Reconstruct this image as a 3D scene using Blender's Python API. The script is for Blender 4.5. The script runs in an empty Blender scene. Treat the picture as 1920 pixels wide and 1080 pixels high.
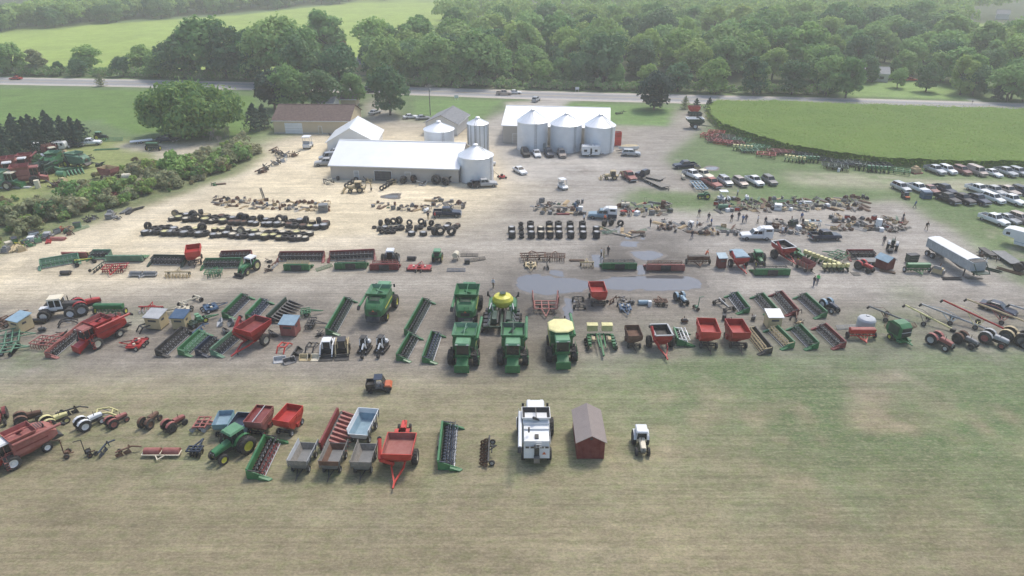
import bpy, math, random
import numpy as np
from mathutils import Vector, Matrix
random.seed(11); rng = np.random.default_rng(11)
S = bpy.context.scene; C = S.collection
rad = math.radians; sin = math.sin; cos = math.cos; pi = math.pi
# ------------------------------------------------------------- camera geometry (drone about 43 m up)
CAM_H = 48.0; K = 48/42.6; FPX = 1281.0; PITCH = rad(26.6)
def G(px, py, z=0.0):
    """ground point seen at a pixel of the 1920 x 1080 photograph"""
    a = (px-960)/FPX; b = (540-py)/FPX
    d = Vector((a, cos(PITCH)+b*sin(PITCH), -sin(PITCH)+b*cos(PITCH)))
    t = (CAM_H-z)/-d.z
    return Vector((d.x*t, d.y*t, z))
def to_px(x, y, z=0.0):
    dz = z-CAM_H
    dep = y*cos(PITCH)-dz*sin(PITCH); up = y*sin(PITCH)+dz*cos(PITCH)
    return 960+FPX*x/dep, 540-FPX*up/dep
cam = bpy.data.cameras.new('camera'); camo = bpy.data.objects.new('camera', cam); C.objects.link(camo)
camo.location = (0, 0, CAM_H); camo.rotation_euler = (pi/2-PITCH, 0, 0)
cam.sensor_width = 36; cam.lens = 36*FPX/1920; cam.clip_end = 6000; cam.clip_start = .5
S.camera = camo
# ------------------------------------------------------------- materials
def lin(c):
    return tuple((x/12.92 if x <= .04045 else ((x+.055)/1.055)**2.4) for x in c)
M = {}
def mat(name, col, rough=.5, metal=0., var=.18, dust=.15, scale=1.2, bump=0., wave=None, spec=.4, srgb=False, jitter=.12):
    if srgb: col = lin(col)
    m = bpy.data.materials.new(name); m.use_nodes = True; nt = m.node_tree; n = nt.nodes; L = nt.links
    b = n['Principled BSDF']; b.inputs['Roughness'].default_value = rough; b.inputs['Metallic'].default_value = metal
    b.inputs['Specular IOR Level'].default_value = spec
    geo = n.new('ShaderNodeNewGeometry'); noi = n.new('ShaderNodeTexNoise'); noi.inputs['Scale'].default_value = scale
    noi.inputs['Detail'].default_value = 5; noi.inputs['Roughness'].default_value = .65
    L.new(geo.outputs['Position'], noi.inputs['Vector'])
    mx = n.new('ShaderNodeMix'); mx.data_type = 'RGBA'
    mx.inputs['A'].default_value = (*[c*(1-var) for c in col], 1)
    mx.inputs['B'].default_value = (*[min(1, c*(1+var)*(1-dust)+dust*d) for c, d in zip(col, (.30, .27, .22))], 1)
    mr = n.new('ShaderNodeMapRange'); mr.inputs['From Min'].default_value = .3; mr.inputs['From Max'].default_value = .7
    L.new(noi.outputs['Fac'], mr.inputs['Value']); L.new(mr.outputs['Result'], mx.inputs['Factor'])
    oi = n.new('ShaderNodeObjectInfo'); m2 = n.new('ShaderNodeMapRange')
    m2.inputs['To Min'].default_value = 1-jitter; m2.inputs['To Max'].default_value = 1+jitter
    L.new(oi.outputs['Random'], m2.inputs['Value'])
    hs = n.new('ShaderNodeHueSaturation'); L.new(m2.outputs['Result'], hs.inputs['Value']); L.new(mx.outputs['Result'], hs.inputs['Color'])
    L.new(hs.outputs['Color'], b.inputs['Base Color'])
    if bump or wave:
        bp = n.new('ShaderNodeBump'); bp.inputs['Strength'].default_value = bump or .5
        if wave:
            w = n.new('ShaderNodeTexWave'); w.bands_direction = wave[0]; w.inputs['Scale'].default_value = wave[1]; w.inputs['Distortion'].default_value = 0
            tc = n.new('ShaderNodeTexCoord'); L.new(tc.outputs['Object'], w.inputs['Vector']); L.new(w.outputs['Fac'], bp.inputs['Height'])
            bp.inputs['Distance'].default_value = .04
        else:
            n2 = n.new('ShaderNodeTexNoise'); n2.inputs['Scale'].default_value = scale*6; L.new(geo.outputs['Position'], n2.inputs['Vector'])
            L.new(n2.outputs['Fac'], bp.inputs['Height']); bp.inputs['Distance'].default_value = .05
        L.new(bp.outputs['Normal'], b.inputs['Normal'])
    M[name] = m
    return m
mat('green_paint', (.028, .150, .050), .38, dust=.12)
mat('pale_green', (.10, .26, .13), .4)
mat('faded_green', (.09, .23, .135), .55, dust=.3)
mat('dark_green', (.012, .045, .026), .45)
mat('yellow_paint', (.62, .58, .06), .4)
mat('pale_yellow', (.62, .57, .26), .5, dust=.1)
mat('red_paint', (.36, .022, .018), .38, dust=.10)
mat('bright_red', (.50, .045, .030), .4, dust=.08)
mat('dark_red', (.17, .018, .018), .5, dust=.15)
mat('faded_red', (.30, .085, .07), .6, dust=.25)
mat('olive_tire', (.05, .05, .04), .8)
mat('orange_paint', (.55, .13, .04), .45)
mat('rust', (.13, .065, .04), .85, var=.35)
mat('blue_paint', (.035, .09, .17), .45)
mat('pale_blue', (.22, .33, .40), .5)
mat('trailer_side_shaded', (.36, .40, .42), .45, .2)  # white trailer box, shade on its side put into the grey blue
mat('teal_roof', (.16, .30, .33), .5)
mat('white_paint', (.68, .69, .68), .4, dust=.06, var=.06, jitter=.05)
mat('cream_paint', (.62, .56, .42), .5, dust=.1)
mat('silver_paint', (.38, .40, .41), .3, .35, dust=.08)
mat('grey_paint', (.15, .155, .155), .45)
mat('light_grey', (.40, .41, .41), .5)
mat('black_paint', (.018, .019, .021), .42, dust=.1)
mat('navy_paint', (.018, .03, .055), .3, dust=.05)
mat('maroon_sky_sheen', (.26, .13, .11), .32, dust=.06)  # maroon made paler in the colour for sky reflected on car hoods
mat('bronze_paint', (.36, .31, .27), .35, .2, dust=.06)
mat('tan_paint', (.45, .36, .20), .6)
mat('steel', (.23, .23, .23), .45, .6, var=.3)
mat('dark_steel', (.045, .045, .045), .6, .3, var=.3)
mat('rubber', (.020, .020, .021), .8, dust=.22, var=.3)
mat('glass_dark', (.012, .017, .020), .08, dust=.03, spec=.6)
mat('wood_grey', (.21, .195, .17), .8, var=.3, scale=3)
mat('wood_tan', (.42, .31, .17), .75, var=.25, scale=3)
mat('wood_brown', (.13, .08, .05), .8, var=.3, scale=3)
mat('plywood', (.50, .40, .22), .75, var=.12)
mat('lamp_glass', (.6, .6, .58), .15)
mat('tail_red', (.35, .01, .01), .2)
mat('skin', (.50, .30, .21), .6)
mat('hair', (.05, .03, .02), .7)
mat('denim', (.05, .075, .13), .8)
mat('khaki', (.22, .18, .12), .8)
mat('hivis_orange', (.80, .20, .08), .7)
mat('hivis_green', (.15, .62, .18), .7)
mat('shirt_red', (.45, .04, .05), .8)
mat('shirt_dark', (.03, .03, .04), .8)
mat('shirt_white', (.7, .7, .7), .8)
mat('shirt_blue', (.08, .14, .30), .8)
mat('galvanized', (.70, .73, .75), .45, .35, var=.07, dust=.03, scale=.5, wave=('Z', 3.0), bump=.35, jitter=.04)
mat('galv_roof', (.80, .82, .83), .42, .40, var=.06, dust=.02, scale=.5, jitter=.03)
mat('white_roof', (.80, .81, .80), .34, .25, var=.05, dust=.02, scale=.25, wave=('X', 1.6), bump=.25, jitter=.02)
mat('wall_beige', (.50, .46, .40), .75, var=.10, scale=.6, wave=('X', 2.2), bump=.25)
mat('wall_white', (.60, .59, .56), .7, var=.08, scale=.6)
mat('wall_tan', (.56, .46, .30), .75, var=.1, scale=.6)
mat('roof_brown', (.115, .075, .062), .85, var=.25, scale=1.5, wave=('Y', 2.0), bump=.3)
mat('roof_grey', (.20, .21, .22), .8, var=.2, scale=1.5, wave=('Y', 2.0), bump=.3)
mat('door_dark', (.05, .055, .06), .6)
mat('barn_red', (.150, .022, .018), .75, var=.15, wave=('Y', 2.2), bump=.35)
mat('shed_roof', (.27, .225, .205), .55, .2, var=.08, wave=('X', 3.2), bump=.35)
mat('concrete', (.42, .40, .37), .9, var=.15)
mat('tank_plastic', (.52, .55, .57), .5, var=.08)
mat('bark', (.075, .06, .045), .95, var=.3)
mat('dead_wood', (.27, .235, .21), .95, var=.2)
# ------------------------------------------------------------- mesh builder
class MB:
    def __init__(s): s.v = []; s.f = []; s.m = []; s.mats = []
    def mi(s, m):
        if m not in s.mats: s.mats.append(m)
        return s.mats.index(m)
    def poly(s, pts, faces, m):
        o = len(s.v); s.v += [tuple(p) for p in pts]; k = s.mi(m)
        for f in faces: s.f.append(tuple(o+i for i in f)); s.m.append(k)
        return s
    def hexa(s, p, m):      # 8 points: bottom 4 ccw, top 4 ccw
        return s.poly(p, [(3, 2, 1, 0), (4, 5, 6, 7), (0, 1, 5, 4), (1, 2, 6, 5), (2, 3, 7, 6), (3, 0, 4, 7)], m)
    def box(s, x0, x1, y0, y1, z0, z1, m, t=(0, 0, 0, 0)):
        """t: inset of the top face (x0 side, x1 side, y0 side, y1 side)"""
        return s.hexa([(x0, y0, z0), (x1, y0, z0), (x1, y1, z0), (x0, y1, z0),
                       (x0+t[0], y0+t[2], z1), (x1-t[1], y0+t[2], z1), (x1-t[1], y1-t[3], z1), (x0+t[0], y1-t[3], z1)], m)
    def prism(s, prof, y0, y1, m):   # profile in (x, z), extruded over y
        n = len(prof)
        p = [(x, y0, z) for x, z in prof]+[(x, y1, z) for x, z in prof]
        return s.poly(p, [tuple(range(n)), tuple(range(2*n-1, n-1, -1))]+[(i, i+n, (i+1) % n+n, (i+1) % n) for i in range(n)], m)
    def prismx(s, prof, x0, x1, m):  # profile in (y, z), extruded over x
        n = len(prof)
        p = [(x0, y, z) for y, z in prof]+[(x1, y, z) for y, z in prof]
        return s.poly(p, [tuple(range(n-1, -1, -1)), tuple(range(n, 2*n))]+[(i, (i+1) % n, (i+1) % n+n, i+n) for i in range(n)], m)
    def cyl(s, p, q, r0, m, r1=None, n=10, caps=True):
        r1 = r0 if r1 is None else r1
        p = Vector(p); q = Vector(q); d = (q-p).normalized()
        a = d.orthogonal().normalized(); b = d.cross(a)
        ring = [a*cos(2*pi*i/n)+b*sin(2*pi*i/n) for i in range(n)]
        pts = [p+r*r0 for r in ring]+[q+r*r1 for r in ring]
        fs = [(i, (i+1) % n, (i+1) % n+n, i+n) for i in range(n)]
        if caps: fs += [tuple(range(n-1, -1, -1)), tuple(range(n, 2*n))]
        return s.poly(pts, fs, m)
    def bar(s, p, q, w, m, h=None):
        p = Vector(p); q = Vector(q); d = (q-p)
        if d.length < 1e-6: return s
        d.normalize(); h = h or w
        up = Vector((0, 0, 1)) if abs(d.z) < .95 else Vector((1, 0, 0))
        a = d.cross(up).normalized()*(w/2); b = a.cross(d).normalized()*(h/2)
        c = [-a-b, a-b, a+b, -a+b]
        return s.poly([p+x for x in c]+[q+x for x in c], [(3, 2, 1, 0), (4, 5, 6, 7), (0, 1, 5, 4), (1, 2, 6, 5), (2, 3, 7, 6), (3, 0, 4, 7)], m)
    def path(s, pts, w, m, h=None):
        for a, b in zip(pts, pts[1:]): s.bar(a, b, w, m, h)
        return s
    def lathe(s, prof, m, n=20, axis='y', o=(0, 0, 0)):   # prof: (radius, along axis)
        k = len(prof); pts = []
        for i in range(n):
            c, t = cos(2*pi*i/n), sin(2*pi*i/n)
            for r, a in prof:
                pts.append((o[0]+r*c, o[1]+a, o[2]+r*t) if axis == 'y' else ((o[0]+r*c, o[1]+r*t, o[2]+a) if axis == 'z' else (o[0]+a, o[1]+r*c, o[2]+r*t)))
        fs = []
        for i in range(n):
            j = (i+1) % n
            for q in range(k-1):
                f = (i*k+q, j*k+q, j*k+q+1, i*k+q+1)
                fs.append(f if axis == 'z' else f[::-1])
        return s.poly(pts, fs, m)
    def loft(s, secs, m):    # secs: lists of equal length of points
        n = len(secs[0]); pts = [p for q in secs for p in q]
        fs = [tuple(range(n-1, -1, -1)), tuple(range((len(secs)-1)*n, len(secs)*n))]
        for k in range(len(secs)-1):
            fs += [(k*n+i, k*n+(i+1) % n, (k+1)*n+(i+1) % n, (k+1)*n+i) for i in range(n)]
        return s.poly(pts, fs, m)
    def build(s, name, parent=None, loc=None, smooth=30):
        me = bpy.data.meshes.new(name); me.from_pydata(s.v, [], s.f)
        for m in s.mats: me.materials.append(M[m])
        me.polygons.foreach_set('material_index', s.m)
        if smooth:
            me.polygons.foreach_set('use_smooth', [True]*len(me.polygons)); me.set_sharp_from_angle(angle=rad(smooth))
        me.update()
        o = bpy.data.objects.new(name, me); C.objects.link(o)
        if loc is not None: o.location = loc
        if parent is not None: o.parent = parent
        return o
def thing(name, cat):
    o = bpy.data.objects.new(name, None); C.objects.link(o); o['category'] = cat
    o.empty_display_size = .3
    return o
def dup(o, parent=None):
    c = o.copy(); C.objects.link(c)
    if parent is not None: c.parent = parent
    for ch in o.children: dup(ch, c)
    return c
CACHE = {}
def put(px, py, ang, label, fn, *a, group=None, z=0., sc=1., world=None, tilt=None, cat=None):
    key = (fn.__name__, a); src = CACHE.get(key)
    if src is None: o = fn(*a); CACHE[key] = o
    else:
        o = dup(src)
        if 'group' in o: del o['group']
    p = Vector(world) if world is not None else G(px, py)
    o.location = (p.x, p.y, z); o.rotation_euler = (tilt[0] if tilt else 0, tilt[1] if tilt else 0, rad(ang)); o.scale = (sc, sc, sc) if not isinstance(sc, tuple) else sc
    o['label'] = label
    if group: o['group'] = group
    if cat: o['category'] = cat
    return o
def put2(x0, y0, x1, y1, label, fn, *a, **k):
    """placed on the ground line from pixel 0 to pixel 1, the thing's +X pointing to pixel 1"""
    p, q = G(x0, y0), G(x1, y1); d = q-p
    return put(0, 0, math.degrees(math.atan2(d.y, d.x)), label, fn, *a, world=(p+q)/2, **k)
def glen(x0, y0, x1, y1): return round((G(x1, y1)-G(x0, y0)).length*2)/2
def structure(o): o['kind'] = 'structure'; return o
# ------------------------------------------------------------- shared parts
def wheel(par, x, y, r, w, rim='pale_yellow', lug=True, name='wheel', sub=True, z=None, n=20):
    b = MB(); h = w/2
    b.lathe([(.56*r, -h*.8), (.62*r, -h), (.88*r, -h), (.97*r, -h*.75), (r*.97, h*.75), (.88*r, h), (.62*r, h), (.56*r, h*.8)], 'rubber', n)
    if lug:
        k = 16
        for i in range(k):
            for sgn in (-1, 1):
                t = 2*pi*(i+(.5 if sgn > 0 else 0))/k
                t2 = t+.16
                p = Vector((cos(t)*r*.985, sgn*h*.85, sin(t)*r*.985)); q = Vector((cos(t2)*r*.985, 0, sin(t2)*r*.985))
                b.bar(p, q, r*.09, 'rubber', r*.07)
    rb = b if not sub else MB()
    rb.lathe([(.57*r, -h*.8), (.50*r, -h*.55), (.20*r, -h*.45), (.16*r, -h*.62), (.01, -h*.62)], rim, n)
    rb.lathe([(.01, h*.62), (.16*r, h*.62), (.20*r, h*.45), (.50*r, h*.55), (.57*r, h*.8)], rim, n)
    o = b.build(name, par, (x, y, r if z is None else z), smooth=40)
    if sub: rb.build('rim', o, smooth=40)
    return o
def sec8(x, wb, wm, wt, z0, z1, z2, z3):
    return [(x, -wb, z0), (x, wb, z0), (x, wm, z1), (x, wm, z2), (x, wt, z3), (x, -wt, z3), (x, -wm, z2), (x, -wm, z1)]
# ------------------------------------------------------------- combine harvester
def combine(body='green_paint', roof='pale_green', rim='yellow_paint', tank='open', trim='yellow_paint', inner='faded_green', auger='fold', feeder='green_paint', boxy=False):
    R = thing('combine_harvester', 'combine')
    b = MB()
    if boxy:
        b.box(-3.5, -.9, -1.32, 1.32, 1.0, 3.0, body, (.25, 0, .03, .03)); b.box(-.9, 1.25, -1.38, 1.38, .9, 3.42, body)
        b.box(-3.56, -3.3, -.25, .25, 1.3, 2.6, 'dark_steel'); b.box(-4.0, -3.4, -.3, .3, .75, 1.35, 'steel'); b.box(-2.9, -2.3, -.2, .2, 2.95, 3.15, 'dark_steel'); b.box(-1.5, -.9, -1.3, 1.3, 3.0, 3.2, body)
    else: b.loft([sec8(-4.1, .9, 1.15, .9, 1.5, 1.7, 2.3, 2.6), sec8(-3.6, 1.0, 1.38, 1.1, 1.3, 1.6, 2.7, 3.05), sec8(-2.4, 1.1, 1.45, 1.3, 1.0, 1.5, 3.1, 3.4),
            sec8(-.6, 1.1, 1.45, 1.38, .8, 1.5, 3.2, 3.42), sec8(1.25, 1.05, 1.45, 1.40, .9, 1.5, 3.2, 3.42)], body)
    if not boxy: b.box(-3.3, -1.7, -.95, .95, 3.12, 3.5, body, (.25, .1, .2, .2))
    b.build('body', R)
    d = MB()
    for s in (-1, 1):
        y = 1.475*s
        d.box(-2.9, .9, min(y, y-.03*s), max(y, y-.03*s), 2.15, 2.33, trim)
    d.build('side_stripe', R)
    d = MB()
    for i in range(5): d.box(-3.1+i*.27, -2.98+i*.27, -.7, .7, 3.5, 3.53, 'dark_steel') if not boxy else d.box(-3.52, -3.48, -1.2+i*.5, -.85+i*.5, 2.3, 2.5, 'dark_steel')
    if not boxy: d.box(-4.16, -4.02, -.62, .62, 1.75, 2.25, 'dark_steel')
    d.build('engine_screen', R)
    e = MB()
    if boxy: e.box(-3.5, -2.6, -.7, .7, .7, 1.0, 'dark_steel')
    else: e.prism([(-4.1, 1.5), (-4.7, 1.05), (-4.75, .85), (-3.3, .9), (-3.3, 1.4)], -.95, .95, 'dark_steel' if body != 'white_paint' else 'dark_steel'); e.build('straw_spreader', R)
    g = MB()
    X0, X1, Y = (-.45 if boxy else -1.75), 1.15, (1.3 if boxy else 1.35)
    if tank == 'cover':
        o8 = lambda k, z: [(X0-.25+k, -Y*.55, z), (X0+.5+k, -Y-.25+k, z), (X1-.5-k, -Y-.25+k, z), (X1+.25-k, -Y*.55, z), (X1+.25-k, Y*.55, z), (X1-.5-k, Y+.25-k, z), (X0+.5+k, Y+.25-k, z), (X0-.25+k, Y*.55, z)]
        g.loft([o8(.2, 3.42), o8(0, 3.95)], body)
        t = MB(); t.loft([o8(-.05, 3.955), o8(.05, 4.08), o8(.9, 4.22)], 'pale_yellow')
        go = g.build('grain_tank', R); t.build('tarp_cover', go)
    else:
        fl = .38 if tank == 'open' else .2
        hh = 4.15 if tank == 'open' else 3.95
        wl = lambda x0, x1, y0, y1, z: [(x0, y0, z), (x1, y0, z), (x1, y1, z), (x0, y1, z)]
        A = wl(X0, X1, -Y, Y, 3.42); B = wl(X0-fl, X1+fl*.6, -Y-fl, Y+fl, hh)
        A2 = wl(X0+.5, X1-.5, -Y+.5, Y-.5, 2.7); B2 = wl(X0-fl+.06, X1+fl*.6-.06, -Y-fl+.06, Y+fl-.06, hh)
        for i in range(4):
            j = (i+1) % 4
            g.poly([A[i], A[j], B[j], B[i]], [(0, 1, 2, 3)], body); g.poly([A2[i], A2[j], B2[j], B2[i]], [(3, 2, 1, 0)], inner)
            g.poly([B[i], B[j], B2[j], B2[i]], [(0, 1, 2, 3)], body)
        g.poly(A2, [(0, 1, 2, 3)], 'dark_steel')
        go = g.build('grain_tank', R)
        t = MB(); t.bar((X0-fl, 0, hh-.05), (X1+fl*.5, 0, hh-.05), .09, inner); t.cyl((.2, -1.0, 2.9), (-.8, .3, 4.05), .16, inner, n=8); t.build('tank_auger', go)
    c = MB(); c.box(1.25, 2.75, -.85, .85, 1.95, 3.45, 'glass_dark', (0, .05, .05, .05))
    for s in (-1, 1):
        c.bar((2.72, s*.85, 1.95), (2.67, s*.8, 3.45), .09, body); c.bar((1.9, s*.86, 1.95), (1.9, s*.81, 3.45), .07, body)
    c.box(1.25, 2.85, -.92, .92, 1.68, 1.95, body)
    co = c.build('cab', R)
    q = MB(); q.box(1.15, 3.0, -.98, .98, 3.45, 3.68, roof, (.12, .15, .12, .12)); q.build('cab_roof', co)
    for s in (-1, 1):
        l = MB(); l.box(3.0, 3.06, s*.7-.16, s*.7+.16, 3.5, 3.6, 'lamp_glass'); l.build('headlight', R)
        m = MB(); m.bar((2.7, s*.9, 3.2), (2.95, s*1.35, 3.15), .04, 'black_paint'); m.box(2.9, 2.98, s*1.35-.12, s*1.35+.12, 2.7, 3.2, 'black_paint'); m.build('mirror', R)
        wheel(R, 1.75, s*1.62, .98, .78, rim); wheel(R, -2.35, s*1.35, .66, .48, rim)
    a = MB(); a.cyl((1.75, -1.6, .98), (1.75, 1.6, .98), .2, body); a.cyl((-2.35, -1.3, .66), (-2.35, 1.3, .66), .14, 'dark_steel'); a.box(-1.5, 1.9, -.6, .6, .85, 1.3, 'dark_steel'); a.build('axle_frame', R)
    f = MB(); f.hexa([(2.0, -.7, 1.1), (4.1, -.75, .25), (4.1, .75, .25), (2.0, .7, 1.1), (2.0, -.7, 1.85), (4.1, -.75, 1.15), (4.1, .75, 1.15), (2.0, .7, 1.85)], feeder)
    f.box(4.1, 4.22, -.95, .95, .2, 1.25, feeder); f.build('feeder_house', R)
    u = MB()
    u.cyl((1.0, 1.2, 2.9), (1.0, 1.62, 3.35), .22, body); u.cyl((1.1, 1.66, 3.35), (-4.6, 1.75, 3.30), .2, body, .19); u.cyl((-4.6, 1.75, 3.3), (-5.0, 1.78, 2.95), .23, 'black_paint', .2); u.build('unloading_auger', R)
    l = MB(); l.box(1.25, 2.5, .95, 1.75, 1.72, 1.78, 'dark_steel')
    for z in (.5, .85, 1.2, 1.55): l.box(2.2, 2.6, 1.78, 2.05, z, z+.05, body)
    l.bar((2.2, 2.0, .4), (2.2, 1.78, 2.7), .05, body); l.bar((2.6, 2.0, .4), (2.6, 1.78, 2.7), .05, body)
    l.path([(1.3, 1.73, 1.78), (1.3, 1.73, 2.65), (2.15, 1.73, 2.65)], .045, body); l.build('ladder', R)
    xo = .62 if boxy else 0.
    l = MB(); l.bar((-4.2, -.5, 2.4), (-4.05, -.5, 3.25), .05, body); l.bar((-4.2, .1, 2.4), (-4.05, .1, 3.25), .05, body)
    for z in (2.5, 2.8, 3.1): l.bar((-4.15, -.5, z), (-4.15, .1, z), .05, body)
    l.cyl((-2.9, .8, 3.4), (-2.9, .8, 4.0), .09, 'dark_steel'); l.build('rear_ladder', R, (.6 if boxy else 0, 0, 0))
    t = MB(); t.poly([(x+xo, y+(-.75 if boxy else 0), z-(.75 if boxy else 0)) for x, y, z in ((-4.13, -.2, 2.28), (-4.13, .2, 2.28), (-4.11, 0, 2.58), (-4.17, -.2, 2.28), (-4.17, .2, 2.28), (-4.15, 0, 2.58))], [(0, 1, 2), (5, 4, 3), (0, 3, 4, 1), (1, 4, 5, 2), (2, 5, 3, 0)], 'orange_paint'); t.build('warning_triangle', R)
    return R
# ------------------------------------------------------------- headers
def grain_header(Ln=6., body='green_paint', reelc='black_paint', inner='dark_steel', edge=None):
    R = thing('grain_header', 'combine header'); h = Ln/2
    b = MB()
    b.prismx([(.75, .15), (.9, .15), (.95, 1.15), (.78, 1.2)], -h, h, body)
    b.prismx([(-.65, .10), (.75, .12), (.78, .40), (.3, .2), (-.65, .16)], -h, h, inner)
    b.box(-h, h, .8, 1.0, 1.1, 1.28, body)
    for k in (-1, 0, 1): b.bar((k*h*.55, .95, .2), (k*h*.55, 1.0, 1.2), .14, body)
    b.box(-.8, .8, .95, 1.15, .25, 1.1, 'dark_steel'); b.build('frame', R)
    a = MB(); a.cyl((-h+.12, .38, .5), (h-.12, .38, .5), .2, reelc if inner != 'dark_steel' else 'steel', n=10)
    k = int(Ln*2.2)
    for i in range(k):
        x = -h+.2+(Ln-.4)*i/(k-1)
        a.lathe([(.2, -.02), (.33, 0), (.2, .02)], 'dark_steel', 8, 'x', (x, .38, .5))
    a.build('feed_auger', R)
    r = MB(); r.cyl((-h+.15, -.3, .85), (h-.15, -.3, .85), .07, reelc, n=6)
    for i in range(6):
        t = 2*pi*i/6; y, z = -.3+.5*cos(t), .85+.5*sin(t)
        r.bar((-h+.15, y, z), (h-.15, y, z), .06, reelc)
        for q in range(int(Ln*1.6)):
            x = -h+.3+q/1.6
            r.bar((x, y, z), (x, y-.05, z-.22), .05, 'light_grey' if edge is None else edge)
        for x in (-h+.2, -h/3, h/3, h-.2): r.bar((x, -.3, .85), (x, y, z), .05, reelc)
    r.build('reel', R)
    g = MB(); g.box(-h, h, -.75, -.62, .1, .15, edge or 'light_grey'); g.build('cutter_bar', R)
    for s in (-1, 1):
        d = MB(); d.hexa([(s*h-.09, -1.5, .05), (s*h+.09, -1.5, .05), (s*h+.12, .95, .12), (s*h-.12, .95, .12), (s*h-.04, -1.45, .16), (s*h+.04, -1.45, .16), (s*h+.12, .95, 1.2), (s*h-.12, .95, 1.2)], body)
        d.hexa([(s*h-.05, -1.6, .04), (s*h+.35*s+.05, -1.35, .04), (s*h+.35*s, -.2, .2), (s*h, -.2, .2), (s*h-.02, -1.55, .12), (s*h+.35*s, -1.3, .12), (s*h+.3*s, -.3, .5), (s*h, -.3, .6)], body); d.build('end_divider', R)
        m = MB(); m.bar((s*(h+.02), .8, 1.15), (s*(h+.02), -.35, .95), .09, reelc); m.build('reel_arm', R)
    return R
def corn_header(n=8, body='green_paint', snout='pale_green', pitch=.76):
    R = thing('corn_header', 'combine header'); h = n*pitch/2
    b = MB(); b.prismx([(.5, .2), (.75, .2), (.85, 1.2), (.6, 1.25)], -h-.2, h+.2, body); b.prismx([(-.3, .2), (.5, .2), (.5, .5), (-.3, .4)], -h-.2, h+.2, 'dark_steel'); b.build('frame', R)
    a = MB(); a.cyl((-h, .2, .75), (h, .2, .75), .17, 'dark_steel', n=8); a.build('cross_auger', R)
    for i in range(n+1):
        x = -h+i*pitch; w = .24 if 0 < i < n else .18
        s = MB(); s.loft([[(x-w, .1, .45), (x+w, .1, .45), (x+w*.6, .1, .95), (x-w*.6, .1, .95)], [(x-w, -.8, .25), (x+w, -.8, .25), (x+w*.5, -.8, .62), (x-w*.5, -.8, .62)], [(x-.04, -2.1, .08), (x+.04, -2.1, .08), (x+.03, -2.1, .13), (x-.03, -2.1, .13)]], snout); s.build('snout', R)
    return R
# ------------------------------------------------------------- wagons and carts
def frustum_shell(b, Lt, Wt, zt, Lb, Wb, zb, out, inn, dx=0., th=.06, floor=None):
    w = lambda L, W, z, k: [(-L/2+k+dx*(z == zb), -W/2+k, z), (L/2-k+dx*(z == zb), -W/2+k, z), (L/2-k+dx*(z == zb), W/2-k, z), (-L/2+k+dx*(z == zb), W/2-k, z)]
    A, B = w(Lb, Wb, zb, 0), w(Lt, Wt, zt, 0); A2, B2 = w(Lb, Wb, zb, th), w(Lt, Wt, zt, th)
    A2 = [(x, y, z+.05) for x, y, z in A2]
    for i in range(4):
        j = (i+1) % 4
        b.poly([A[i], A[j], B[j], B[i]], [(0, 1, 2, 3)], out); b.poly([A2[i], A2[j], B2[j], B2[i]], [(3, 2, 1, 0)], inn); b.poly([B[i], B[j], B2[j], B2[i]], [(0, 1, 2, 3)], out)
    b.poly(A, [(3, 2, 1, 0)], out); b.poly(A2, [(0, 1, 2, 3)], floor or inn)
def gravity_wagon(col='red_paint', inn='dark_red', rim='white_paint', load=None, frame='dark_steel'):
    R = thing('gravity_wagon', 'farm wagon')
    b = MB()
    frustum_shell(b, 3.6, 2.35, 2.6, 3.5, 2.25, 1.75, col, inn)
    b.build('box', R)
    b = MB(); b.loft([[(-1.74, -1.1, 1.74), (1.74, -1.1, 1.74), (1.74, 1.1, 1.74), (-1.74, 1.1, 1.74)], [(-.9, -1.1, .8), (.9, -1.1, .8), (.9, -.2, .75), (-.9, -.2, .75)]][::-1], col)
    b.bar((-1.7, 1.0, 1.7), (-.9, -.2, .8), .08, col); b.bar((1.7, 1.0, 1.7), (.9, -.2, .8), .08, col); b.box(-.3, .3, -1.35, -1.0, .7, 1.2, inn); b.build('hopper', R)
    for s in (-1, 1):
        l = MB(); l.box(-1.6, 1.6, s*1.185-.03, s*1.185+.03, 1.95, 2.03, col); l.box(-1.6, 1.6, s*1.195-.03, s*1.195+.03, 2.3, 2.36, col)
        for x in (-1.5, 0, 1.5): l.box(x-.05, x+.05, s*1.195-.03, s*1.195+.03, 1.8, 2.55, col)
        l.build('side_rib', R)
    if load: l = MB(); l.box(-1.7, 1.7, -1.1, 1.1, 2.2, 2.32, load, (.3, .3, .3, .3)); l.box(-1.75, 1.75, -.04, .04, 2.52, 2.62, 'light_grey'); l.build('divider', R)
    running_gear_parts(R, 1.25, .95, .42, rim, frame)
    return R
def running_gear_parts(R, ax, tr, r, rim, frame='dark_steel', tongue=True):
    f = MB(); f.bar((-ax-.3, 0, .62), (ax+.3, 0, .62), .16, frame)
    for x in (-ax, ax): f.bar((x, -tr, r), (x, tr, r), .12, frame); f.bar((x, -.7, .75), (x, .7, .75), .14, frame); f.bar((x, -.6, r), (x, -.6, .78), .1, frame); f.bar((x, .6, r), (x, .6, .78), .1, frame)
    f.build('running_gear', R)
    for x in (-ax, ax):
        for s in (-1, 1): wheel(R, x, s*tr, r, .26, rim, lug=False, n=16)
    if tongue: t = MB(); t.bar((ax, -.35, .5), (ax+1.4, 0, .35), .09, frame); t.bar((ax, .35, .5), (ax+1.4, 0, .35), .09, frame); t.bar((ax+1.3, 0, .35), (ax+1.9, 0, .25), .1, frame); t.build('tongue', R)
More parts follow.
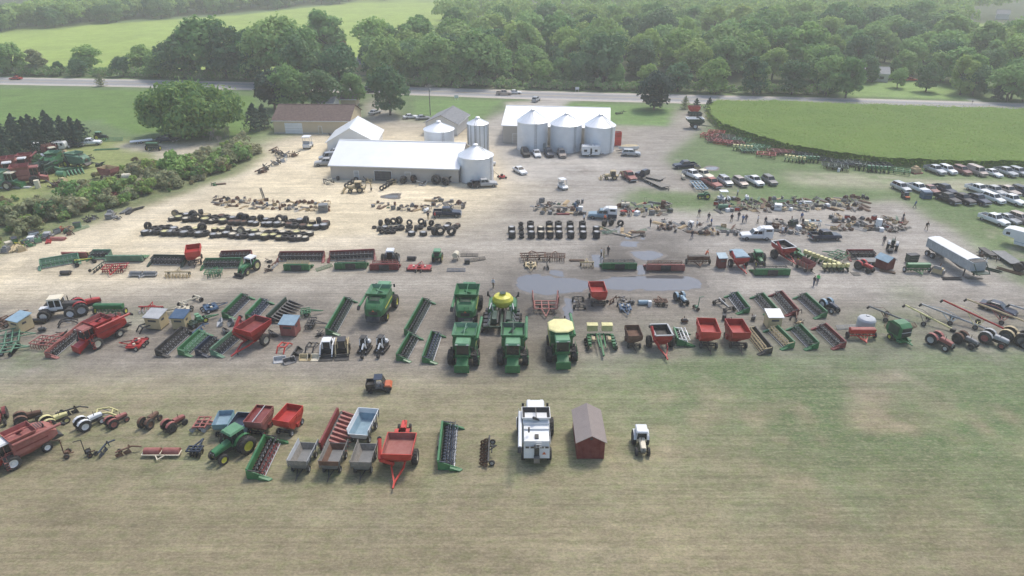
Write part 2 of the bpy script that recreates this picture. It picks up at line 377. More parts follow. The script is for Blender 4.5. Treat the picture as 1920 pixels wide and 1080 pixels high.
def barge_wagon(col='wood_grey', inn='wood_grey', rim='light_grey', top=None, floor='light_grey'):
    R = thing('barge_wagon', 'farm wagon')
    b = MB(); frustum_shell(b, 3.9, 2.2, 1.55, 3.3, 1.5, .78, col, inn, floor=floor); b.build('box', R)
    for s in (-1, 1):
        p = MB(); p.hexa([(-1.9, s*1.08-.03, 1.5), (1.9, s*1.08-.03, 1.5), (1.9, s*1.08+.03, 1.5), (-1.9, s*1.08+.03, 1.5), (-1.95, s*1.16-.03, 2.15), (1.95, s*1.16-.03, 2.15), (1.95, s*1.16+.03, 2.15), (-1.95, s*1.16+.03, 2.15)], top or col)
        for x in (-1.8, -.9, 0, .9, 1.8): p.bar((x, s*1.13, 1.1), (x, s*1.21, 2.17), .08, 'grey_paint')
        p.build('side_board', R)
    p = MB(); p.hexa([(1.88, -1.05, 1.5), (1.94, -1.05, 1.5), (1.94, 1.05, 1.5), (1.88, 1.05, 1.5), (1.92, -1.12, 2.15), (1.98, -1.12, 2.15), (1.98, 1.12, 2.15), (1.92, 1.12, 2.15)], top if top == 'white_paint' else inn); p.build('end_gate', R)
    running_gear_parts(R, 1.2, .9, .40, rim)
    return R
def grain_cart(col='red_paint', inn='dark_red', rim='cream_paint', L=4.6, W=3.0, edge=None, zt=3.0):
    R = thing('grain_cart', 'grain cart')
    b = MB(); frustum_shell(b, L, W, zt, L*.95, W*.93, zt-.75, col, inn, th=.09); b.build('box', R)
    b = MB(); frustum_shell(b, L*.94, W*.92, zt-.77, 1.0, .9, .75, col, inn, dx=.2)
    for x in (-1.4, -.3, .9): b.bar((x, W*.46, zt-.8), (x*.35, .4, 1.0), .09, col); b.bar((x, -W*.46, zt-.8), (x*.35, -.4, 1.0), .09, col)
    b.build('hopper', R)
    if edge:
        e = MB()
        for p, q in (((-L/2, -W/2), (L/2, -W/2)), ((L/2, -W/2), (L/2, W/2)), ((L/2, W/2), (-L/2, W/2)), ((-L/2, W/2), (-L/2, -W/2))): e.bar((*p, zt+.03), (*q, zt+.03), .22, edge, .1)
        e.build('top_rail', R)
    f = MB(); f.bar((-1.2, -.7, .95), (L*.45, -.6, .85), .16, col); f.bar((-1.2, .7, .95), (L*.45, .6, .85), .16, col)
    f.bar((L*.45, -.65, .85), (L*.5+1.8, 0, .55), .16, col); f.bar((L*.45, .65, .85), (L*.5+1.8, 0, .55), .16, col); f.bar((L*.5+1.6, 0, .55), (L*.5+2.5, 0, .5), .16, col)
    f.bar((L*.5+1.4, 0, .5), (L*.5+1.4, 0, .05), .1, 'dark_steel'); f.bar((0, -1.5, .8), (0, 1.5, .8), .18, 'dark_steel'); f.build('tongue_frame', R)
    for s in (-1, 1): wheel(R, -.1, s*1.5, .8, .6, rim)
    a = MB(); a.cyl((1.2, -.5, .9), (L*.5+.1, -W*.5-.1, zt*.75), .2, col); a.cyl((L*.5+.1, -W*.5-.1, zt*.78), (.3, -W*.5-.35, zt+.75), .2, col); a.cyl((.3, -W*.5-.35, zt+.75), (.0, -W*.5-.45, zt+.55), .24, 'dark_steel'); a.build('unloading_auger', R)
    return R
def tarp_hopper(col='red_paint', tarp='pale_blue'):
    R = grain_cart(col, 'dark_red', 'white_paint', 3.6, 2.8, None, 2.7)
    t = MB(); t.prismx([(-1.45, 2.72), (1.45, 2.72), (1.3, 2.92), (.0, 3.06), (-1.3, 2.92)], -1.85, 1.85, tarp); t.build('tarp', R)
    return R
# ------------------------------------------------------------- tractors
def tractor(col='green_paint', roof='pale_green', rim='yellow_paint', cab=True, sc=1., duals=False, grille='black_paint', fend=None, loader=None, eng='dark_steel'):
    R = thing('tractor', 'tractor')
    k = sc; rr = .88*k; rf = .52*k
    h = MB(); h.loft([sec8(.15*k, .30*k, .36*k, .28*k, 1.0*k, 1.1*k, 1.5*k, 1.62*k), sec8(1.2*k, .30*k, .35*k, .26*k, 1.0*k, 1.08*k, 1.45*k, 1.56*k), sec8(1.95*k, .28*k, .32*k, .22*k, .95*k, 1.0*k, 1.34*k, 1.44*k)], col); h.build('hood', R)
    g = MB(); g.box(1.95*k, 2.02*k, -.26*k, .26*k, .85*k, 1.36*k, grille)
    for s in (-1, 1): g.box(2.0*k, 2.04*k, s*.18*k-.06, s*.18*k+.06, 1.18*k, 1.28*k, 'lamp_glass')
    g.build('grille', R)
    e = MB(); e.box(.1*k, 1.9*k, -.24*k, .24*k, .55*k, 1.0*k, eng); e.box(-1.1*k, .1*k, -.3*k, .3*k, .5*k, 1.05*k, eng); e.cyl((-.75*k, -.8*k, rr), (-.75*k, .8*k, rr), .14*k, eng); e.bar((1.5*k, -.62*k, rf), (1.5*k, .62*k, rf), .12*k, eng)
    e.bar((-1.1*k, -.3*k, .6*k), (-1.7*k, -.3*k, .45*k), .07, eng); e.bar((-1.1*k, .3*k, .6*k), (-1.7*k, .3*k, .45*k), .07, eng); e.build('engine', R)
    x = MB(); x.cyl((.9*k, -.2*k, 1.5*k), (.9*k, -.2*k, 2.25*k), .045*k, 'dark_steel', n=8); x.build('exhaust', R)
    fe = fend or col
    for s in (-1, 1):
        f = MB(); pts = []
        for i in range(6):
            t = rad(20+i*26); pts.append((-.75*k+cos(t)*rr*1.12, rr+sin(t)*rr*1.12))
        for a, b in zip(pts, pts[1:]):
            f.hexa([(a[0], s*.70*k-.24*k, a[1]), (b[0], s*.70*k-.24*k, b[1]), (b[0], s*.70*k+.24*k, b[1]), (a[0], s*.70*k+.24*k, a[1]), (a[0]*1.0, s*.70*k-.24*k, a[1]+.04), (b[0], s*.70*k-.24*k, b[1]+.04), (b[0], s*.70*k+.24*k, b[1]+.04), (a[0], s*.70*k+.24*k, a[1]+.04)], fe)
        f.build('fender', R)
        wheel(R, -.75*k, s*.78*k, rr, .46*k, rim); wheel(R, 1.5*k, s*.72*k, rf, .3*k, rim)
        if duals: wheel(R, -.75*k, s*1.36*k, rr, .44*k, rim)
    if cab:
        c = MB(); c.box(-1.15*k, .2*k, -.62*k, .62*k, 1.35*k, 2.35*k, 'glass_dark', (.08*k, .04*k, .05*k, .05*k)); c.box(-1.1*k, .25*k, -.6*k, .6*k, 1.02*k, 1.36*k, col)
        for sx, dx in ((-1.15*k, .08*k), (.2*k, -.04*k), (-.4*k, 0)):
            for s in (-1, 1): c.bar((sx, s*.63*k, 1.35*k), (sx+dx, s*.58*k, 2.35*k), .07*k, 'black_paint' if roof != 'white_paint' else 'white_paint')
        co = c.build('cab', R)
        r = MB(); r.box(-1.28*k, .36*k, -.72*k, .72*k, 2.35*k, 2.53*k, roof, (.1, .1, .1, .1)); r.build('cab_roof', co)
    else:
        c = MB(); c.box(-.95*k, -.55*k, -.24*k, .24*k, 1.1*k, 1.25*k, 'black_paint'); c.box(-1.0*k, -.92*k, -.24*k, .24*k, 1.2*k, 1.55*k, 'black_paint'); c.build('seat', R)
        w = MB(); w.bar((.12*k, 0, 1.4*k), (-.15*k, 0, 1.62*k), .05, 'dark_steel'); w.lathe([(.17*k, -.02), (.2*k, 0), (.17*k, .02), (.15*k, 0), (.17*k, -.02)], 'black_paint', 12, 'x', (-.15*k, 0, 1.64*k)); w.build('steering_wheel', R)
    if loader:
        l = MB()
        for s in (-1, 1): l.path([(.3*k, s*.5*k, .8*k), (.35*k, s*.5*k, 1.6*k), (1.7*k, s*.48*k, 1.2*k), (2.7*k, s*.48*k, .35*k)], .13*k, loader)
        lo = l.build('loader_arms', R)
        l = MB(); l.prism([(2.65*k, .1), (3.25*k, .08), (3.25*k, .14), (2.75*k, .2), (2.75*k, .7), (2.65*k, .7)], -.95*k, .95*k, 'dark_steel'); l.build('bucket', lo)
    return R
def open_tractor(col='red_paint', rim='red_paint', sc=.85, fend=None, grille='dark_steel'):
    return tractor(col, col, rim, False, sc, False, grille, fend)
def articulated_tractor(col='white_paint', rim='white_paint', stripe='faded_green'):
    R = thing('articulated_tractor', 'tractor')
    h = MB(); h.loft([sec8(.5, .5, .6, .5, 1.2, 1.3, 2.0, 2.15), sec8(2.6, .48, .55, .42, 1.2, 1.3, 1.9, 2.02), sec8(3.0, .4, .5, .35, 1.2, 1.3, 1.75, 1.9)], stripe); h.box(-2.8, -.4, -.5, .5, 1.0, 1.5, col); h.build('hood', R)
    c = MB(); c.box(-1.2, .5, -.8, .8, 1.5, 2.9, 'glass_dark', (.05, .05, .06, .06))
    for x in (-1.2, .5, -.35):
        for s in (-1, 1): c.bar((x, s*.8, 1.5), (x*.96, s*.75, 2.9), .12, col)
    c.box(-1.25, .55, -.85, .85, 1.35, 1.75, col); co = c.build('cab', R)
    r = MB(); r.box(-1.35, .65, -.92, .92, 2.9, 3.12, 'cream_paint', (.1, .1, .1, .1)); r.build('cab_roof', co)
    f = MB(); f.box(-2.6, 2.7, -.4, .4, .75, 1.25, 'dark_steel'); f.cyl((1.2, .3, 2.1), (1.2, .3, 3.0), .07, 'dark_steel'); f.build('chassis', R)
    for x in (-1.9, 1.7):
        for s in (-1, 1): wheel(R, x, s*1.0, .85, .6, rim); wheel(R, x, s*1.62, .85, .55, rim)
    return R
# ------------------------------------------------------------- field implements
def disc_harrow(W=4., col='faded_red', gang='dark_steel', D=3.2, name='disc_harrow', cat='disc harrow', wings=False):
    R = thing(name, cat); h = W/2; d = D/2
    f = MB()
    for x in (-d*.8, 0, d*.8): f.bar((x, -h, .75), (x, h, .75), .14, col)
    for y in (-h*.9, -h*.3, h*.3, h*.9): f.bar((-d*.8, y, .8), (d*.8, y, .8), .12, col)
    f.build('frame', R)
    for x in (-d*.8, d*.8):
        g = MB(); n = int(W/.35)
        for i in range(n):
            y = -h+.15+i*.35; g.lathe([(.3, 0), (.05, .06), (.3, .005)], gang, 10, 'y', (x+(y/h)*.25, y, .3))
        g.bar((x-.2, -h, .3), (x+.2, h, .3), .07, gang); g.build('disc_gang', R)
    for s in (-1, 1): wheel(R, -.1, s*h*.45, .36, .24, 'light_grey', lug=False, sub=False, n=14)
    t = MB(); t.bar((d*.8, -h*.35, .75), (d*.8+1.7, 0, .4), .13, col); t.bar((d*.8, h*.35, .75), (d*.8+1.7, 0, .4), .13, col); t.build('tongue', R)
    if wings:
        for s in (-1, 1):
            w = MB(); w.bar((-d*.8, s*h, .8), (-d*.7, s*(h+.2), 2.6), .12, col); w.bar((d*.8, s*h, .8), (d*.7, s*(h+.2), 2.6), .12, col)
            for k in range(5): w.bar((-d*.8, s*(h+.03*k), 1.0+k*.38), (d*.8, s*(h+.03*k), 1.0+k*.38), .09, col); w.lathe([(.28, 0), (.05, .06), (.28, .005)], gang, 10, 'y', (-d*.5, s*(h+.25), 1.0+k*.35)); w.lathe([(.28, 0), (.05, .06), (.28, .005)], gang, 10, 'y', (d*.5, s*(h+.25), 1.0+k*.35))
            w.build('folded_wing', R)
    return R
def cultivator(W=4., col='faded_green', shank='dark_steel', D=2.4):
    R = thing('field_cultivator', 'cultivator'); h = W/2; d = D/2
    f = MB()
    for x in (-d, -d*.33, d*.33, d): f.bar((x, -h, .8), (x, h, .8), .11, col)
    for y in (-h, -h*.33, h*.33, h): f.bar((-d, y, .84), (d, y, .84), .11, col)
    f.build('frame', R)
    s = MB(); n = int(W/.4)
    for r, x in enumerate((-d, -d*.33, d*.33, d)):
        for i in range(n):
            y = -h+.1+.4*i+.1*(r % 2); s.path([(x, y, .8), (x-.22, y, .6), (x-.1, y, .05)], .06, shank)
    s.build('shank_row', R)
    for q in (-1, 1): wheel(R, 0, q*h*.5, .36, .22, 'light_grey', lug=False, sub=False, n=14)
    t = MB(); t.bar((d, -h*.3, .8), (d+1.8, 0, .4), .11, col); t.bar((d, h*.3, .8), (d+1.8, 0, .4), .11, col); t.build('tongue', R)
    return R
def rotary_hoe(W=4.5, col='rust', tip='light_grey'):
    R = thing('rotary_hoe', 'rotary hoe'); h = W/2
    f = MB(); f.bar((0, -h, .8), (0, h, .8), .16, col); f.bar((.3, -h*.3, .8), (.3, h*.3, .8), .12, col); f.bar((0, -.3, .8), (.8, 0, 1.2), .1, col); f.bar((0, .3, .8), (.8, 0, 1.2), .1, col); f.build('tool_bar', R)
    s = MB(); n = int(W/.28)
    for i in range(n):
        y = -h+.1+i*.28; x = -.35-.35*(i % 2); s.bar((0, y, .8), (x, y, .32), .05, col); s.lathe([(.26, -.03), (.3, 0), (.26, .03), (.08, .0), (.26, -.03)], tip, 9, 'y', (x, y, .3))
    s.build('hoe_wheels', R)
    for q in (-1, 1): wheel(R, .35, q*h*.8, .32, .2, 'light_grey', lug=False, sub=False, n=14)
    return R
def planter(n=6, col='green_paint', box='pale_yellow', fold=False):
    R = thing('row_planter', 'planter'); p = .76; h = n*p/2
    f = MB(); f.bar((0, -h, .7), (0, h, .7), .2, col); f.bar((.5, -h*.5, .7), (.5, h*.5, .7), .14, col); f.bar((0, -.4, .7), (2.3, 0, .45), .14, col); f.bar((0, .4, .7), (2.3, 0, .45), .14, col); f.build('tool_bar', R)
    for i in range(n):
        y = -h+p*(i+.5); u = MB(); u.box(-.9, -.1, y-.1, y+.1, .3, .75, col); u.lathe([(.26, -.05), (.28, 0), (.26, .05), (.02, 0)], 'rubber', 10, 'y', (-.95, y, .28)); uo = u.build('row_unit', R)
        u = MB(); u.box(-.75, -.2, y-.24, y+.24, .8, 1.3, box, (.03, .03, .03, .03)); u.box(-.77, -.18, y-.26, y+.26, 1.3, 1.36, box); u.build('seed_box', uo)
    for s in (-1, 1): wheel(R, .35, s*h*.55, .42, .25, 'yellow_paint', lug=False, sub=False, n=14)
    return R
def folded_planter(col='green_paint', box='pale_yellow'):
    R = thing('folded_planter', 'planter')
    f = MB(); f.bar((-1.9, 0, .8), (3.4, 0, .55), .22, col); f.bar((-1.6, -1.5, .8), (-1.6, 1.5, .8), .2, col)
    for s in (-1, 1): f.bar((-1.5, s*.5, 1.0), (2.2, s*.35, 1.1), .16, col); f.bar((-1.2, s*1.3, .8), (1.6, s*1.5, .85), .18, col)
    f.bar((3.0, 0, .5), (3.0, 0, .1), .1, 'dark_steel'); f.build('main_frame', R)
    for s in (-1, 1):
        for i in range(4):
            x = -1.0+i*.72; u = MB(); u.box(x-.22, x+.22, s*1.55-.1, s*1.55+.4*s+.1, .25, .8, 'dark_green'); u.cyl((x-.1, s*1.9, .3), (x+.1, s*1.9, .3), .26, 'rubber', n=10); u.box(x-.2, x+.2, s*1.6-.2, s*1.6+.2, .8, 1.15, col); u.build('row_unit', R)
        t = MB(); t.box(-2.35, -1.5, s*1.0-.72, s*1.0+.72, 1.35, 2.15, box, (.05, .05, .05, .05)); t.box(-2.38, -1.47, s*1.0-.74, s*1.0+.74, 2.16, 2.24, 'pale_yellow'); t.build('seed_hopper', R)
        t = MB(); t.box(.1, .9, s*1.05-.2, s*1.05+.2, 1.1, 1.5, 'tan_paint'); t.build('seed_tray', R)
        wheel(R, -1.2, s*.7, .5, .3, 'yellow_paint', lug=False, n=16)
    return R
def tank_planter():
    R = thing('planter_with_tank', 'planter')
    f = MB(); f.bar((-3.2, 0, .9), (3.6, 0, .8), .26, 'dark_green')
    for s in (-1, 1):
        f.bar((-3.0, s*1.3, .9), (3.0, s*1.0, 1.1), .2, 'dark_green'); f.bar((-2.8, s*.4, 1.2), (2.5, s*.4, 1.3), .14, 'dark_steel')
        f.path([(-.6, s*.9, 1.0), (-.6, s*1.15, 2.4), (-1.6, s*1.3, 2.2)], .1, 'light_grey')
    f.bar((-3.0, -1.9, .8), (-3.0, 1.9, .8), .22, 'dark_green'); f.build('main_frame', R)
    f = MB()
    for s in (-1, 1): f.box(-.2, 2.3, s*1.15-.45, s*1.15+.45, .9, 1.75, 'green_paint', (.1, .15, .08, .08)); f.box(-2.6, -.5, s*.75-.35, s*.75+.35, .95, 1.5, 'dark_green', (.1,)*4)
    f.box(2.2, 2.9, -.9, .9, .9, 1.6, 'green_paint', (.05, .1, .1, .1)); f.build('fan_housing', R)
    t = MB(); t.lathe([(.01, 0), (1.0, .0), (1.15, .25), (1.17, .7), (.95, 1.05), (.38, 1.22), (.34, 1.36)], 'yellow_paint', 20, 'z', (1.2, 0, 1.35)); t.lathe([(.34, 1.36), (.36, 1.44), (.01, 1.46)], 'dark_green', 16, 'z', (1.2, 0, 1.35)); t.build('seed_tank', R)
    for s in (-1, 1):
        for i in range(5):
            x = -2.7+i*.85; u = MB(); u.box(x-.28, x+.28, s*1.35, s*1.9, .3, .95, 'black_paint') if s > 0 else u.box(x-.28, x+.28, -1.9, -1.35, .3, .95, 'black_paint')
            u.cyl((x, s*1.95, .28), (x, s*2.15, .28), .27, 'rubber', n=10); u.bar((x, s*1.5, .95), (x+.1, s*1.2, 1.5), .07, 'light_grey'); u.build('row_unit', R)
        wheel(R, -.9, s*.75, .5, .34, 'pale_yellow', lug=False, n=16); wheel(R, 1.3, s*.95, .6, .42, 'pale_yellow', lug=False, n=16)
        m = MB(); m.bar((1.8, s*1.0, 1.2), (2.2, s*1.7, 2.1), .12, 'dark_steel'); m.cyl((2.2, s*1.6, 2.1), (2.2, s*1.8, 2.1), .3, 'rubber', n=12); m.build('marker_arm', R)
    return R
def grain_drill(W=4., col='green_paint', lid=None, rim='yellow_paint'):
    R = thing('grain_drill', 'grain drill'); h = W/2
    b = MB(); b.prismx([(-.2, .85), (.2, .85), (.4, 1.45), (.3, 1.55), (-.3, 1.55), (-.4, 1.45)], -h, h, col); b.build('seed_box', R)
    l = MB(); l.prismx([(-.36, 1.555), (.36, 1.555), (.0, 1.66)], -h+.05, h-.05, lid or col); l.build('lid', R)
    f = MB(); f.bar((-h, .3, .6), (h, .3, .6), .12, col); f.bar((-h, -.3, .6), (h, -.3, .6), .12, col)
    for x in (-h*.5, 0, h*.5): f.bar((x, -.3, .6), (x, .3, .6), .1, col)
    f.bar((-h*.45, -.3, .6), (0, -1.6, .35), .12, col); f.bar((h*.45, -.3, .6), (0, -1.6, .35), .12, col); f.bar((0, -.3, .6), (0, -1.8, .35), .1, col); f.build('frame', R)
    o = MB(); n = int(W/.25)
    for i in range(n): x = -h+.12+i*.25; o.bar((x, 0, .85), (x, .45+.12*(i % 2), .2), .04, 'dark_steel'); o.cyl((x, .45+.12*(i % 2)-.0, .2), (x+.03, .45+.12*(i % 2), .2), .19, 'dark_steel', n=8)
    o.build('disc_openers', R)
    for s in (-1, 1):
        w = wheel(R, s*(h+.15), 0, .5, .22, rim, lug=False, n=16); w.rotation_euler.z = pi/2
    return R
def rotary_cutter(col='red_paint', W=3., rim='cream_paint'):
    R = thing('rotary_cutter', 'mower'); h = W/2
    d = MB(); d.box(-.9, .9, -h, h, .3, .46, col); d.box(-.5, .5, -.35, .35, .46, .75, col); d.cyl((0, 0, .7), (0, 0, .9), .2, 'dark_steel'); d.bar((-.9, -h*.8, .5), (.9, -h*.8, .5), .12, col); d.bar((-.9, h*.8, .5), (.9, h*.8, .5), .12, col)
    for y in (-h*.5, h*.5): d.cyl((0, y, .46), (0, y, .72), .18, 'cream_paint', n=8)
    d.build('deck', R)
    t = MB(); t.bar((.9, -.5, .5), (2.4, 0, .4), .1, col); t.bar((.9, .5, .5), (2.4, 0, .4), .1, col); t.bar((0, 0, .8), (2.2, 0, .5), .07, 'dark_steel'); t.build('tongue', R)
    for y in (-h-.1, h+.1, -.4, .4): wheel(R, -1.15 if abs(y) < 1 else -.6, y, .3, .18, rim, lug=False, sub=False, n=14)
    return R
def flail_roller(W=3.5, col='faded_red', fr='cream_paint'):
    R = thing('crop_roller', 'roller'); h = W/2
    for s in (-1, 1):
        r = MB(); r.cyl((s*.15, 0, .42), (s*h, 0, .42), .4, col, n=16); r.build('drum', R)
    f = MB(); f.bar((-h-.1, -.55, .35), (h+.1, -.55, .35), .1, fr); f.bar((-h-.1, -.55, .35), (-h-.1, .2, .42), .1, fr); f.bar((h+.1, -.55, .35), (h+.1, .2, .42), .1, fr); f.bar((-.5, -.55, .35), (0, -1.2, .3), .1, fr); f.bar((.5, -.55, .35), (0, -1.2, .3), .1, fr); f.bar((0, .3, .5), (0, -.55, .5), .1, fr); f.build('frame', R)
    return R
def plow(col='dark_steel', n=3, accent='rust'):
    R = thing('plow', 'plow')
    f = MB(); f.bar((-n*.35, -n*.2, .7), (n*.35, n*.2, .7), .13, col); f.bar((n*.35, n*.2, .7), (n*.35+.9, n*.2, .5), .12, col); f.bar((n*.3, -.3, .7), (n*.3, -.1, 1.3), .08, accent); f.bar((n*.3, .3, .7), (n*.3, -.1, 1.3), .08, accent); f.build('beam', R)
    for i in range(n):
        k = (i-(n-1)/2)/max(1, n)*1.9; x, y = k*n*.35, k*n*.2
        s = MB(); s.hexa([(x-.35, y-.3, .05), (x+.25, y, .03), (x+.25, y+.06, .03), (x-.35, y-.22, .05), (x-.4, y-.4, .5), (x+.1, y, .5), (x+.1, y+.05, .5), (x-.4, y-.33, .5)], accent); s.bar((x, y, .7), (x+.05, y, .3), .09, col); s.build('plow_share', R)
    wheel(R, -n*.3, .35, .28, .12, 'dark_steel', lug=False, sub=False, n=12)
    return R
def sickle_mower(col='dark_steel'):
    R = thing('sickle_mower', 'mower')
    b = MB(); b.bar((0, 0, .4), (0, .15, 2.1), .09, col); b.bar((0, .15, 2.1), (-.7, .2, 2.15), .06, col); b.box(.1, .5, -.2, .2, .3, .65, col); b.build('cutter_arm', R)
    f = MB(); f.bar((0, 0, .4), (.9, 0, .35), .1, 'rust'); f.bar((.3, -.5, .3), (.3, .5, .3), .08, 'rust'); f.bar((.5, 0, .4), (.5, .1, .95), .06, 'rust'); f.build('frame', R)
    for s in (-1, 1): wheel(R, .3, s*.5, .3, .12, 'rust', lug=False, sub=False, n=14)
    return R
def baler(col='green_paint'):
    R = thing('round_baler', 'hay baler')
    b = MB(); b.prism([(-1.3, .6), (.5, .5), (1.0, 1.0), (.9, 2.3), (.3, 2.7), (-.9, 2.7), (-1.6, 2.2), (-1.75, 1.3)], -.85, .85, col); b.build('chamber', R)
    d = MB(); d.box(.98, 1.03, -.7, .7, 1.0, 1.6, 'dark_steel'); d.box(.94, .99, -.7, .7, 1.7, 2.25, 'dark_steel'); d.box(.93, 1.05, -.75, .75, 1.6, 1.7, 'light_grey'); d.build('door', R)
    f = MB(); f.bar((.6, -.5, .6), (2.4, 0, .5), .12, col); f.bar((.6, .5, .6), (2.4, 0, .5), .12, col); f.box(.5, 1.2, -.95, .95, .25, .5, col); f.build('tongue', R)
    for s in (-1, 1):
        wheel(R, -.4, s*1.1, .45, .32, 'yellow_paint', lug=False, n=16)
        p = MB(); p.box(-1.2, .5, s*.88-.03, s*.88+.03, 1.0, 2.3, 'dark_green'); p.build('side_shield', R)
    return R
def auger(L=10., col='yellow_paint', hi=2.4, fr='dark_steel'):
    R = thing('grain_auger', 'grain auger'); h = L/2
    up = lambda t: .35+(hi-.35)*(1-t)   # t 0 at the raised end
    t = MB(); t.cyl((-h, 0, up(0)), (h, 0, up(1)), .13, col, n=10); t.cyl((-h, 0, up(0)), (-h-.25, 0, up(0)-.4), .16, 'dark_steel'); t.box(h-.3, h+.35, -.3, .3, .1, .5, 'dark_steel', (.0, .0, .0, .0)); t.build('tube', R)
    f = MB()
    for x, z in ((-h*.35, 0), (h*.1, 0)):
        zz = up((x+h)/L)
        for s in (-1, 1): f.bar((x, 0, zz-.1), (-h*.05, s*1.05, .35), .07, fr)
    f.bar((-h*.05, -1.1, .35), (-h*.05, 1.1, .35), .08, fr); f.bar((-h*.8, 0, up(.1)+.15), (-h*.3, 0, up(.35)+.6), .04, fr); f.bar((-h*.3, 0, up(.35)+.6), (h*.2, 0, up(.6)+.12), .04, fr); f.build('undercarriage', R)
    for s in (-1, 1): wheel(R, -h*.05, s*1.15, .36, .2, 'grey_paint', lug=False, n=14)
    return R
def running_gear(col='dark_steel', pole='light_grey'):
    R = thing('wagon_running_gear', 'wagon chassis'); running_gear_parts(R, 1.3, .8, .36, 'dark_steel', col, False)
    p = MB(); p.bar((1.4, 0, .6), (-1.4, 0, 1.0), .12, pole); p.build('pole', R)
    return R
# ------------------------------------------------------------- yard machines
def skid_steer(col='white_paint', trim='black_paint', bucket=True):
    R = thing('skid_steer_loader', 'skid steer')
    b = MB(); b.box(-1.35, .75, -.62, .62, .35, 1.05, 'black_paint'); b.box(-1.4, -.5, -.6, .6, 1.05, 1.5, col, (.15, .1, .05, .05)); b.build('body', R)
    c = MB(); c.box(-.55, .6, -.48, .48, 1.05, 2.0, 'glass_dark', (.05, .12, .03, .03)); c.box(-.65, .6, -.55, .55, 2.0, 2.1, col if trim == 'black_paint' else 'black_paint')
    for x in (-.55, .6):
        for s in (-1, 1): c.bar((x, s*.5, 1.05), (x*.85, s*.5, 2.02), .09, col)
    c.build('cab', R)
    for s in (-1, 1):
        a = MB(); a.path([(-1.2, s*.78, 1.55), (.5, s*.78, 1.45), (1.15, s*.78, .75), (1.45, s*.78, .35)], .16, trim if trim != 'black_paint' else col, .2); a.bar((-1.2, s*.78, 1.55), (-1.1, s*.75, .8), .14, col); a.build('lift_arm', R)
        for x in (-.8, .35): wheel(R, x, s*.8, .4, .3, col, lug=True, sub=True, n=16)
    k = MB(); k.prism([(1.35, .08), (2.05, .05), (2.05, .1), (1.45, .2), (1.45, .62), (1.35, .62)], -.92, .92, 'dark_steel'); k.build('bucket', R)
    return R
def mini_excavator(col='white_paint'):
    R = thing('mini_excavator', 'excavator')
    for s in (-1, 1): t = MB(); t.prism([(-.8, .1), (-.95, .25), (-.8, .42), (.8, .42), (.95, .25), (.8, .1)], s*.6-.15, s*.6+.15, 'rubber'); t.build('track', R)
    b = MB(); b.box(-.85, .5, -.6, .6, .5, 1.0, 'black_paint'); b.box(-.95, -.35, -.6, .6, 1.0, 1.35, col, (.1, .05, .1, .1)); b.build('body', R)
    c = MB(); c.box(-.45, .4, -.45, .25, 1.0, 1.75, 'glass_dark', (.05, .05, .03, .03))
    c.path([(.45, -.48, 1.0), (.35, -.45, 2.0), (-.4, -.45, 2.05), (-.5, -.48, 1.3)], .1, col); c.path([(.45, .28, 1.0), (.35, .25, 2.0), (-.4, .25, 2.05), (-.5, .28, 1.3)], .1, col); c.box(-.5, .45, -.5, .3, 2.02, 2.1, 'dark_steel'); c.build('cab', R)
    a = MB(); a.path([(.5, .4, .7), (1.3, .4, 1.8), (1.9, .4, 1.3)], .18, col); ao = a.build('boom', R)
    a = MB(); a.path([(1.9, .4, 1.35), (2.15, .4, .55)], .14, 'black_paint'); a.prism([(2.0, .55), (2.3, .5), (2.25, .1), (1.95, .2)], .2, .6, 'dark_steel'); a.build('bucket', ao)
    d = MB(); d.box(1.05, 1.13, -.75, .75, .08, .4, 'dark_steel'); d.bar((.6, -.4, .3), (1.05, -.4, .25), .09, col); d.bar((.6, .4, .3), (1.05, .4, .25), .09, col); d.build('dozer_blade', R)
    return R
def utility_vehicle():
    R = thing('utility_vehicle', 'utv')
    b = MB(); b.prism([(-1.5, .4), (1.5, .4), (1.55, .75), (.55, .85), (.5, .6), (-.4, .6), (-.45, .8), (-1.5, .8)], -.7, .7, 'black_paint'); b.build('chassis', R)
    h = MB(); h.box(.6, 1.55, -.68, .68, .75, 1.0, 'orange_paint', (.05, .25, .08, .08)); h.build('hood', R)
    d = MB(); frustum_shell(d, 1.1, 1.35, 1.25, 1.1, 1.3, .82, 'black_paint', 'dark_steel'); do = d.build('cargo_bed', R, (-1.0, 0, 0))
    c = MB()
    for s in (-1, 1): c.path([(.75, s*.62, .95), (.35, s*.58, 1.85), (-.5, s*.58, 1.85), (-.5, s*.62, .85)], .06, 'black_paint')
    c.box(-.55, .45, -.62, .62, 1.85, 1.91, 'navy_paint'); c.hexa([(.72, -.55, 1.0), (.74, -.55, 1.0), (.74, .55, 1.0), (.72, .55, 1.0), (.36, -.52, 1.82), (.38, -.52, 1.82), (.38, .52, 1.82), (.36, .52, 1.82)], 'glass_dark'); c.build('roll_cage', R)
    s = MB(); s.box(-.4, .1, -.6, .6, .6, .85, 'grey_paint'); s.box(-.5, -.36, -.6, .6, .8, 1.35, 'grey_paint'); s.build('bench_seat', R)
    for x in (-1.0, 1.05):
        for q in (-1, 1): wheel(R, x, q*.68, .32, .25, 'dark_steel', n=16)
    return R
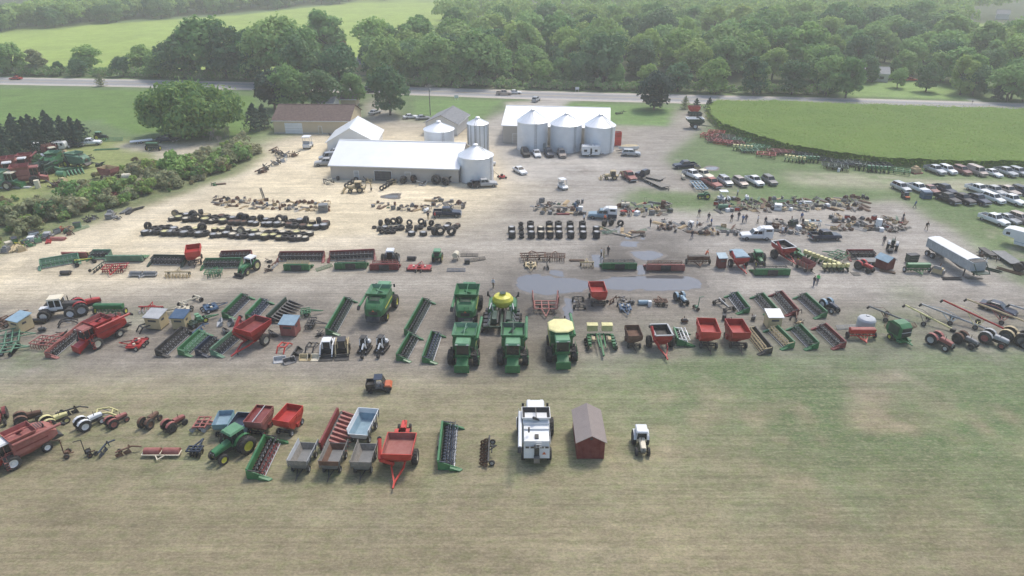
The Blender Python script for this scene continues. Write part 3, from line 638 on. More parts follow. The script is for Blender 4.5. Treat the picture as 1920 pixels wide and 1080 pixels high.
def golf_cart():
    R = thing('golf_cart', 'golf cart')
    b = MB(); b.prism([(-1.1, .3), (1.1, .3), (1.15, .55), (.7, .8), (.5, .4), (-.2, .4), (-.25, .7), (-1.1, .75)], -.55, .55, 'white_paint'); b.build('body', R)
    c = MB(); c.box(-.95, .5, -.6, .6, 1.8, 1.88, 'white_paint')
    for x in (-.85, .55):
        for s in (-1, 1): c.bar((x, s*.5, .7), (x*.8, s*.52, 1.8), .05, 'light_grey')
    c.build('canopy', R)
    s = MB(); s.box(-.6, -.1, -.5, .5, .7, .85, 'light_grey'); s.box(-.65, -.55, -.5, .5, .8, 1.2, 'light_grey'); s.build('seat', R)
    for x in (-.7, .75):
        for q in (-1, 1): wheel(R, x, q*.5, .23, .18, 'light_grey', lug=False, sub=False, n=12)
    return R
def wheel_loader(col='tan_paint'):
    R = thing('backhoe_loader', 'backhoe')
    b = MB(); b.loft([sec8(-.2, .45, .5, .4, .8, .9, 1.4, 1.5), sec8(1.6, .42, .48, .36, .8, .9, 1.35, 1.45)], col); b.box(-2.0, .0, -.55, .55, .6, 1.1, col); b.build('body', R)
    c = MB(); c.box(-1.2, .1, -.65, .65, 1.1, 2.3, 'glass_dark', (.05, .05, .04, .04)); c.box(-1.3, .2, -.72, .72, 2.3, 2.42, col)
    for x in (-1.2, .1):
        for s in (-1, 1): c.bar((x, s*.65, 1.1), (x*.97, s*.62, 2.3), .09, col)
    c.build('cab', R)
    l = MB()
    for s in (-1, 1): l.path([(.3, s*.6, 1.3), (1.9, s*.6, 1.1), (2.6, s*.6, .4)], .14, col)
    lo = l.build('loader_arms', R); k = MB(); k.prism([(2.55, .1), (3.2, .08), (3.2, .14), (2.7, .25), (2.7, .9), (2.55, .9)], -1.1, 1.1, col); k.build('bucket', lo)
    h = MB(); h.path([(-2.0, 0, .9), (-2.5, 0, 2.3), (-3.2, 0, 1.9), (-3.3, 0, .8)], .22, col); h.prism([(-3.5, .8), (-3.1, .8), (-3.1, .35), (-3.4, .3)], -.3, .3, 'dark_steel'); h.build('backhoe_arm', R)
    for s in (-1, 1): wheel(R, -.9, s*.85, .68, .42, 'tan_paint', n=16); wheel(R, 1.2, s*.8, .45, .3, 'tan_paint', n=16)
    return R
# ------------------------------------------------------------- road vehicles
def vehicle(kind='pickup', col='white_paint', cap=None, lower=None):
    nm = {'pickup': 'pickup_truck', 'sedan': 'sedan_car', 'suv': 'sport_utility_car', 'van': 'van'}[kind]
    R = thing(nm, {'pickup': 'pickup truck', 'sedan': 'car', 'suv': 'suv', 'van': 'van'}[kind])
    lo = lower or col
    if kind == 'pickup': L, W, zb, hood, belt, roof, ws, cabr, r = 5.6, 1.95, .45, 1.15, 1.18, 1.85, 1.05, -1.05, .39
    elif kind == 'suv': L, W, zb, hood, belt, roof, ws, cabr, r = 4.8, 1.88, .38, 1.08, 1.1, 1.75, 1.0, -2.25, .36
    elif kind == 'van': L, W, zb, hood, belt, roof, ws, cabr, r = 5.2, 1.95, .38, 1.1, 1.15, 2.0, 1.55, -2.5, .36
    else: L, W, zb, hood, belt, roof, ws, cabr, r = 4.7, 1.82, .30, .86, .92, 1.42, .85, -1.75, .33
    h = L/2; w = W/2
    s6 = lambda x, wd, z0, z1: [(x, -wd*.9, z0), (x, wd*.9, z0), (x, wd, z0+.18), (x, wd*.98, z1-.1), (x, wd*.86, z1), (x, -wd*.86, z1), (x, -wd*.98, z1-.1), (x, -wd, z0+.18)]
    b = MB(); rear = cabr if kind == 'pickup' else -h+.02
    rear_z = belt if kind != 'sedan' else belt-.02
    b.loft([s6(rear, w*.96 if kind != 'pickup' else w, zb+.05, rear_z), s6(rear+.25, w, zb, rear_z), s6(ws, w, zb, belt), s6(ws+.12, w, zb, hood), s6(h-.5, w*.98, zb, hood-.07), s6(h-.06, w*.9, zb+.05, hood-.22)], col)
    # greenhouse
    x0 = cabr if kind != 'sedan' else cabr+.1; sl = {'pickup': .12, 'suv': .35, 'van': .12, 'sedan': .65}[kind]; fs = {'pickup': .55, 'suv': .65, 'van': .55, 'sedan': .75}[kind]
    P = lambda x, y, z: (x, y, z)
    wi = w*.86; wt = w*.72
    B = [P(x0, -wi, belt), P(ws, -wi, belt), P(ws, wi, belt), P(x0, wi, belt)]; T = [P(x0+sl, -wt, roof), P(ws-fs, -wt, roof), P(ws-fs, wt, roof), P(x0+sl, wt, roof)]
    b.hexa(B+T, col)
    b.box(x0+sl-.02, ws-fs+.02, -wt-.02, wt+.02, roof, roof+.04, col, (.1, .1, .1, .1))
    if kind == 'pickup':
        b.box(-h, cabr, -w*.94, w*.94, zb, zb+.32, lo)
    b.build('body', R)
    bl = lambda a, c, t: tuple(a[i]+(c[i]-a[i])*t for i in range(3))
    def pane(p0, p1, q1, q0, nrm, name, u0=.08, u1=.92, v0=.1, v1=.9):
        # p bottom edge, q top edge
        a = bl(bl(p0, p1, u0), bl(q0, q1, u0), v0); bb = bl(bl(p0, p1, u1), bl(q0, q1, u1), v0); c = bl(bl(p0, p1, u1), bl(q0, q1, u1), v1); d = bl(bl(p0, p1, u0), bl(q0, q1, u0), v1)
        o = Vector(nrm)*.02; m = MB(); m.hexa([Vector(x)-o*.5 for x in (a, bb, c, d)]+[Vector(x)+o for x in (a, bb, c, d)], 'glass_dark'); m.build(name, R, smooth=0)
    pane(B[1], B[2], T[2], T[1], (.7, 0, .7), 'windshield', .05, .95, .06, .95)
    pane(B[3], B[0], T[0], T[3], (-.9, 0, .4), 'rear_window')
    if kind == 'van':
        for s, (i, j) in ((-1, (0, 1)), (1, (2, 3))): pane(B[i], B[j], T[j], T[i], (0, s*.95, .25), 'side_window', .70 if s < 0 else .06, .94 if s < 0 else .30)
    else:
        pane(B[0], B[1], T[1], T[0], (0, -.95, .25), 'side_window', .07, .5); pane(B[0], B[1], T[1], T[0], (0, -.95, .25), 'side_window', .55, .93)
        pane(B[2], B[3], T[3], T[2], (0, .95, .25), 'side_window', .07, .45); pane(B[2], B[3], T[3], T[2], (0, .95, .25), 'side_window', .5, .93)
    if kind == 'pickup':
        d = MB(); L2 = h+cabr
        for s in (-1, 1): d.box(-h+.03, cabr-.03, s*w*.96-.05, s*w*.96+.05, zb+.05, 1.2, lo)
        d.box(-h, -h+.07, -w*.93, w*.93, zb+.1, 1.2, lo); d.box(cabr-.08, cabr-.02, -w*.93, w*.93, zb+.1, 1.2, lo); d.box(-h+.07, cabr-.08, -w*.9, w*.9, zb+.32, zb+.36, 'dark_steel'); do = d.build('bed', R)
        if cap:
            hi = 2.35 if cap[1] else 1.8
            c = MB(); c.box(-h-.02, cabr-.04, -w*.98, w*.98, 1.21, hi, cap[0], (.06, .06, .1, .1)); 
            if cap[1]: c.box(cabr-.04, cabr+.9, -w*.8, w*.8, 1.93, hi, cap[0], (0, .5, .1, .1))
            co = c.build('bed_cap', R)
            for s in (-1, 1): g = MB(); g.box(-h+.3, cabr-.4, s*w*.93-.04, s*w*.93+.04, hi-.55, hi-.2, 'glass_dark'); g.build('cap_window', co)
    for s in (-1, 1):
        l = MB(); l.box(h-.2, h-.09, s*w*.68-.16, s*w*.68+.16, hood-.36, hood-.2, 'lamp_glass'); l.build('headlight', R)
        l = MB(); l.box(-h-.03, -h+.05, s*w*.82-.08, s*w*.82+.08, belt-.45, belt-.15, 'tail_red'); l.build('tail_light', R)
        for x in (h-.95, -h+1.05): wheel(R, x, s*(w-.10), r, .24, 'steel', lug=False, sub=False, n=14, name='wheel')
    g = MB(); g.box(h-.12, h-.04, -w*.45, w*.45, hood-.52, hood-.24, 'black_paint'); g.build('grille', R)
    g = MB(); g.box(h-.15, h+.04, -w*.9, w*.9, zb, zb+.2, 'light_grey' if kind == 'pickup' else lo, (0, .03, .1, .1)); g.build('front_bumper', R)
    g = MB(); g.box(-h-.08, -h+.1, -w*.9, w*.9, zb, zb+.2, 'light_grey' if kind == 'pickup' else lo, (.03, 0, .1, .1)); g.build('rear_bumper', R)
    return R
def flatbed_truck(col='navy_paint'):
    R = thing('flatbed_truck', 'truck')
    b = MB(); b.box(1.9, 3.3, -.95, .95, .7, 1.35, col, (0, .1, .05, .05)); b.box(.7, 2.0, -1.0, 1.0, .7, 1.5, col); b.hexa([(.7, -.95, 1.5), (2.0, -.95, 1.5), (2.0, .95, 1.5), (.7, .95, 1.5), (.75, -.85, 2.3), (1.6, -.85, 2.3), (1.6, .85, 2.3), (.75, .85, 2.3)], col); b.build('cab', R)
    g = MB(); g.hexa([(2.02, -.85, 1.55), (2.04, -.85, 1.55), (2.04, .85, 1.55), (2.02, .85, 1.55), (1.67, -.78, 2.22), (1.69, -.78, 2.22), (1.69, .78, 2.22), (1.67, .78, 2.22)], 'glass_dark')
    for s in (-1, 1): g.hexa([(.85, s*.96-.01, 1.55), (1.85, s*.96-.01, 1.55), (1.85, s*.96+.01, 1.55), (.85, s*.96+.01, 1.55), (.88, s*.88-.01, 2.2), (1.5, s*.88-.01, 2.2), (1.5, s*.88+.01, 2.2), (.88, s*.88+.01, 2.2)], 'glass_dark')
    g.build('window', R)
    d = MB(); d.box(-3.6, .55, -1.2, 1.2, 1.0, 1.15, 'wood_grey'); d.box(.45, .55, -1.1, 1.1, 1.15, 2.2, 'dark_steel'); d.box(-3.5, 3.0, -.4, .4, .6, 1.0, 'dark_steel'); d.build('flat_bed', R)
    for x, y in ((2.4, .95), (-2.2, .95)):
        for s in (-1, 1): wheel(R, x, s*y, .46, .3, 'light_grey', lug=False, sub=False, n=14)
    return R
def flat_trailer(L=6., deck='wood_grey', col='dark_steel', W=2.2, open_frame=False):
    R = thing('flat_trailer', 'trailer'); h = L/2
    d = MB()
    if open_frame:
        for y in (-W/2, -W/6, W/6, W/2): d.bar((-h, y, .62), (h, y, .62), .2, deck)
        for k in range(4): x = -h+L*k/3; d.bar((x, -W/2, .6), (x, W/2, .6), .2, deck)
    else: d.box(-h, h, -W/2, W/2, .58, .70, deck)
    d.build('deck', R)
    f = MB(); f.bar((-h, -.4, .5), (h, -.4, .5), .14, col); f.bar((-h, .4, .5), (h, .4, .5), .14, col); f.bar((h, -.6, .5), (h+1.2, 0, .45), .12, col); f.bar((h, .6, .5), (h+1.2, 0, .45), .12, col); f.bar((h+1.0, 0, .5), (h+1.0, 0, .05), .08, col); f.build('frame', R)
    for x in (-.9, -.05):
        for s in (-1, 1): wheel(R, x, s*(W/2+.02), .34, .2, 'light_grey', lug=False, sub=False, n=14)
    return R
def hopper_trailer(L=9.5):
    R = thing('semi_grain_trailer', 'semi trailer'); h = L/2
    b = MB(); b.box(-h, h, -1.28, 1.28, 1.55, 3.1, 'trailer_side_shaded')
    for i in range(18):
        x = -h+.2+i*(L-.4)/17
        for s in (-1, 1): b.box(x-.03, x+.03, s*1.30-.03, s*1.30+.03, 1.6, 3.05, 'trailer_side_shaded')
    b.build('box', R)
    t = MB(); t.prismx([(-1.32, 3.105), (1.32, 3.105), (1.0, 3.25), (0, 3.34), (-1.0, 3.25)], -h-.03, h-1.2, 'white_paint'); t.build('roll_tarp', R)
    t = MB(); t.box(h-1.15, h-.05, -1.15, 1.15, 3.1, 3.16, 'dark_steel'); t.build('open_end', R)
    for x in (-h*.45, h*.4):
        k = MB(); k.hexa([(x-.35, -.4, .75), (x+.35, -.4, .75), (x+.35, .4, .75), (x-.35, .4, .75), (x-2.0, -1.2, 1.55), (x+2.0, -1.2, 1.55), (x+2.0, 1.2, 1.55), (x-2.0, 1.2, 1.55)], 'grey_paint'); k.build('hopper', R)
    f = MB(); f.box(-h, -h+2.4, -.5, .5, .95, 1.2, 'dark_steel'); f.box(h, h+1.3, -1.2, 1.2, 1.5, 1.62, 'dark_green')
    for s in (-1, 1): f.bar((h+1.3, s*1.1, 1.55), (h+.05, s*1.1, 2.9), .1, 'dark_green'); f.bar((h-1.5, s*.9, 1.5), (h-1.5, s*.9, .1), .14, 'dark_steel'); f.bar((h+.1, s*.5, 1.5), (h+.1, s*.5, .8), .1, 'dark_green')
    f.build('frame', R)
    for x in (-h+.55, -h+1.75):
        for s in (-1, 1): wheel(R, x, s*1.0, .5, .45, 'silver_paint', lug=False, n=16)
    return R
def camper(L=6., W=2.3, nose=False, Hh=2.7):
    R = thing('camper_trailer', 'camper'); h = L/2
    b = MB()
    if nose: b.prism([(-h, .6), (h-2.2, .6), (h-2.0, 1.6), (h-.2, 1.75), (h, 2.1), (h-.1, Hh+.25), (h-.9, Hh+.5), (-h, Hh+.45)], -W/2, W/2, 'white_paint')
    else: b.prism([(-h, .5), (h-.25, .5), (h, .9), (h, Hh-.4), (h-.3, Hh-.02), (-h+.2, Hh), (-h, Hh-.2)], -W/2, W/2, 'white_paint')
    b.build('body', R)
    for s in (-1, 1):
        for x0, x1, z0, z1 in ((-h*.7, -h*.35, 1.5, 2.1), (h*.0, h*.18, 1.5, 2.0), (h*.75, h*.88, 2.0, 2.45)) if nose else ((-h*.8, -h*.45, 1.35, 1.9), (-.1*h, .1*h, .7, 2.2), (h*.4, h*.7, 1.35, 1.9)):
            w = MB(); w.box(x0, x1, s*W/2-.02*(s < 0)-.005, s*W/2+.02*(s > 0)+.005, z0, z1, 'glass_dark'); w.build('window', R)
        t = MB(); t.box(-h*.9, h*.55, s*W/2-.01-.005*(s < 0), s*W/2+.01+.005*(s > 0), 1.08, 1.16, 'pale_blue'); t.build('side_stripe', R)
    r = MB(); z = Hh+.46 if nose else Hh-.01
    r.box(-.5, .3, -.35, .35, z, z+.25, 'light_grey', (.08, .08, .08, .08)); r.box(h*.3, h*.3+.4, -.2, .2, z-.01, z+.12, 'light_grey'); r.build('roof_unit', R)
    for x in ((-.9, -.1) if nose else (-.3,)):
        for s in (-1, 1): wheel(R, x, s*(W/2-.08), .36, .22, 'light_grey', lug=False, sub=False, n=14)
    if not nose: t = MB(); t.bar((h, -.5, .5), (h+1.1, 0, .5), .1, 'dark_steel'); t.bar((h, .5, .5), (h+1.1, 0, .5), .1, 'dark_steel'); t.cyl((h+.5, 0, .5), (h+.5, 0, .95), .16, 'white_paint'); t.build('hitch', R)
    return R
# ------------------------------------------------------------- sheds, tanks, tires
def hunting_blind(wall='plywood', roof='teal_roof', W=1.9, D=1.9, legs=False):
    R = thing('hunting_blind', 'hunting blind')
    a, c = W/2, D/2
    b = MB(); b.box(-a, a, -c, c, .15, 1.95, wall); b.build('wall', R)
    r = MB(); r.hexa([(-a-.15, -c-.18, 1.9), (a+.15, -c-.18, 1.9), (a+.15, c+.15, 2.25), (-a-.15, c+.15, 2.25), (-a-.15, -c-.18, 1.99), (a+.15, -c-.18, 1.99), (a+.15, c+.15, 2.34), (-a-.15, c+.15, 2.34)], roof); r.build('roof', R)
    for x0, x1, y0, y1 in ((-a*.55, a*.55, -c-.012, -c+.01), (a-.01, a+.012, -c*.5, c*.1)):
        w = MB(); w.box(x0, x1, y0, y1, 1.25, 1.55, 'door_dark'); w.build('window', R)
    s = MB(); s.bar((-a, -c*.8, .08), (a, -c*.8, .08), .14, 'wood_brown'); s.bar((-a, c*.8, .08), (a, c*.8, .08), .14, 'wood_brown'); s.build('skid', R)
    return R
def gable_hut(wall='barn_red', roof='pale_blue', W=2.2, L=2.4, e=1.9, p=2.5):
    R = thing('garden_shed', 'shed'); a, c = L/2, W/2
    b = MB(); b.prismx([(-c, 0.05), (c, .05), (c, e), (0, p), (-c, e)], -a, a, wall); b.build('wall', R)
    for s in (-1, 1):
        r = MB(); t = (p-e)/c
        r.hexa([(-a-.2, s*(c+.2), e-.2*t), (a+.2, s*(c+.2), e-.2*t), (a+.2, 0, p), (-a-.2, 0, p), (-a-.2, s*(c+.2), e-.2*t+.07), (a+.2, s*(c+.2), e-.2*t+.07), (a+.2, 0, p+.07), (-a-.2, 0, p+.07)][:8], roof); r.build('roof', R)
    v = MB(); v.box(a-.01, a+.02, -.14, .14, p-.55, p-.3, 'door_dark'); v.build('vent', R)
    d = MB(); d.box(a-.01, a+.015, -.02, .02, .1, e, 'dark_red'); d.box(a-.01, a+.02, -c*.62, -c*.58, .1, e-.05, 'dark_red'); d.box(a-.01, a+.02, c*.58, c*.62, .1, e-.05, 'dark_red'); d.build('door', R)
    return R
def tire(r=.7, w=.7, rim=None, stand=False):
    R = thing('loose_tire', 'tire') if rim else None
    b = MB(); h = w/2; ax = 'y' if stand else 'z'
    b.lathe([(.55*r, -h*.85), (.62*r, -h), (.88*r, -h), (r, -h*.7), (r, h*.7), (.88*r, h), (.62*r, h), (.55*r, h*.85), (.57*r, 0), (.55*r, -h*.85)], 'rubber', 18, ax, (0, 0, r if stand else h))
    for i in range(14):
        t = 2*pi*i/14
        for q in (-1, 1):
            p0 = (cos(t)*r, sin(t)*r, q*h*.8); p1 = (cos(t+.2)*r, sin(t+.2)*r, 0)
            if stand: b.bar((p0[0], p0[2], p0[1]+r), (p1[0], p1[2], p1[1]+r), .07*r, 'rubber')
            else: b.bar((p0[0], p0[1], p0[2]+h), (p1[0], p1[1], p1[2]+h), .07*r, 'rubber')
    if not rim:
        o = b.build('loose_tire'); o['category'] = 'tire'; return o
    b.build('tread', R)
    g = MB(); o = (0, 0, r if stand else h)
    g.lathe([(.57*r, -h*.8), (.80*r, h*.98), (.78*r, h*1.06), (.66*r, h*.95), (.2*r, h*.9), (.16*r, h), (.01, h)], rim, 16, ax, o); g.build('rim', R)
    return R
def poly_tank():
    R = thing('water_tank', 'tank')
    b = MB(); b.lathe([(1.15, 0), (1.2, .1), (1.2, 1.15), (1.05, 1.4), (.5, 1.65), (.25, 1.7)], 'tank_plastic', 24, 'z'); b.build('shell', R)
    c = MB(); c.lathe([(.25, 1.68), (.27, 1.8), (.01, 1.82)], 'light_grey', 14, 'z'); c.build('lid', R)
    return R
def tank_stand(col='white_paint'):
    R = thing('sprayer_tank', 'tank')
    b = MB(); b.cyl((-.6, 0, 1.0), (.6, 0, 1.0), .5, col, n=16); b.build('drum', R)
    f = MB()
    for x in (-.5, .5):
        for s in (-1, 1): f.bar((x, s*.45, 0), (x, s*.3, .7), .07, 'dark_steel')
    f.bar((-.5, 0, .5), (.5, 0, .5), .1, 'dark_steel'); f.build('stand', R)
    return R
# ------------------------------------------------------------- small lots laid out in rows (single meshes)
def small(name, cat, b): o = b.build(name); o['category'] = cat; return o
def pallet(col='wood_tan', load=None):
    b = MB()
    for y in (-.5, 0, .5): b.box(-.6, .6, y-.05, y+.05, 0, .1, col)
    for i in range(6): x = -.6+i*.22; b.box(x, x+.12, -.55, .55, .1, .13, col)
    if load: b.box(-.5, .45, -.45, .4, .13, .13+.45, load, (.05, .1, .08, .02)); b.box(-.3, .2, -.3, .3, .58, .8, load, (.1, .05, .1, .05))
    return small('loaded_pallet' if load else 'wooden_pallet', 'pallet', b)
def crate(col='wood_tan', s=.8):
    b = MB(); frustum_shell(b, s*1.3, s, s*.7, s*1.25, s*.95, .02, col, col)
    for k in (.2, .45): b.box(-s*.66, s*.66, -s*.52, s*.52, s*k, s*k+.04, col) if False else None
    b.box(-s*.4, s*.3, -s*.3, s*.25, .1, s*.6, 'dark_steel', (.1, .1, .05, .1))
    return small('parts_crate', 'crate', b)
def barrel(col='blue_paint'):
    b = MB(); b.lathe([(.01, 0), (.28, 0), (.29, .28), (.31, .3), (.29, .32), (.29, .58), (.31, .6), (.29, .62), (.28, .88), (.26, .86), (.01, .86)], col, 14, 'z'); return small('steel_barrel', 'barrel', b)
def planks(col='wood_grey', L=2.4):
    b = MB(); r = random.Random(3)
    for k in range(4):
        for i in range(4-k//2): y = -.35+i*.2+r.uniform(-.02, .02); d = r.uniform(-.15, .15); b.box(-L/2+d, L/2+d, y, y+.16, .06*k, .06*k+.05, col)
    return small('plank_pile', 'planks', b)
def pipes(col='steel', L=2.6):
    b = MB(); r = random.Random(4)
    for i in range(9): y = r.uniform(-.35, .35); z = .05+.1*(i//4); d = r.uniform(-.2, .2); b.cyl((-L/2+d, y, z), (L/2+d, y+r.uniform(-.15, .15), z), .05, col, n=6)
    return small('pipe_bundle', 'pipes', b)
def toolbox(col='red_paint'):
    b = MB(); b.box(-.5, .5, -.28, .28, .12, .8, col)
    for z in (.25, .42, .6): b.box(-.46, .46, -.30, -.27, z, z+.03, 'steel')
    b.box(-.52, .52, -.3, .3, .8, .86, 'black_paint')
    for x in (-.4, .4):
        for y in (-.2, .2): b.cyl((x, y-.03, .06), (x, y+.03, .06), .06, 'rubber', n=8)
    return small('tool_chest', 'tool chest', b)
def bench(col='wood_tan'):
    b = MB(); b.box(-1.0, 1.0, -.38, .38, .72, .78, col)
    for x in (-.9, .9):
        for y in (-.3, .3): b.bar((x, y, 0), (x, y, .72), .07, col)
    b.box(-.6, -.1, -.2, .2, .78, 1.0, 'dark_steel', (.05, .05, .05, .05)); b.box(.2, .7, -.25, .1, .78, .9, 'rust'); b.bar((-.9, 0, .3), (.9, 0, .3), .06, col)
    return small('work_bench', 'bench', b)
def engine(col='dark_steel'):
    b = MB(); b.box(-.4, .4, -.25, .25, .15, .65, col, (.05, .05, .05, .05)); b.box(-.35, .3, -.3, -.1, .55, .8, 'steel', (.05,)*4); b.cyl((.4, 0, .35), (.52, 0, .35), .22, 'steel', n=10); b.cyl((-.5, .1, .4), (-.4, .1, .4), .16, 'dark_steel', n=10); b.cyl((0, .2, .6), (0, .25, .95), .05, 'rust', n=6); b.box(-.4, .4, -.3, .3, 0, .15, 'wood_grey')
    return small('engine_block', 'engine', b)
def scrap(col='rust', sd=1):
    b = MB(); r = random.Random(sd)
    b.box(-.3, .3, -.25, .25, .02, .3, col, (.08, .05, .02, .1))
    for i in range(9):
        p = Vector((r.uniform(-.7, .7), r.uniform(-.5, .5), r.uniform(.03, .4))); q = Vector((r.uniform(-.8, .8), r.uniform(-.6, .6), r.uniform(.03, .7)))
        b.bar(p, q, r.uniform(.05, .12), col if i % 2 else 'dark_steel')
    b.lathe([(.22, -.04), (.3, 0), (.22, .04), (.15, 0), (.22, -.04)], col, 10, 'z', (.35, -.2, .1))
    return small('scrap_iron', 'scrap', b)
def mower_push(col='red_paint'):
    b = MB(); b.box(-.3, .35, -.28, .28, .12, .26, col, (.05,)*4); b.cyl((0, 0, .26), (0, 0, .45), .15, 'dark_steel', n=10)
    for x in (-.3, .35):
        for s in (-1, 1): b.cyl((x, s*.28, .12), (x, s*.34, .12), .12, 'rubber', n=10)
    for s in (-1, 1): b.bar((-.25, s*.22, .25), (-1.0, s*.22, .95), .03, 'black_paint')
    b.bar((-1.0, -.22, .95), (-1.0, .22, .95), .03, 'black_paint'); return small('push_mower', 'mower', b)
def ladder_item(col='light_grey'):
    b = MB()
    for s in (-1, 1): b.bar((-1.5, s*.22, .06), (1.5, s*.22, .06), .07, col)
    for i in range(9): b.bar((-1.4+i*.35, -.22, .06), (-1.4+i*.35, .22, .06), .04, col)
    return small('steel_ladder', 'ladder', b)
def carton(col='white_paint'):
    b = MB(); b.box(-.45, .45, -.4, .4, .02, .75, col); b.box(-.45, .45, -.41, -.38, .4, .44, 'grey_paint'); b.box(-.2, .2, -.425, -.4, .5, .55, 'dark_steel'); return small('white_appliance', 'appliance', b)
def gate_panel(col='faded_green'):
    b = MB()
    for z in (.1, .35, .6, .85, 1.1): b.bar((-1.5, z*.5, z*.35+.04), (1.5, z*.5, z*.35+.04), .05, col)
    for x in (-1.5, -.5, .5, 1.5): b.bar((x, .05, .07), (x, .55, .42), .05, col)
    return small('gate_panel', 'gate', b)
def bucket_att(col='dark_steel', W=1.7):
    b = MB(); b.prism([(-.35, .05), (.45, .03), (.45, .08), (-.25, .16), (-.25, .65), (-.35, .68)], -W/2, W/2, col)
    for s in (-1, 1): b.prism([(-.3, .06), (.42, .04), (-.1, .6), (-.3, .65)], s*W/2-.03, s*W/2+.03, col)
    b.box(-.45, -.35, -.5, .5, .2, .6, 'grey_paint'); return small('loader_bucket', 'loader bucket', b)
def loader_frame(col='dark_steel'):
    b = MB()
    for s in (-1, 1): b.path([(-1.2, s*.5, .05), (-.6, s*.5, .75), (.6, s*.5, .7), (1.3, s*.5, .08)], .14, col); b.bar((-.2, s*.5, .72), (.5, s*.45, .3), .08, 'light_grey')
    b.bar((-.6, -.5, .75), (-.6, .5, .75), .12, col); b.bar((.9, -.5, .45), (.9, .5, .45), .1, col); return small('implement_frame', 'implement frame', b)
def land_roller(col='black_paint', W=2.4):
    b = MB(); b.cyl((0, -W/2, .38), (0, W/2, .38), .36, col, n=14); b.bar((.5, -W/2-.1, .4), (.5, W/2+.1, .4), .1, 'dark_steel')
    for s in (-1, 1): b.bar((.5, s*(W/2+.08), .4), (0, s*(W/2+.08), .38), .1, 'dark_steel')
    return small('land_roller', 'roller', b)
def fuel_tank(col='white_paint'):
    b = MB(); b.cyl((-.7, 0, .55), (.7, 0, .55), .4, col, n=14); b.box(-.5, -.35, -.4, .4, 0, .3, 'dark_steel'); b.box(.35, .5, -.4, .4, 0, .3, 'dark_steel'); b.cyl((0, 0, .95), (0, 0, 1.1), .1, 'dark_steel', n=8); return small('fuel_tank', 'tank', b)
# ------------------------------------------------------------- people
def person(shirt='shirt_dark', pants='denim', pose=0, hat=None):
    me = bpy.data.meshes.new('sk'); st = {0: (.10, -.10, .0, 0), 1: (.28, -.25, .1, 1), 2: (.12, -.12, .35, 2)}[pose]; lean = st[2]
    V = [(0, 0, .95), (lean*.5, 0, 1.2), (lean, 0, 1.42), (lean*1.2, 0, 1.53), (lean*1.35, 0, 1.66), (lean*1.4+.02, 0, 1.76),
         (0, .1, .88), (st[0]*.6, .11, .48), (st[0], .12, .07), (st[0]+.17, .13, .04), (0, -.1, .88), (st[1]*.4, -.11, .48), (st[1], -.12, .07), (st[1]+.17, -.13, .04),
         (lean, .2, 1.38), (lean+.04, .27, 1.1), (lean+.16, .26, .87), (lean+.2, .25, .76), (lean, -.2, 1.38), (lean-.03, -.27, 1.1), (lean+.1, -.27, .87), (lean+.14, -.26, .76)]
    E = [(0, 1), (1, 2), (2, 3), (3, 4), (4, 5), (0, 6), (6, 7), (7, 8), (8, 9), (0, 10), (10, 11), (11, 12), (12, 13), (2, 14), (14, 15), (15, 16), (16, 17), (2, 18), (18, 19), (19, 20), (20, 21)]
    Rr = [.15, .15, .16, .07, .105, .09, .1, .075, .055, .05, .1, .075, .055, .05, .075, .055, .045, .045, .075, .055, .045, .045]
    me.from_pydata(V, E, []); o = bpy.data.objects.new('sk', me); C.objects.link(o)
    md = o.modifiers.new('s', 'SKIN'); su = o.modifiers.new('u', 'SUBSURF'); su.levels = 1
    for i, sv in enumerate(me.skin_vertices[0].data): sv.radius = (Rr[i], Rr[i]); sv.use_root = (i == 0)
    dg = bpy.context.evaluated_depsgraph_get(); dg.update(); m2 = bpy.data.meshes.new_from_object(o.evaluated_get(dg)); bpy.data.objects.remove(o)
    m2.materials.clear()
    for k in (pants, shirt, 'skin', hat or 'hair', 'black_paint'): m2.materials.append(M[k])
    for p in m2.polygons:
        c = p.center; p.use_smooth = True
        arm = abs(c.y) > .19 and c.z > .6
        p.material_index = 4 if c.z < .1 else (2 if arm and c.z < .95 else (0 if c.z < .98 and not arm else (1 if c.z < 1.49 else (3 if c.z > 1.72 or (c.x < lean*1.3-.03 and c.z > 1.6) else 2))))
    m2.name = 'person'; q = bpy.data.objects.new('person', m2); C.objects.link(q); q['category'] = 'person'
    return q
# ------------------------------------------------------------- ground: one sheet with soil and grass as painted soil types
def vnoise(x, y, sc, seed=0):
    r = np.random.default_rng(seed); T = r.random((256, 256)); x = x/sc; y = y/sc
    xi = np.floor(x).astype(int); yi = np.floor(y).astype(int); fx = x-xi; fy = y-yi; fx = fx*fx*(3-2*fx); fy = fy*fy*(3-2*fy)
    g = lambda a, b: T[a % 256, b % 256]
    return (g(xi, yi)*(1-fx)+g(xi+1, yi)*fx)*(1-fy)+(g(xi, yi+1)*(1-fx)+g(xi+1, yi+1)*fx)*fy
def inpoly(px, py, poly):
    ins = np.zeros(px.shape, bool); n = len(poly)
    for i in range(n):
        x0, y0 = poly[i]; x1, y1 = poly[(i+1) % n]
        if y0 == y1: continue
        ins ^= ((y0 > py) != (y1 > py)) & (px < (x1-x0)*(py-y0)/(y1-y0)+x0)
    return ins
def blur(a, k):
    if k < 1: return a
    for ax in (0, 1):
        for _ in range(2):
            p = np.pad(a, [(k+1, k) if i == ax else (0, 0) for i in (0, 1)], mode='edge'); c = np.cumsum(p, axis=ax)
            a = (np.take(c, range(2*k+1, c.shape[ax]), ax)-np.take(c, range(0, c.shape[ax]-2*k-1), ax))/(2*k+1)
    return a
GRAVEL = (.290, .262, .218); TAN = (.60, .515, .355); STRAW = (.252, .217, .143); GRASS = (.120, .172, .075); LUSH = (.115, .19, .050)
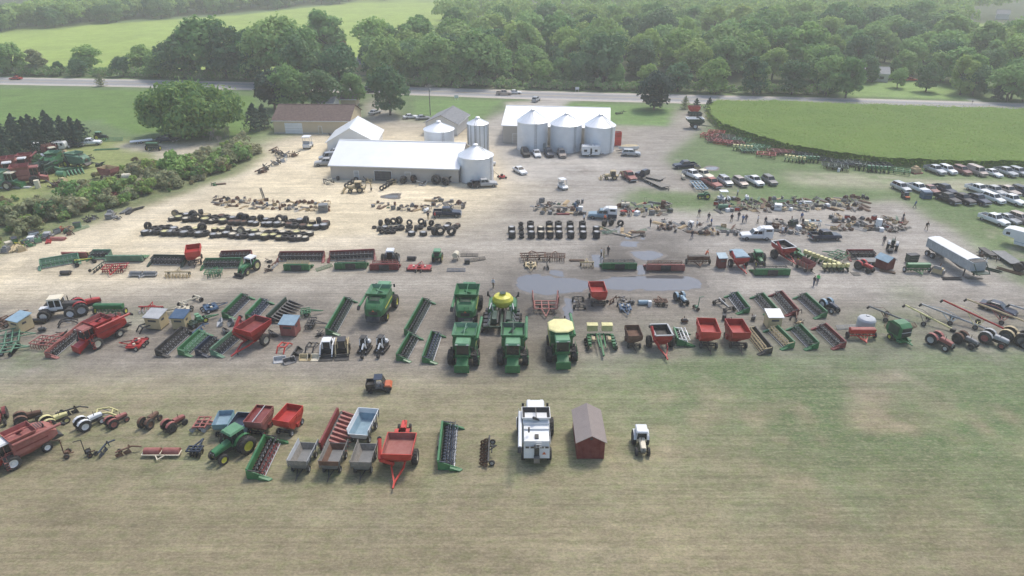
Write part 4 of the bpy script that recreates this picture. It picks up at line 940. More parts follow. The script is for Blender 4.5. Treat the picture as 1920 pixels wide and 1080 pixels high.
WORN = (.192, .170, .142); WET = (.105, .096, .085); GREYG = (.288, .266, .235); FIELD = (.26, .335, .08); SCRUB = (.150, .175, .085); FLOOR = (.05, .065, .03); DRIVE = (.40, .375, .335)
def seg_axis(a, b, st): return list(np.arange(a, b, st))
xs = np.array([-1200, -900, -700, -500, -400, -320]+seg_axis(-290, -135, 1.8)+seg_axis(-135, 165, .68)+seg_axis(165, 360, 1.8)+[360, 420, 500, 700, 900, 1200], float)
ys = np.array([-100, -40, 0, 15, 25]+seg_axis(30, 180, .68)+seg_axis(180, 340, 1.0)+seg_axis(340, 700, 4)+[700, 800, 1000, 1300, 1500], float)
GX, GY = np.meshgrid(xs, ys)
wx = GX+(vnoise(GX, GY, 3.0, 1)-.5)*2.2+(vnoise(GX, GY, .9, 5)-.5)*1.0; wy = GY+(vnoise(GX, GY, 3.0, 2)-.5)*2.2+(vnoise(GX, GY, .9, 6)-.5)*1.0
wy = np.maximum(wy, 12)
PX, PY = to_px(wx, wy, 0)
col = np.empty(GX.shape+(3,)); col[:] = STRAW
grassy = np.full(GX.shape, .55)
def region(poly, c, k=2, amt=1., g=0., breakup=0., bs=4., seed=3):
    m = inpoly(PX, PY, poly).astype(float); m = blur(m, k)*amt
    if breakup:
        n = .6*vnoise(GX, GY, bs, seed)+.4*vnoise(GX, GY, bs*.3, seed+9); m = m*np.clip((n-.5+ .5-breakup*.5)*3.2+.15, 0, 1)
    for i in range(3): col[..., i] = col[..., i]*(1-m)+c[i]*m
    grassy[:] = grassy*(1-m)+g*m
B = 3000
region([(-B, 400), (-B, -60), (B, -60), (B, 480), (1650, 400), (1000, 300), (500, 300)], GRASS, 2, 1, .8)
region([(-600, 163), (-600, 270), (0, 240), (180, 225), (250, 250), (480, 255), (480, 180), (250, 168)], LUSH, 1, 1, .7)
region([(-800, 140), (-800, 78), (0, 58), (450, 28), (760, -6), (930, -10), (820, 60), (680, 112), (450, 140), (150, 128)], FIELD, 1, 1, .7)
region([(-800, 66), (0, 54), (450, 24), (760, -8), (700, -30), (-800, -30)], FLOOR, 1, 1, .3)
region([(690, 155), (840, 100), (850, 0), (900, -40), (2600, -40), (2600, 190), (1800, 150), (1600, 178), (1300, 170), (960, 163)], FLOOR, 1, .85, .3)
region([(1560, 178), (1600, 150), (1640, 148), (1790, 158), (1830, 188)], (.20, .29, .10), 1, 1, .8)
region([(1790, 70), (1900, 72), (2000, 60), (2000, 45), (1830, 45)], FIELD, 1, 1, .8)
region([(-300, 300), (-300, 420), (0, 400), (230, 330), (300, 300), (260, 262), (120, 262), (0, 300)], (.23, .255, .10), 2, 1, .8)
# yard
yard = [(-400, 720), (-400, 600), (0, 482), (150, 432), (300, 382), (420, 338), (480, 296), (500, 268), (560, 252), (690, 248), (680, 200), (700, 180), (760, 225), (900, 228), (985, 196), (1010, 184), (1075, 186), (1062, 200), (1135, 235), (1255, 238), (1270, 205), (1320, 205), (1335, 240), (1290, 262), (1260, 290), (1290, 330), (1420, 345), (1300, 362), (1190, 350), (1170, 385), (1250, 395), (1600, 376), (1690, 372), (1760, 415), (1860, 460), (2300, 600), (2300, 668), (1700, 668), (1250, 676), (1130, 688), (1000, 694), (700, 702), (300, 702)]
region(yard, GRAVEL, 3, 1, .05)
region([(990, 560), (1000, 300), (1290, 200), (1330, 400), (1700, 380), (2300, 600), (2300, 668), (1500, 672)], GREYG, 12, .9, .05)
region([(-400, 600), (-100, 500), (150, 432), (420, 338), (500, 262), (690, 240), (940, 250), (965, 340), (930, 390), (760, 440), (640, 480), (300, 530), (0, 590), (-400, 700)], TAN, 10, .95, 0)
region([(985, 196), (1010, 184), (1075, 186), (1062, 200), (960, 250), (1140, 300), (1230, 330), (960, 340), (900, 240)], DRIVE, 4, .8, 0)
region([(-400, 650), (-100, 560), (400, 545), (1000, 552), (1500, 552), (1960, 556), (2000, 650), (1500, 668), (1000, 684), (300, 690), (-400, 710)], WORN, 5, .85, .12, .35, 6)
region([(-400, 500), (0, 478), (700, 475), (1340, 470), (1500, 500), (700, 518), (0, 520)], WORN, 4, .45, 0, .5, 4)
for a, b, c in (((0, 535), (1900, 528), 7), ((250, 460), (1880, 456), 5), ((950, 412), (1700, 398), 3)):
    for dy in (-c, 0, c): region([(a[0], a[1]+dy), (b[0], b[1]+dy), (b[0], b[1]+dy+c*.55), (a[0], a[1]+dy+c*.55)], (.42, .385, .335), 2, .55, 0, .4, 5, 20+dy)
# tire tracks that loop round the lots
def strip(pts, w):
    up = []; dn = []
    for x, y in pts: up.append((x, y-w)); dn.append((x, y+w))
    return up+dn[::-1]
for pts, w, c, am in (([(-50, 560), (80, 500), (250, 425), (400, 345), (540, 300), (620, 345), (760, 365)], 3, (.70, .63, .50), .6), ([(-50, 575), (90, 512), (262, 434), (420, 360), (600, 362)], 2, (.36, .31, .24), .4),
                      ([(300, 455), (500, 458), (700, 448), (900, 440), (960, 380), (980, 320), (1100, 300)], 3, (.52, .47, .40), .5), ([(480, 560), (640, 575), (700, 560)], 4, (.17, .155, .14), .5),
                      ([(1200, 458), (1400, 455), (1650, 470), (1760, 440), (1700, 400), (1640, 385)], 3, (.36, .34, .315), .5), ([(1000, 708), (1300, 694), (1700, 690), (1950, 684)], 4, (.40, .36, .30), .45),
                      ([(0, 725), (400, 718), (900, 730), (1300, 712), (1900, 700)], 5, (.40, .37, .29), .4), ([(-40, 745), (500, 745), (1100, 755), (1900, 735)], 4, (.38, .35, .26), .35)): region(strip(pts, w), c, 2, am, .1, .25, 6)
region(strip([(285, 722), (300, 715), (318, 718), (310, 727), (294, 728)], 2), (.17, .14, .11), 1, .8, 0)
region([(560, 690), (660, 690), (700, 708), (600, 716)], (.20, .175, .15), 2, .7, 0, .5, 2)
# wet ground round the puddles
region([(890, 545), (960, 508), (1100, 505), (1100, 470), (1150, 448), (1250, 446), (1300, 480), (1290, 505), (1345, 520), (1330, 545), (1200, 555), (1110, 560), (1110, 610), (1000, 610), (960, 580), (900, 580)], WET, 4, .8, 0)
region([(1130, 446), (1100, 430), (1290, 424), (1340, 450), (1200, 465)], WET, 3, .5, 0, .4, 3)
for cx, cy, rx, ry in ((975, 392, 26, 14), (1090, 320, 40, 6), (760, 455, 30, 6), (1640, 395, 40, 6), (700, 640, 90, 14), (880, 640, 70, 20), (950, 690, 120, 8), (1340, 315, 40, 5)):
    region([(cx+rx*cos(t), cy+ry*sin(t)) for t in np.linspace(0, 6.28, 14)], WORN, 3, .75, 0, .3, 3)
# grass in and around the yard
region([(1250, 300), (1330, 235), (1480, 290), (1650, 325), (1750, 335), (1950, 345), (1950, 560), (1800, 440), (1690, 370), (1350, 392), (1180, 385), (1185, 350), (1290, 365), (1430, 350), (1300, 330)], GRASS, 2, .9, .7, .12, 6)
region([(1480, 322), (1700, 328), (1920, 345), (2200, 350), (2200, 372), (1800, 362), (1480, 345)], (.36, .33, .25), 3, .75, .2, .4, 7)
for poly in ([(1190, 395), (1170, 365), (1220, 358), (1360, 380), (1330, 398)], [(1675, 535), (1700, 528), (1722, 545), (1715, 562), (1680, 560)], [(1650, 585), (1760, 590), (1700, 615)], [(1130, 684), (1300, 676), (1640, 668), (1700, 690), (1400, 715), (1100, 712)], [(1700, 672), (1920, 660), (2200, 655), (2200, 700), (1750, 700)], [(0, 655), (90, 655), (120, 690), (0, 690)], [(230, 600), (260, 580), (310, 585), (300, 605)], [(1620, 600), (1660, 590), (1690, 640), (1640, 660)], [(-200, 460), (0, 468), (60, 440), (0, 480)]):
    region(poly, GRASS, 3, .75, .8, .35, 3)
region([(1040, 700), (1500, 690), (2300, 680), (2300, 900), (1900, 1000), (1500, 900), (1250, 860), (1080, 780)], (.100, .155, .070), 14, 1., .9, .40, 7)
region([(-300, 840), (300, 830), (900, 890), (1500, 900), (2200, 950), (2200, 1300), (-300, 1300)], (.236, .198, .124), 14, .75, .5, .3, 8)
region([(200, 800), (1200, 830), (1300, 900), (700, 930), (200, 900)], GRASS, 6, .4, .8, .75, 2.2)
region([(-300, 760), (600, 750), (900, 780), (300, 860), (-300, 900)], GRASS, 6, .3, .8, .8, 2.0)
region([(780, 186), (940, 190), (900, 224), (860, 230), (775, 210)], (.135, .215, .075), 1, 1, .8); region([(1070, 192), (1260, 200), (1250, 236), (1140, 232), (1065, 200)], (.135, .215, .075), 1, 1, .8)
region([(945, 192), (1000, 190), (1005, 200), (960, 204)], (.42, .37, .31), 1, .8, 0)
region([(905, 168), (935, 154), (948, 156), (925, 172)], (.36, .33, .22), 1, .9, .2)
region([(1840, 200), (1815, 185), (1822, 183), (1860, 200)], (.42, .40, .37), 1, .9, 0)
# bank of weeds and the machinery graveyard lane
region([(-300, 420), (0, 398), (120, 350), (260, 310), (340, 295), (490, 278), (495, 292), (430, 332), (300, 375), (150, 424), (0, 470), (-300, 600)], SCRUB, 2, .95, .8)
region([(222, 268), (420, 266), (360, 292), (300, 310), (262, 345), (250, 340), (290, 290), (225, 278)], (.46, .40, .31), 2, .9, 0)
tone = .90+.20*vnoise(GX, GY, 14., 31)+.16*(vnoise(GX, GY*3.2, 5., 32)-.5)+.16*(vnoise(GX, GY, 1.3, 33)-.5)
col *= tone[..., None]
ny, nx = GX.shape
me = bpy.data.meshes.new('ground'); idx = np.arange(nx*ny).reshape(ny, nx)
quad = np.stack([idx[:-1, :-1], idx[:-1, 1:], idx[1:, 1:], idx[1:, :-1]], -1).reshape(-1, 4)
vv = np.stack([GX, GY, np.zeros_like(GX)], -1).reshape(-1, 3)
def fast_mesh(me, vv, quad, k=4):
    me.vertices.add(len(vv)); me.vertices.foreach_set('co', vv.astype(np.float32).ravel())
    me.loops.add(quad.size); me.loops.foreach_set('vertex_index', quad.astype(np.int32).ravel())
    me.polygons.add(len(quad)); me.polygons.foreach_set('loop_start', np.arange(0, quad.size, k, dtype=np.int32))
    me.update(calc_edges=True)
fast_mesh(me, vv, quad)
at = me.color_attributes.new('soil', 'FLOAT_COLOR', 'POINT'); rgba = np.concatenate([np.clip(col, 0, 1), grassy[..., None]], -1).reshape(-1, 4).astype(np.float32); at.data.foreach_set('color', rgba.ravel())
gm = bpy.data.materials.new('ground_soil'); gm.use_nodes = True; nt = gm.node_tree; n = nt.nodes; L = nt.links; bs = n['Principled BSDF']; bs.inputs['Roughness'].default_value = .95; bs.inputs['Specular IOR Level'].default_value = .15
ca = n.new('ShaderNodeVertexColor'); ca.layer_name = 'soil'; geo = n.new('ShaderNodeNewGeometry')
def noise_node(scale, sx=1., sy=1., det=6, rough=.7):
    mp = n.new('ShaderNodeMapping'); mp.inputs['Scale'].default_value = (sx, sy, 1); L.new(geo.outputs['Position'], mp.inputs['Vector'])
    t = n.new('ShaderNodeTexNoise'); t.inputs['Scale'].default_value = scale; t.inputs['Detail'].default_value = det; t.inputs['Roughness'].default_value = rough; L.new(mp.outputs['Vector'], t.inputs['Vector']); return t.outputs['Fac']
def rng_node(v, a, b, c, d):
    m = n.new('ShaderNodeMapRange'); m.inputs['From Min'].default_value = a; m.inputs['From Max'].default_value = b; m.inputs['To Min'].default_value = c; m.inputs['To Max'].default_value = d; L.new(v, m.inputs['Value']); return m.outputs['Result']
def mul(a, b):
    m = n.new('ShaderNodeMath'); m.operation = 'MULTIPLY'; L.new(a, m.inputs[0]); L.new(b, m.inputs[1]) if not isinstance(b, float) else setattr(m.inputs[1], 'default_value', b); return m.outputs[0]
fine = mul(rng_node(noise_node(1.5, .75, 1.25), .3, .7, .80, 1.20), rng_node(noise_node(4.5, .8, 1.1, 3), .34, .66, .80, 1.20)); streak = mul(rng_node(noise_node(.8, .16, 1.3), .35, .65, .93, 1.07), rng_node(noise_node(1.0, .035, 2.2, 3), .38, .62, .90, 1.10)); lump = rng_node(noise_node(.35, .5, 1.), .35, .65, .88, 1.12)
k = mul(mul(fine, streak), lump)
hs = n.new('ShaderNodeHueSaturation'); L.new(ca.outputs['Color'], hs.inputs['Color']); L.new(k, hs.inputs['Value'])
# clumps of greener and drier blades where the soil carries grass
gmix = n.new('ShaderNodeMix'); gmix.data_type = 'RGBA'; gmix.blend_type = 'MULTIPLY'; gmix.inputs['B'].default_value = (.62, .86, .50, 1)
gf = mul(rng_node(noise_node(.9, .7, 1.4), .45, .66, 0., .75), ca.outputs['Alpha']); L.new(gf, gmix.inputs['Factor']); L.new(hs.outputs['Color'], gmix.inputs['A'])
dmix = n.new('ShaderNodeMix'); dmix.data_type = 'RGBA'; dmix.inputs['B'].default_value = (.38, .33, .22, 1)
df = mul(rng_node(noise_node(2.6, .6, 1.5), .52, .64, 0., .55), ca.outputs['Alpha']); L.new(df, dmix.inputs['Factor']); L.new(gmix.outputs['Result'], dmix.inputs['A'])
L.new(dmix.outputs['Result'], bs.inputs['Base Color'])
bp = n.new('ShaderNodeBump'); bp.inputs['Strength'].default_value = .5; bp.inputs['Distance'].default_value = .12; L.new(noise_node(3.5), bp.inputs['Height']); L.new(bp.outputs['Normal'], bs.inputs['Normal'])
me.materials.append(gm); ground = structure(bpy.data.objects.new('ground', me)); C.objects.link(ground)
# ------------------------------------------------------------- road, puddles
def ribbon(name, cl, w, z, m, off=0.):
    b = MB(); P = []
    for i, p in enumerate(cl):
        a = cl[max(0, i-1)]; c = cl[min(len(cl)-1, i+1)]; d = (c-a).normalized(); nn = Vector((-d.y, d.x, 0))
        P.append((p+nn*(off+w/2), p+nn*(off-w/2)))
    for (a, b1), (c, d) in zip(P, P[1:]): b.poly([(a.x, a.y, z), (b1.x, b1.y, z), (d.x, d.y, z), (c.x, c.y, z)], [(0, 1, 2, 3)], m)
    return structure(b.build(name, smooth=0))
mat('asphalt', (.25, .25, .255), .85, var=.10, scale=.4, jitter=0.); mat('shoulder', (.43, .39, .34), .95, var=.15, scale=.6, jitter=0.); mat('road_paint', (.75, .75, .72), .7, jitter=0.); mat('road_yellow', (.62, .45, .12), .7, jitter=0.)
cl = [G(x, y) for x, y in ((-900, 142), (-300, 147), (0, 151.5), (250, 156), (480, 161.5), (700, 168), (850, 173), (960, 177), (1130, 182), (1300, 186), (1600, 192.5), (1920, 202), (2400, 214), (3000, 230))]
ribbon('road_shoulder', cl, 16, .02, 'shoulder'); ribbon('road', cl, 10.4, .03, 'asphalt')
for o in (-4.8, 4.8): ribbon('road_marking', cl, .22, .036, 'road_paint', o)
for o in (-.14, .14): ribbon('road_marking', cl, .13, .036, 'road_yellow', o)
wm = bpy.data.materials.new('puddle_water'); wm.use_nodes = True; b_ = wm.node_tree.nodes['Principled BSDF']; b_.inputs['Base Color'].default_value = (.10, .10, .10, 1); b_.inputs['Roughness'].default_value = .06; b_.inputs['Specular IOR Level'].default_value = 1.0; b_.inputs['IOR'].default_value = 1.52
tn = wm.node_tree.nodes.new('ShaderNodeTexNoise'); tn.inputs['Scale'].default_value = 3.; bpn = wm.node_tree.nodes.new('ShaderNodeBump'); bpn.inputs['Strength'].default_value = .04; wm.node_tree.links.new(tn.outputs['Fac'], bpn.inputs['Height']); wm.node_tree.links.new(bpn.outputs['Normal'], b_.inputs['Normal']); M['water'] = wm
mat('wet_mud', (.115, .10, .085), .6, var=.35, scale=1.5, jitter=0.)
def puddle(pts, seed, amp=.5):
    amp *= 1.7
    r = random.Random(seed); P = [G(*p) for p in pts]; out = []
    for i in range(len(P)):
        a, b = P[i], P[(i+1) % len(P)]; k = max(2, int((b-a).length/.5))
        for j in range(k): out.append(a.lerp(b, j/k)+Vector((r.uniform(-amp, amp), r.uniform(-amp, amp)*.7, 0)))
    sm = [(out[i-1]+out[i]*2+out[(i+1) % len(out)])/4 for i in range(len(out))]
    ce = sum(sm, Vector())/len(sm); md = [p+(p-ce).normalized()*r.uniform(.3, 1.5) for p in sm]; md = [(md[i-1]+md[i]*2+md[(i+1) % len(md)])/4 for i in range(len(md))]; mz = .0045+seed*.0005
    b = MB(); b.poly([(p.x, p.y, mz) for p in md], [tuple(range(len(md)))], 'wet_mud'); structure(b.build('mud', smooth=0))
    b = MB(); b.poly([(p.x, p.y, .012+seed*.0005) for p in sm], [tuple(range(len(sm)))], 'water'); structure(b.build('water', smooth=0))
puddle([(1112, 530), (1140, 520), (1190, 517), (1240, 516), (1290, 518), (1316, 527), (1312, 540), (1280, 545), (1230, 545), (1180, 543), (1130, 541)], 1)
puddle([(968, 522), (985, 514), (1020, 516), (1060, 522), (1100, 528), (1112, 536), (1090, 545), (1060, 550), (1020, 552), (985, 548), (975, 535)], 2)
puddle([(1108, 478), (1128, 477), (1128, 503), (1112, 503), (1112, 490)], 3, .3); puddle([(1180, 472), (1218, 470), (1242, 476), (1238, 482), (1214, 490), (1196, 484)], 4, .3); puddle([(1165, 453), (1200, 453), (1192, 463), (1164, 463)], 5, .25)
puddle([(1192, 498), (1212, 497), (1216, 514), (1196, 516)], 6, .3); puddle([(1030, 505), (1060, 508), (1056, 520), (1032, 514)], 7, .3); puddle([(1062, 560), (1076, 560), (1078, 590), (1066, 604), (1056, 590)], 8, .3)
puddle([(1170, 440), (1186, 440), (1184, 449), (1172, 449)], 9, .2); puddle([(1200, 442), (1208, 441), (1209, 449), (1200, 449)], 10, .2); puddle([(1322, 314), (1345, 313), (1343, 318), (1324, 318)], 11, .3); puddle([(722, 366), (750, 364), (748, 370), (724, 371)], 12, .3)
# ------------------------------------------------------------- foliage
def leafmat(name, a, b, rough=.75, sc=.12):
    m = bpy.data.materials.new(name); m.use_nodes = True; nt = m.node_tree; n = nt.nodes; L = nt.links; bs = n['Principled BSDF']; bs.inputs['Roughness'].default_value = rough; bs.inputs['Specular IOR Level'].default_value = .25
    oi = n.new('ShaderNodeObjectInfo'); geo = n.new('ShaderNodeNewGeometry'); t = n.new('ShaderNodeTexNoise'); t.inputs['Scale'].default_value = sc*6; t.inputs['Detail'].default_value = 3; L.new(geo.outputs['Position'], t.inputs['Vector'])
    ad = n.new('ShaderNodeMath'); ad.operation = 'ADD'; L.new(oi.outputs['Random'], ad.inputs[0]); L.new(t.outputs['Fac'], ad.inputs[1]); mr = n.new('ShaderNodeMapRange'); mr.inputs['From Min'].default_value = .35; mr.inputs['From Max'].default_value = 1.65; L.new(ad.outputs[0], mr.inputs['Value'])
    mx = n.new('ShaderNodeMix'); mx.data_type = 'RGBA'; mx.inputs['A'].default_value = (*a, 1); mx.inputs['B'].default_value = (*b, 1); L.new(mr.outputs['Result'], mx.inputs['Factor'])
    ri = n.new('ShaderNodeMath'); ri.operation = 'FRACT'; m5 = n.new('ShaderNodeMath'); m5.operation = 'MULTIPLY'; m5.inputs[1].default_value = 7.3; L.new(oi.outputs['Random'], m5.inputs[0]); L.new(m5.outputs[0], ri.inputs[0])
    hv = n.new('ShaderNodeMapRange'); hv.inputs['To Min'].default_value = .485; hv.inputs['To Max'].default_value = .515; L.new(ri.outputs[0], hv.inputs['Value'])
    hs = n.new('ShaderNodeHueSaturation'); L.new(hv.outputs['Result'], hs.inputs['Hue']); L.new(mx.outputs['Result'], hs.inputs['Color']); L.new(hs.outputs['Color'], bs.inputs['Base Color']); M[name] = m
    tr = n.new('ShaderNodeBsdfTranslucent'); L.new(hs.outputs['Color'], tr.inputs['Color']); ms = n.new('ShaderNodeMixShader'); ms.inputs[0].default_value = .38; L.new(bs.outputs[0], ms.inputs[1]); L.new(tr.outputs[0], ms.inputs[2]); L.new(ms.outputs[0], n['Material Output'].inputs['Surface'])
leafmat('leaf_mid', (.115, .235, .075), (.31, .46, .15)); leafmat('leaf_dark', (.065, .145, .065), (.15, .26, .105)); leafmat('leaf_light', (.20, .33, .085), (.36, .49, .14)); leafmat('leaf_spruce', (.034, .070, .050), (.062, .105, .072)); leafmat('leaf_scrub', (.21, .25, .12), (.44, .44, .25)); leafmat('leaf_corn', (.10, .19, .038), (.255, .345, .075), sc=.012); leafmat('stalk_dry', (.20, .17, .09), (.30, .25, .13))
def leaf_cards(P, N, size, aspect=1.):
    n = len(P); N = N/np.maximum(np.linalg.norm(N, axis=1, keepdims=True), 1e-6)
    r = rng.normal(size=(n, 3)); U = np.cross(N, r); U /= np.maximum(np.linalg.norm(U, axis=1, keepdims=True), 1e-6); V = np.cross(N, U)
    s = (size*np.ones(n))[:, None]*.5; k = rng.uniform(.6, 1.0, (n, 1))
    vv = np.stack([P-U*s-V*s*k*.3, P-U*s*.1-V*s*k*aspect, P+U*s+V*s*k*.2, P+U*s*.1+V*s*k*aspect], 1).reshape(-1, 3)
    return vv, np.arange(4*n).reshape(-1, 4)
def crown_points(rx, rz, cz, nb, per, seed, br=.42, flat=.6):
    r = np.random.default_rng(seed); P = []; N = []
    for i in range(nb):
        d = r.normal(size=3); d /= np.linalg.norm(d); d[2] = abs(d[2])*1.1-.35 if i % 3 else d[2]
        rad_ = r.uniform(.45, .78); c = np.array([d[0]*rx*rad_, d[1]*rx*rad_, cz+d[2]*rz*rad_]); q = r.uniform(br*.7, br*1.15)*min(rx, rz)
        v = r.normal(size=(per, 3)); v /= np.linalg.norm(v, axis=1, keepdims=True); v[:, 2] = np.where(v[:, 2] < -.3, -v[:, 2]*.6, v[:, 2])
        P.append(c+v*q*(r.uniform(.72, 1.06, (per, 1))+.28*r.random((per, 1))**4)); N.append(v+r.normal(size=(per, 3))*.45)
    return np.concatenate(P), np.concatenate(N)
def cards_object(name, P, N, size, mats, parent=None, split=None):
    vv, q = leaf_cards(P, N, size); me = bpy.data.meshes.new(name); fast_mesh(me, vv, q)
    for m in mats: me.materials.append(M[m])
    if len(mats) > 1: me.polygons.foreach_set('material_index', (rng.random(len(q)) < (split or .2)).astype(np.int32))
    o = bpy.data.objects.new(name, me); C.objects.link(o)
    if parent is not None: o.parent = parent
    return o
def trunk_mesh(h, r, parent, limbs=5, seed=0, m='bark'):
    b = MB(); q = random.Random(seed); p = Vector((0, 0, 0)); pts = [p]
    for k in range(1, 5): pts.append(Vector((q.uniform(-.3, .3), q.uniform(-.3, .3), h*k/4)))
    for k in range(4): b.cyl(pts[k], pts[k+1], r*(1-k*.2), m, r*(1-(k+1)*.2), n=7, caps=False)
    for i in range(limbs):
        t = q.uniform(.45, .95); c = pts[int(t*4)].lerp(pts[min(4, int(t*4)+1)], t*4 % 1); a = q.uniform(0, 6.28); l = h*q.uniform(.3, .55); b.cyl(c, c+Vector((cos(a)*l, sin(a)*l, l*.8)), r*.4, m, r*.12, n=5, caps=False)
    return b.build('trunk', parent)
def leafy_tree(v=0, leaf='leaf_mid', dens=1.):
    """about 15 m tall"""
    R = thing('leafy_tree', 'tree'); r = random.Random(v*7+1)
    shape = [(5.0, 6.6, 7.3, 24), (4.3, 7.0, 7.2, 22), (5.8, 6.0, 6.9, 27), (3.7, 7.2, 7.5, 20), (5.3, 6.5, 7.0, 28), (4.7, 6.3, 7.6, 20)][v % 6]
    trunk_mesh(8.0, .34, R, 6, v)
    P, N = crown_points(shape[0], shape[1], shape[2], shape[3], int(135*dens), v+40, .40); P2, N2 = crown_points(shape[0]*1.02, shape[1]*.5, shape[2]-3.9, 16, int(70*dens), v+90, .5)
    P = np.concatenate([P, P2]); N = np.concatenate([N, N2]); P[:, 2] = np.maximum(P[:, 2], .3+1.4*rng.random(len(P)))
    cards_object('crown', P, N, rng.uniform(.5, 1.1, len(P)), [leaf], R)
    return R
def big_tree(leaf='leaf_light'):
    R = thing('broad_tree', 'tree'); trunk_mesh(8, .7, R, 9, 5)
    P, N = crown_points(13.5, 8.2, 5.6, 85, 190, 77, .36); P[:, 2] = np.maximum(P[:, 2], .4+1.2*rng.random(len(P)))
    P2, N2 = crown_points(11.5, 5.5, 4.5, 24, 110, 78, .5); P2[:, 2] = np.maximum(P2[:, 2], .4+rng.random(len(P2)))
    cards_object('crown', np.concatenate([P, P2]), np.concatenate([N, N2]), rng.uniform(.55, 1.15, len(P)+len(P2)), [leaf, 'leaf_mid'], R, .6); return R
def spruce(v=0, leaf='leaf_spruce', hgt=6.2, rad0=2.9):
    R = thing('spruce_tree', 'conifer'); b = MB(); b.cyl((0, 0, 0), (0, 0, hgt*.95), .16, 'bark', .03, n=6); b.build('trunk', R)
    r = np.random.default_rng(v+5); n = 1500; t = r.random(n)**.75; a = r.random(n)*6.28; rr = rad0*(1-t)**.75*(.72+.28*np.sign(np.sin(t*34+a*1.0)))*(.80+.3*r.random(n))*(1+.18*np.sin(a*5+v))
    P = np.stack([rr*np.cos(a), rr*np.sin(a), .25+t*(hgt-.3)], -1); N = np.stack([np.cos(a)*.8, np.sin(a)*.8, .7+0*a], -1)+r.normal(size=(n, 3))*.4
    cards_object('crown', P, N, r.uniform(.28, .62, n), [leaf], R); return R
def shrub(v=0, leaf='leaf_scrub'):
    P, N = crown_points(1.9, 1.3, 1.1, 12, 75, v+300, .5); P[:, 2] = np.maximum(P[:, 2], .05+.4*rng.random(len(P)))
    o = cards_object('shrub', P, N, rng.uniform(.25, .6, len(P)), [leaf, 'stalk_dry'], None, .10); o['category'] = 'shrub'; return o
def dead_bush(v=0):
    b = MB(); r = random.Random(v)
    def br(p, d, l, w, k):
        q = p+d*l; b.cyl(p, q, w, 'dead_wood', w*.6, n=4, caps=False)
        if k:
            for _ in range(3): br(q, (d+Vector((r.uniform(-.6, .6), r.uniform(-.6, .6), r.uniform(-.1, .45)))).normalized(), l*.72, w*.6, k-1)
    for _ in range(7): br(Vector((r.uniform(-.8, .8), r.uniform(-.5, .5), 0)), Vector((r.uniform(-.5, .5), r.uniform(-.5, .5), 1)).normalized(), 1.2, .06, 3)
    o = b.build('dead_bush', smooth=0); o['category'] = 'dead bush'; return o
# ------------------------------------------------------------- standing corn
def corn():
    poly = [(1325, 214), (1327, 205), (1345, 199), (1450, 200), (1600, 205.5), (1920, 215.5), (2300, 227), (2300, 330), (1920, 318), (1740, 316), (1650, 311), (1560, 301), (1480, 286), (1400, 263), (1350, 245), (1330, 228)]
    W = [G(*p) for p in poly]; X = np.array([p.x for p in W]); Y = np.array([p.y for p in W]); pw = list(zip(X, Y))
    st = .75; gx, gy = np.meshgrid(np.arange(X.min()-1, X.max()+1, st), np.arange(Y.min()-1, Y.max()+1, st)); ins = inpoly(gx+(vnoise(gx, gy, 1.5, 60)-.5)*1.2, gy+(vnoise(gx, gy, 1.5, 61)-.5)*1.2, pw)
    h = 1.95+.35*vnoise(gx, gy, 7., 62)+.35*rng.random(gx.shape)+.18*vnoise(gx, gy, 1.4, 64); idx = np.arange(gx.size).reshape(gx.shape)
    cell = ins[:-1, :-1] & ins[1:, :-1] & ins[:-1, 1:] & ins[1:, 1:]; q = np.stack([idx[:-1, :-1], idx[:-1, 1:], idx[1:, 1:], idx[1:, :-1]], -1)[cell]
    vv = np.stack([gx, gy, h-.35], -1).reshape(-1, 3); pi_ = np.argwhere(ins); n = len(pi_)
    k = 5; sel = np.repeat(np.arange(n), k); cx = gx[ins][sel]+rng.uniform(-.4, .4, n*k); cy = gy[ins][sel]+rng.uniform(-.4, .4, n*k); ch = h[ins][sel]+rng.uniform(-.35, .2, n*k)
    P = np.stack([cx, cy, ch], -1); N = np.stack([rng.normal(size=n*k)*.5, rng.normal(size=n*k)*.5, 1.5+0*cx], -1); lv, lq = leaf_cards(P, N, rng.uniform(.3, .6, n*k), .4)
    # stalks along the cut edge
    e = []
    for i in range(len(W)):
        a, b = W[i], W[(i+1) % len(W)]
        for j in range(int((b-a).length*9)): e.append(a.lerp(b, random.random())+Vector((random.gauss(0, .5), random.gauss(0, .35), 0)))
    e = np.array([(p.x, p.y) for p in e]); m = len(e); EP = np.stack([e[:, 0], e[:, 1], rng.uniform(.2, 2.0, m)], -1); EN = np.stack([rng.normal(size=m), rng.normal(size=m)-.5, rng.normal(size=m)*.35], -1); ev, eq = leaf_cards(EP, EN, rng.uniform(.35, .9, m), .4)
    V = np.concatenate([vv, lv, ev]); Q = np.concatenate([q, lq+len(vv), eq+len(vv)+len(lv)]); me = bpy.data.meshes.new('corn_crop'); fast_mesh(me, V, Q); me.materials.append(M['leaf_corn']); me.materials.append(M['stalk_dry'])
    mi = np.zeros(len(Q), np.int32); low = np.zeros(m, np.int32); low[(EP[:, 2] < 1.15) & (rng.random(m) < .75)] = 1; mi[len(q)+len(lq):] = low; tass = rng.random(len(lq)) < .06; mi[len(q):len(q)+len(lq)][tass] = 1; me.polygons.foreach_set('material_index', mi)
    o = bpy.data.objects.new('corn_crop', me); C.objects.link(o); o['kind'] = 'stuff'; o['label'] = 'tall green standing corn beside the paved road'
corn()
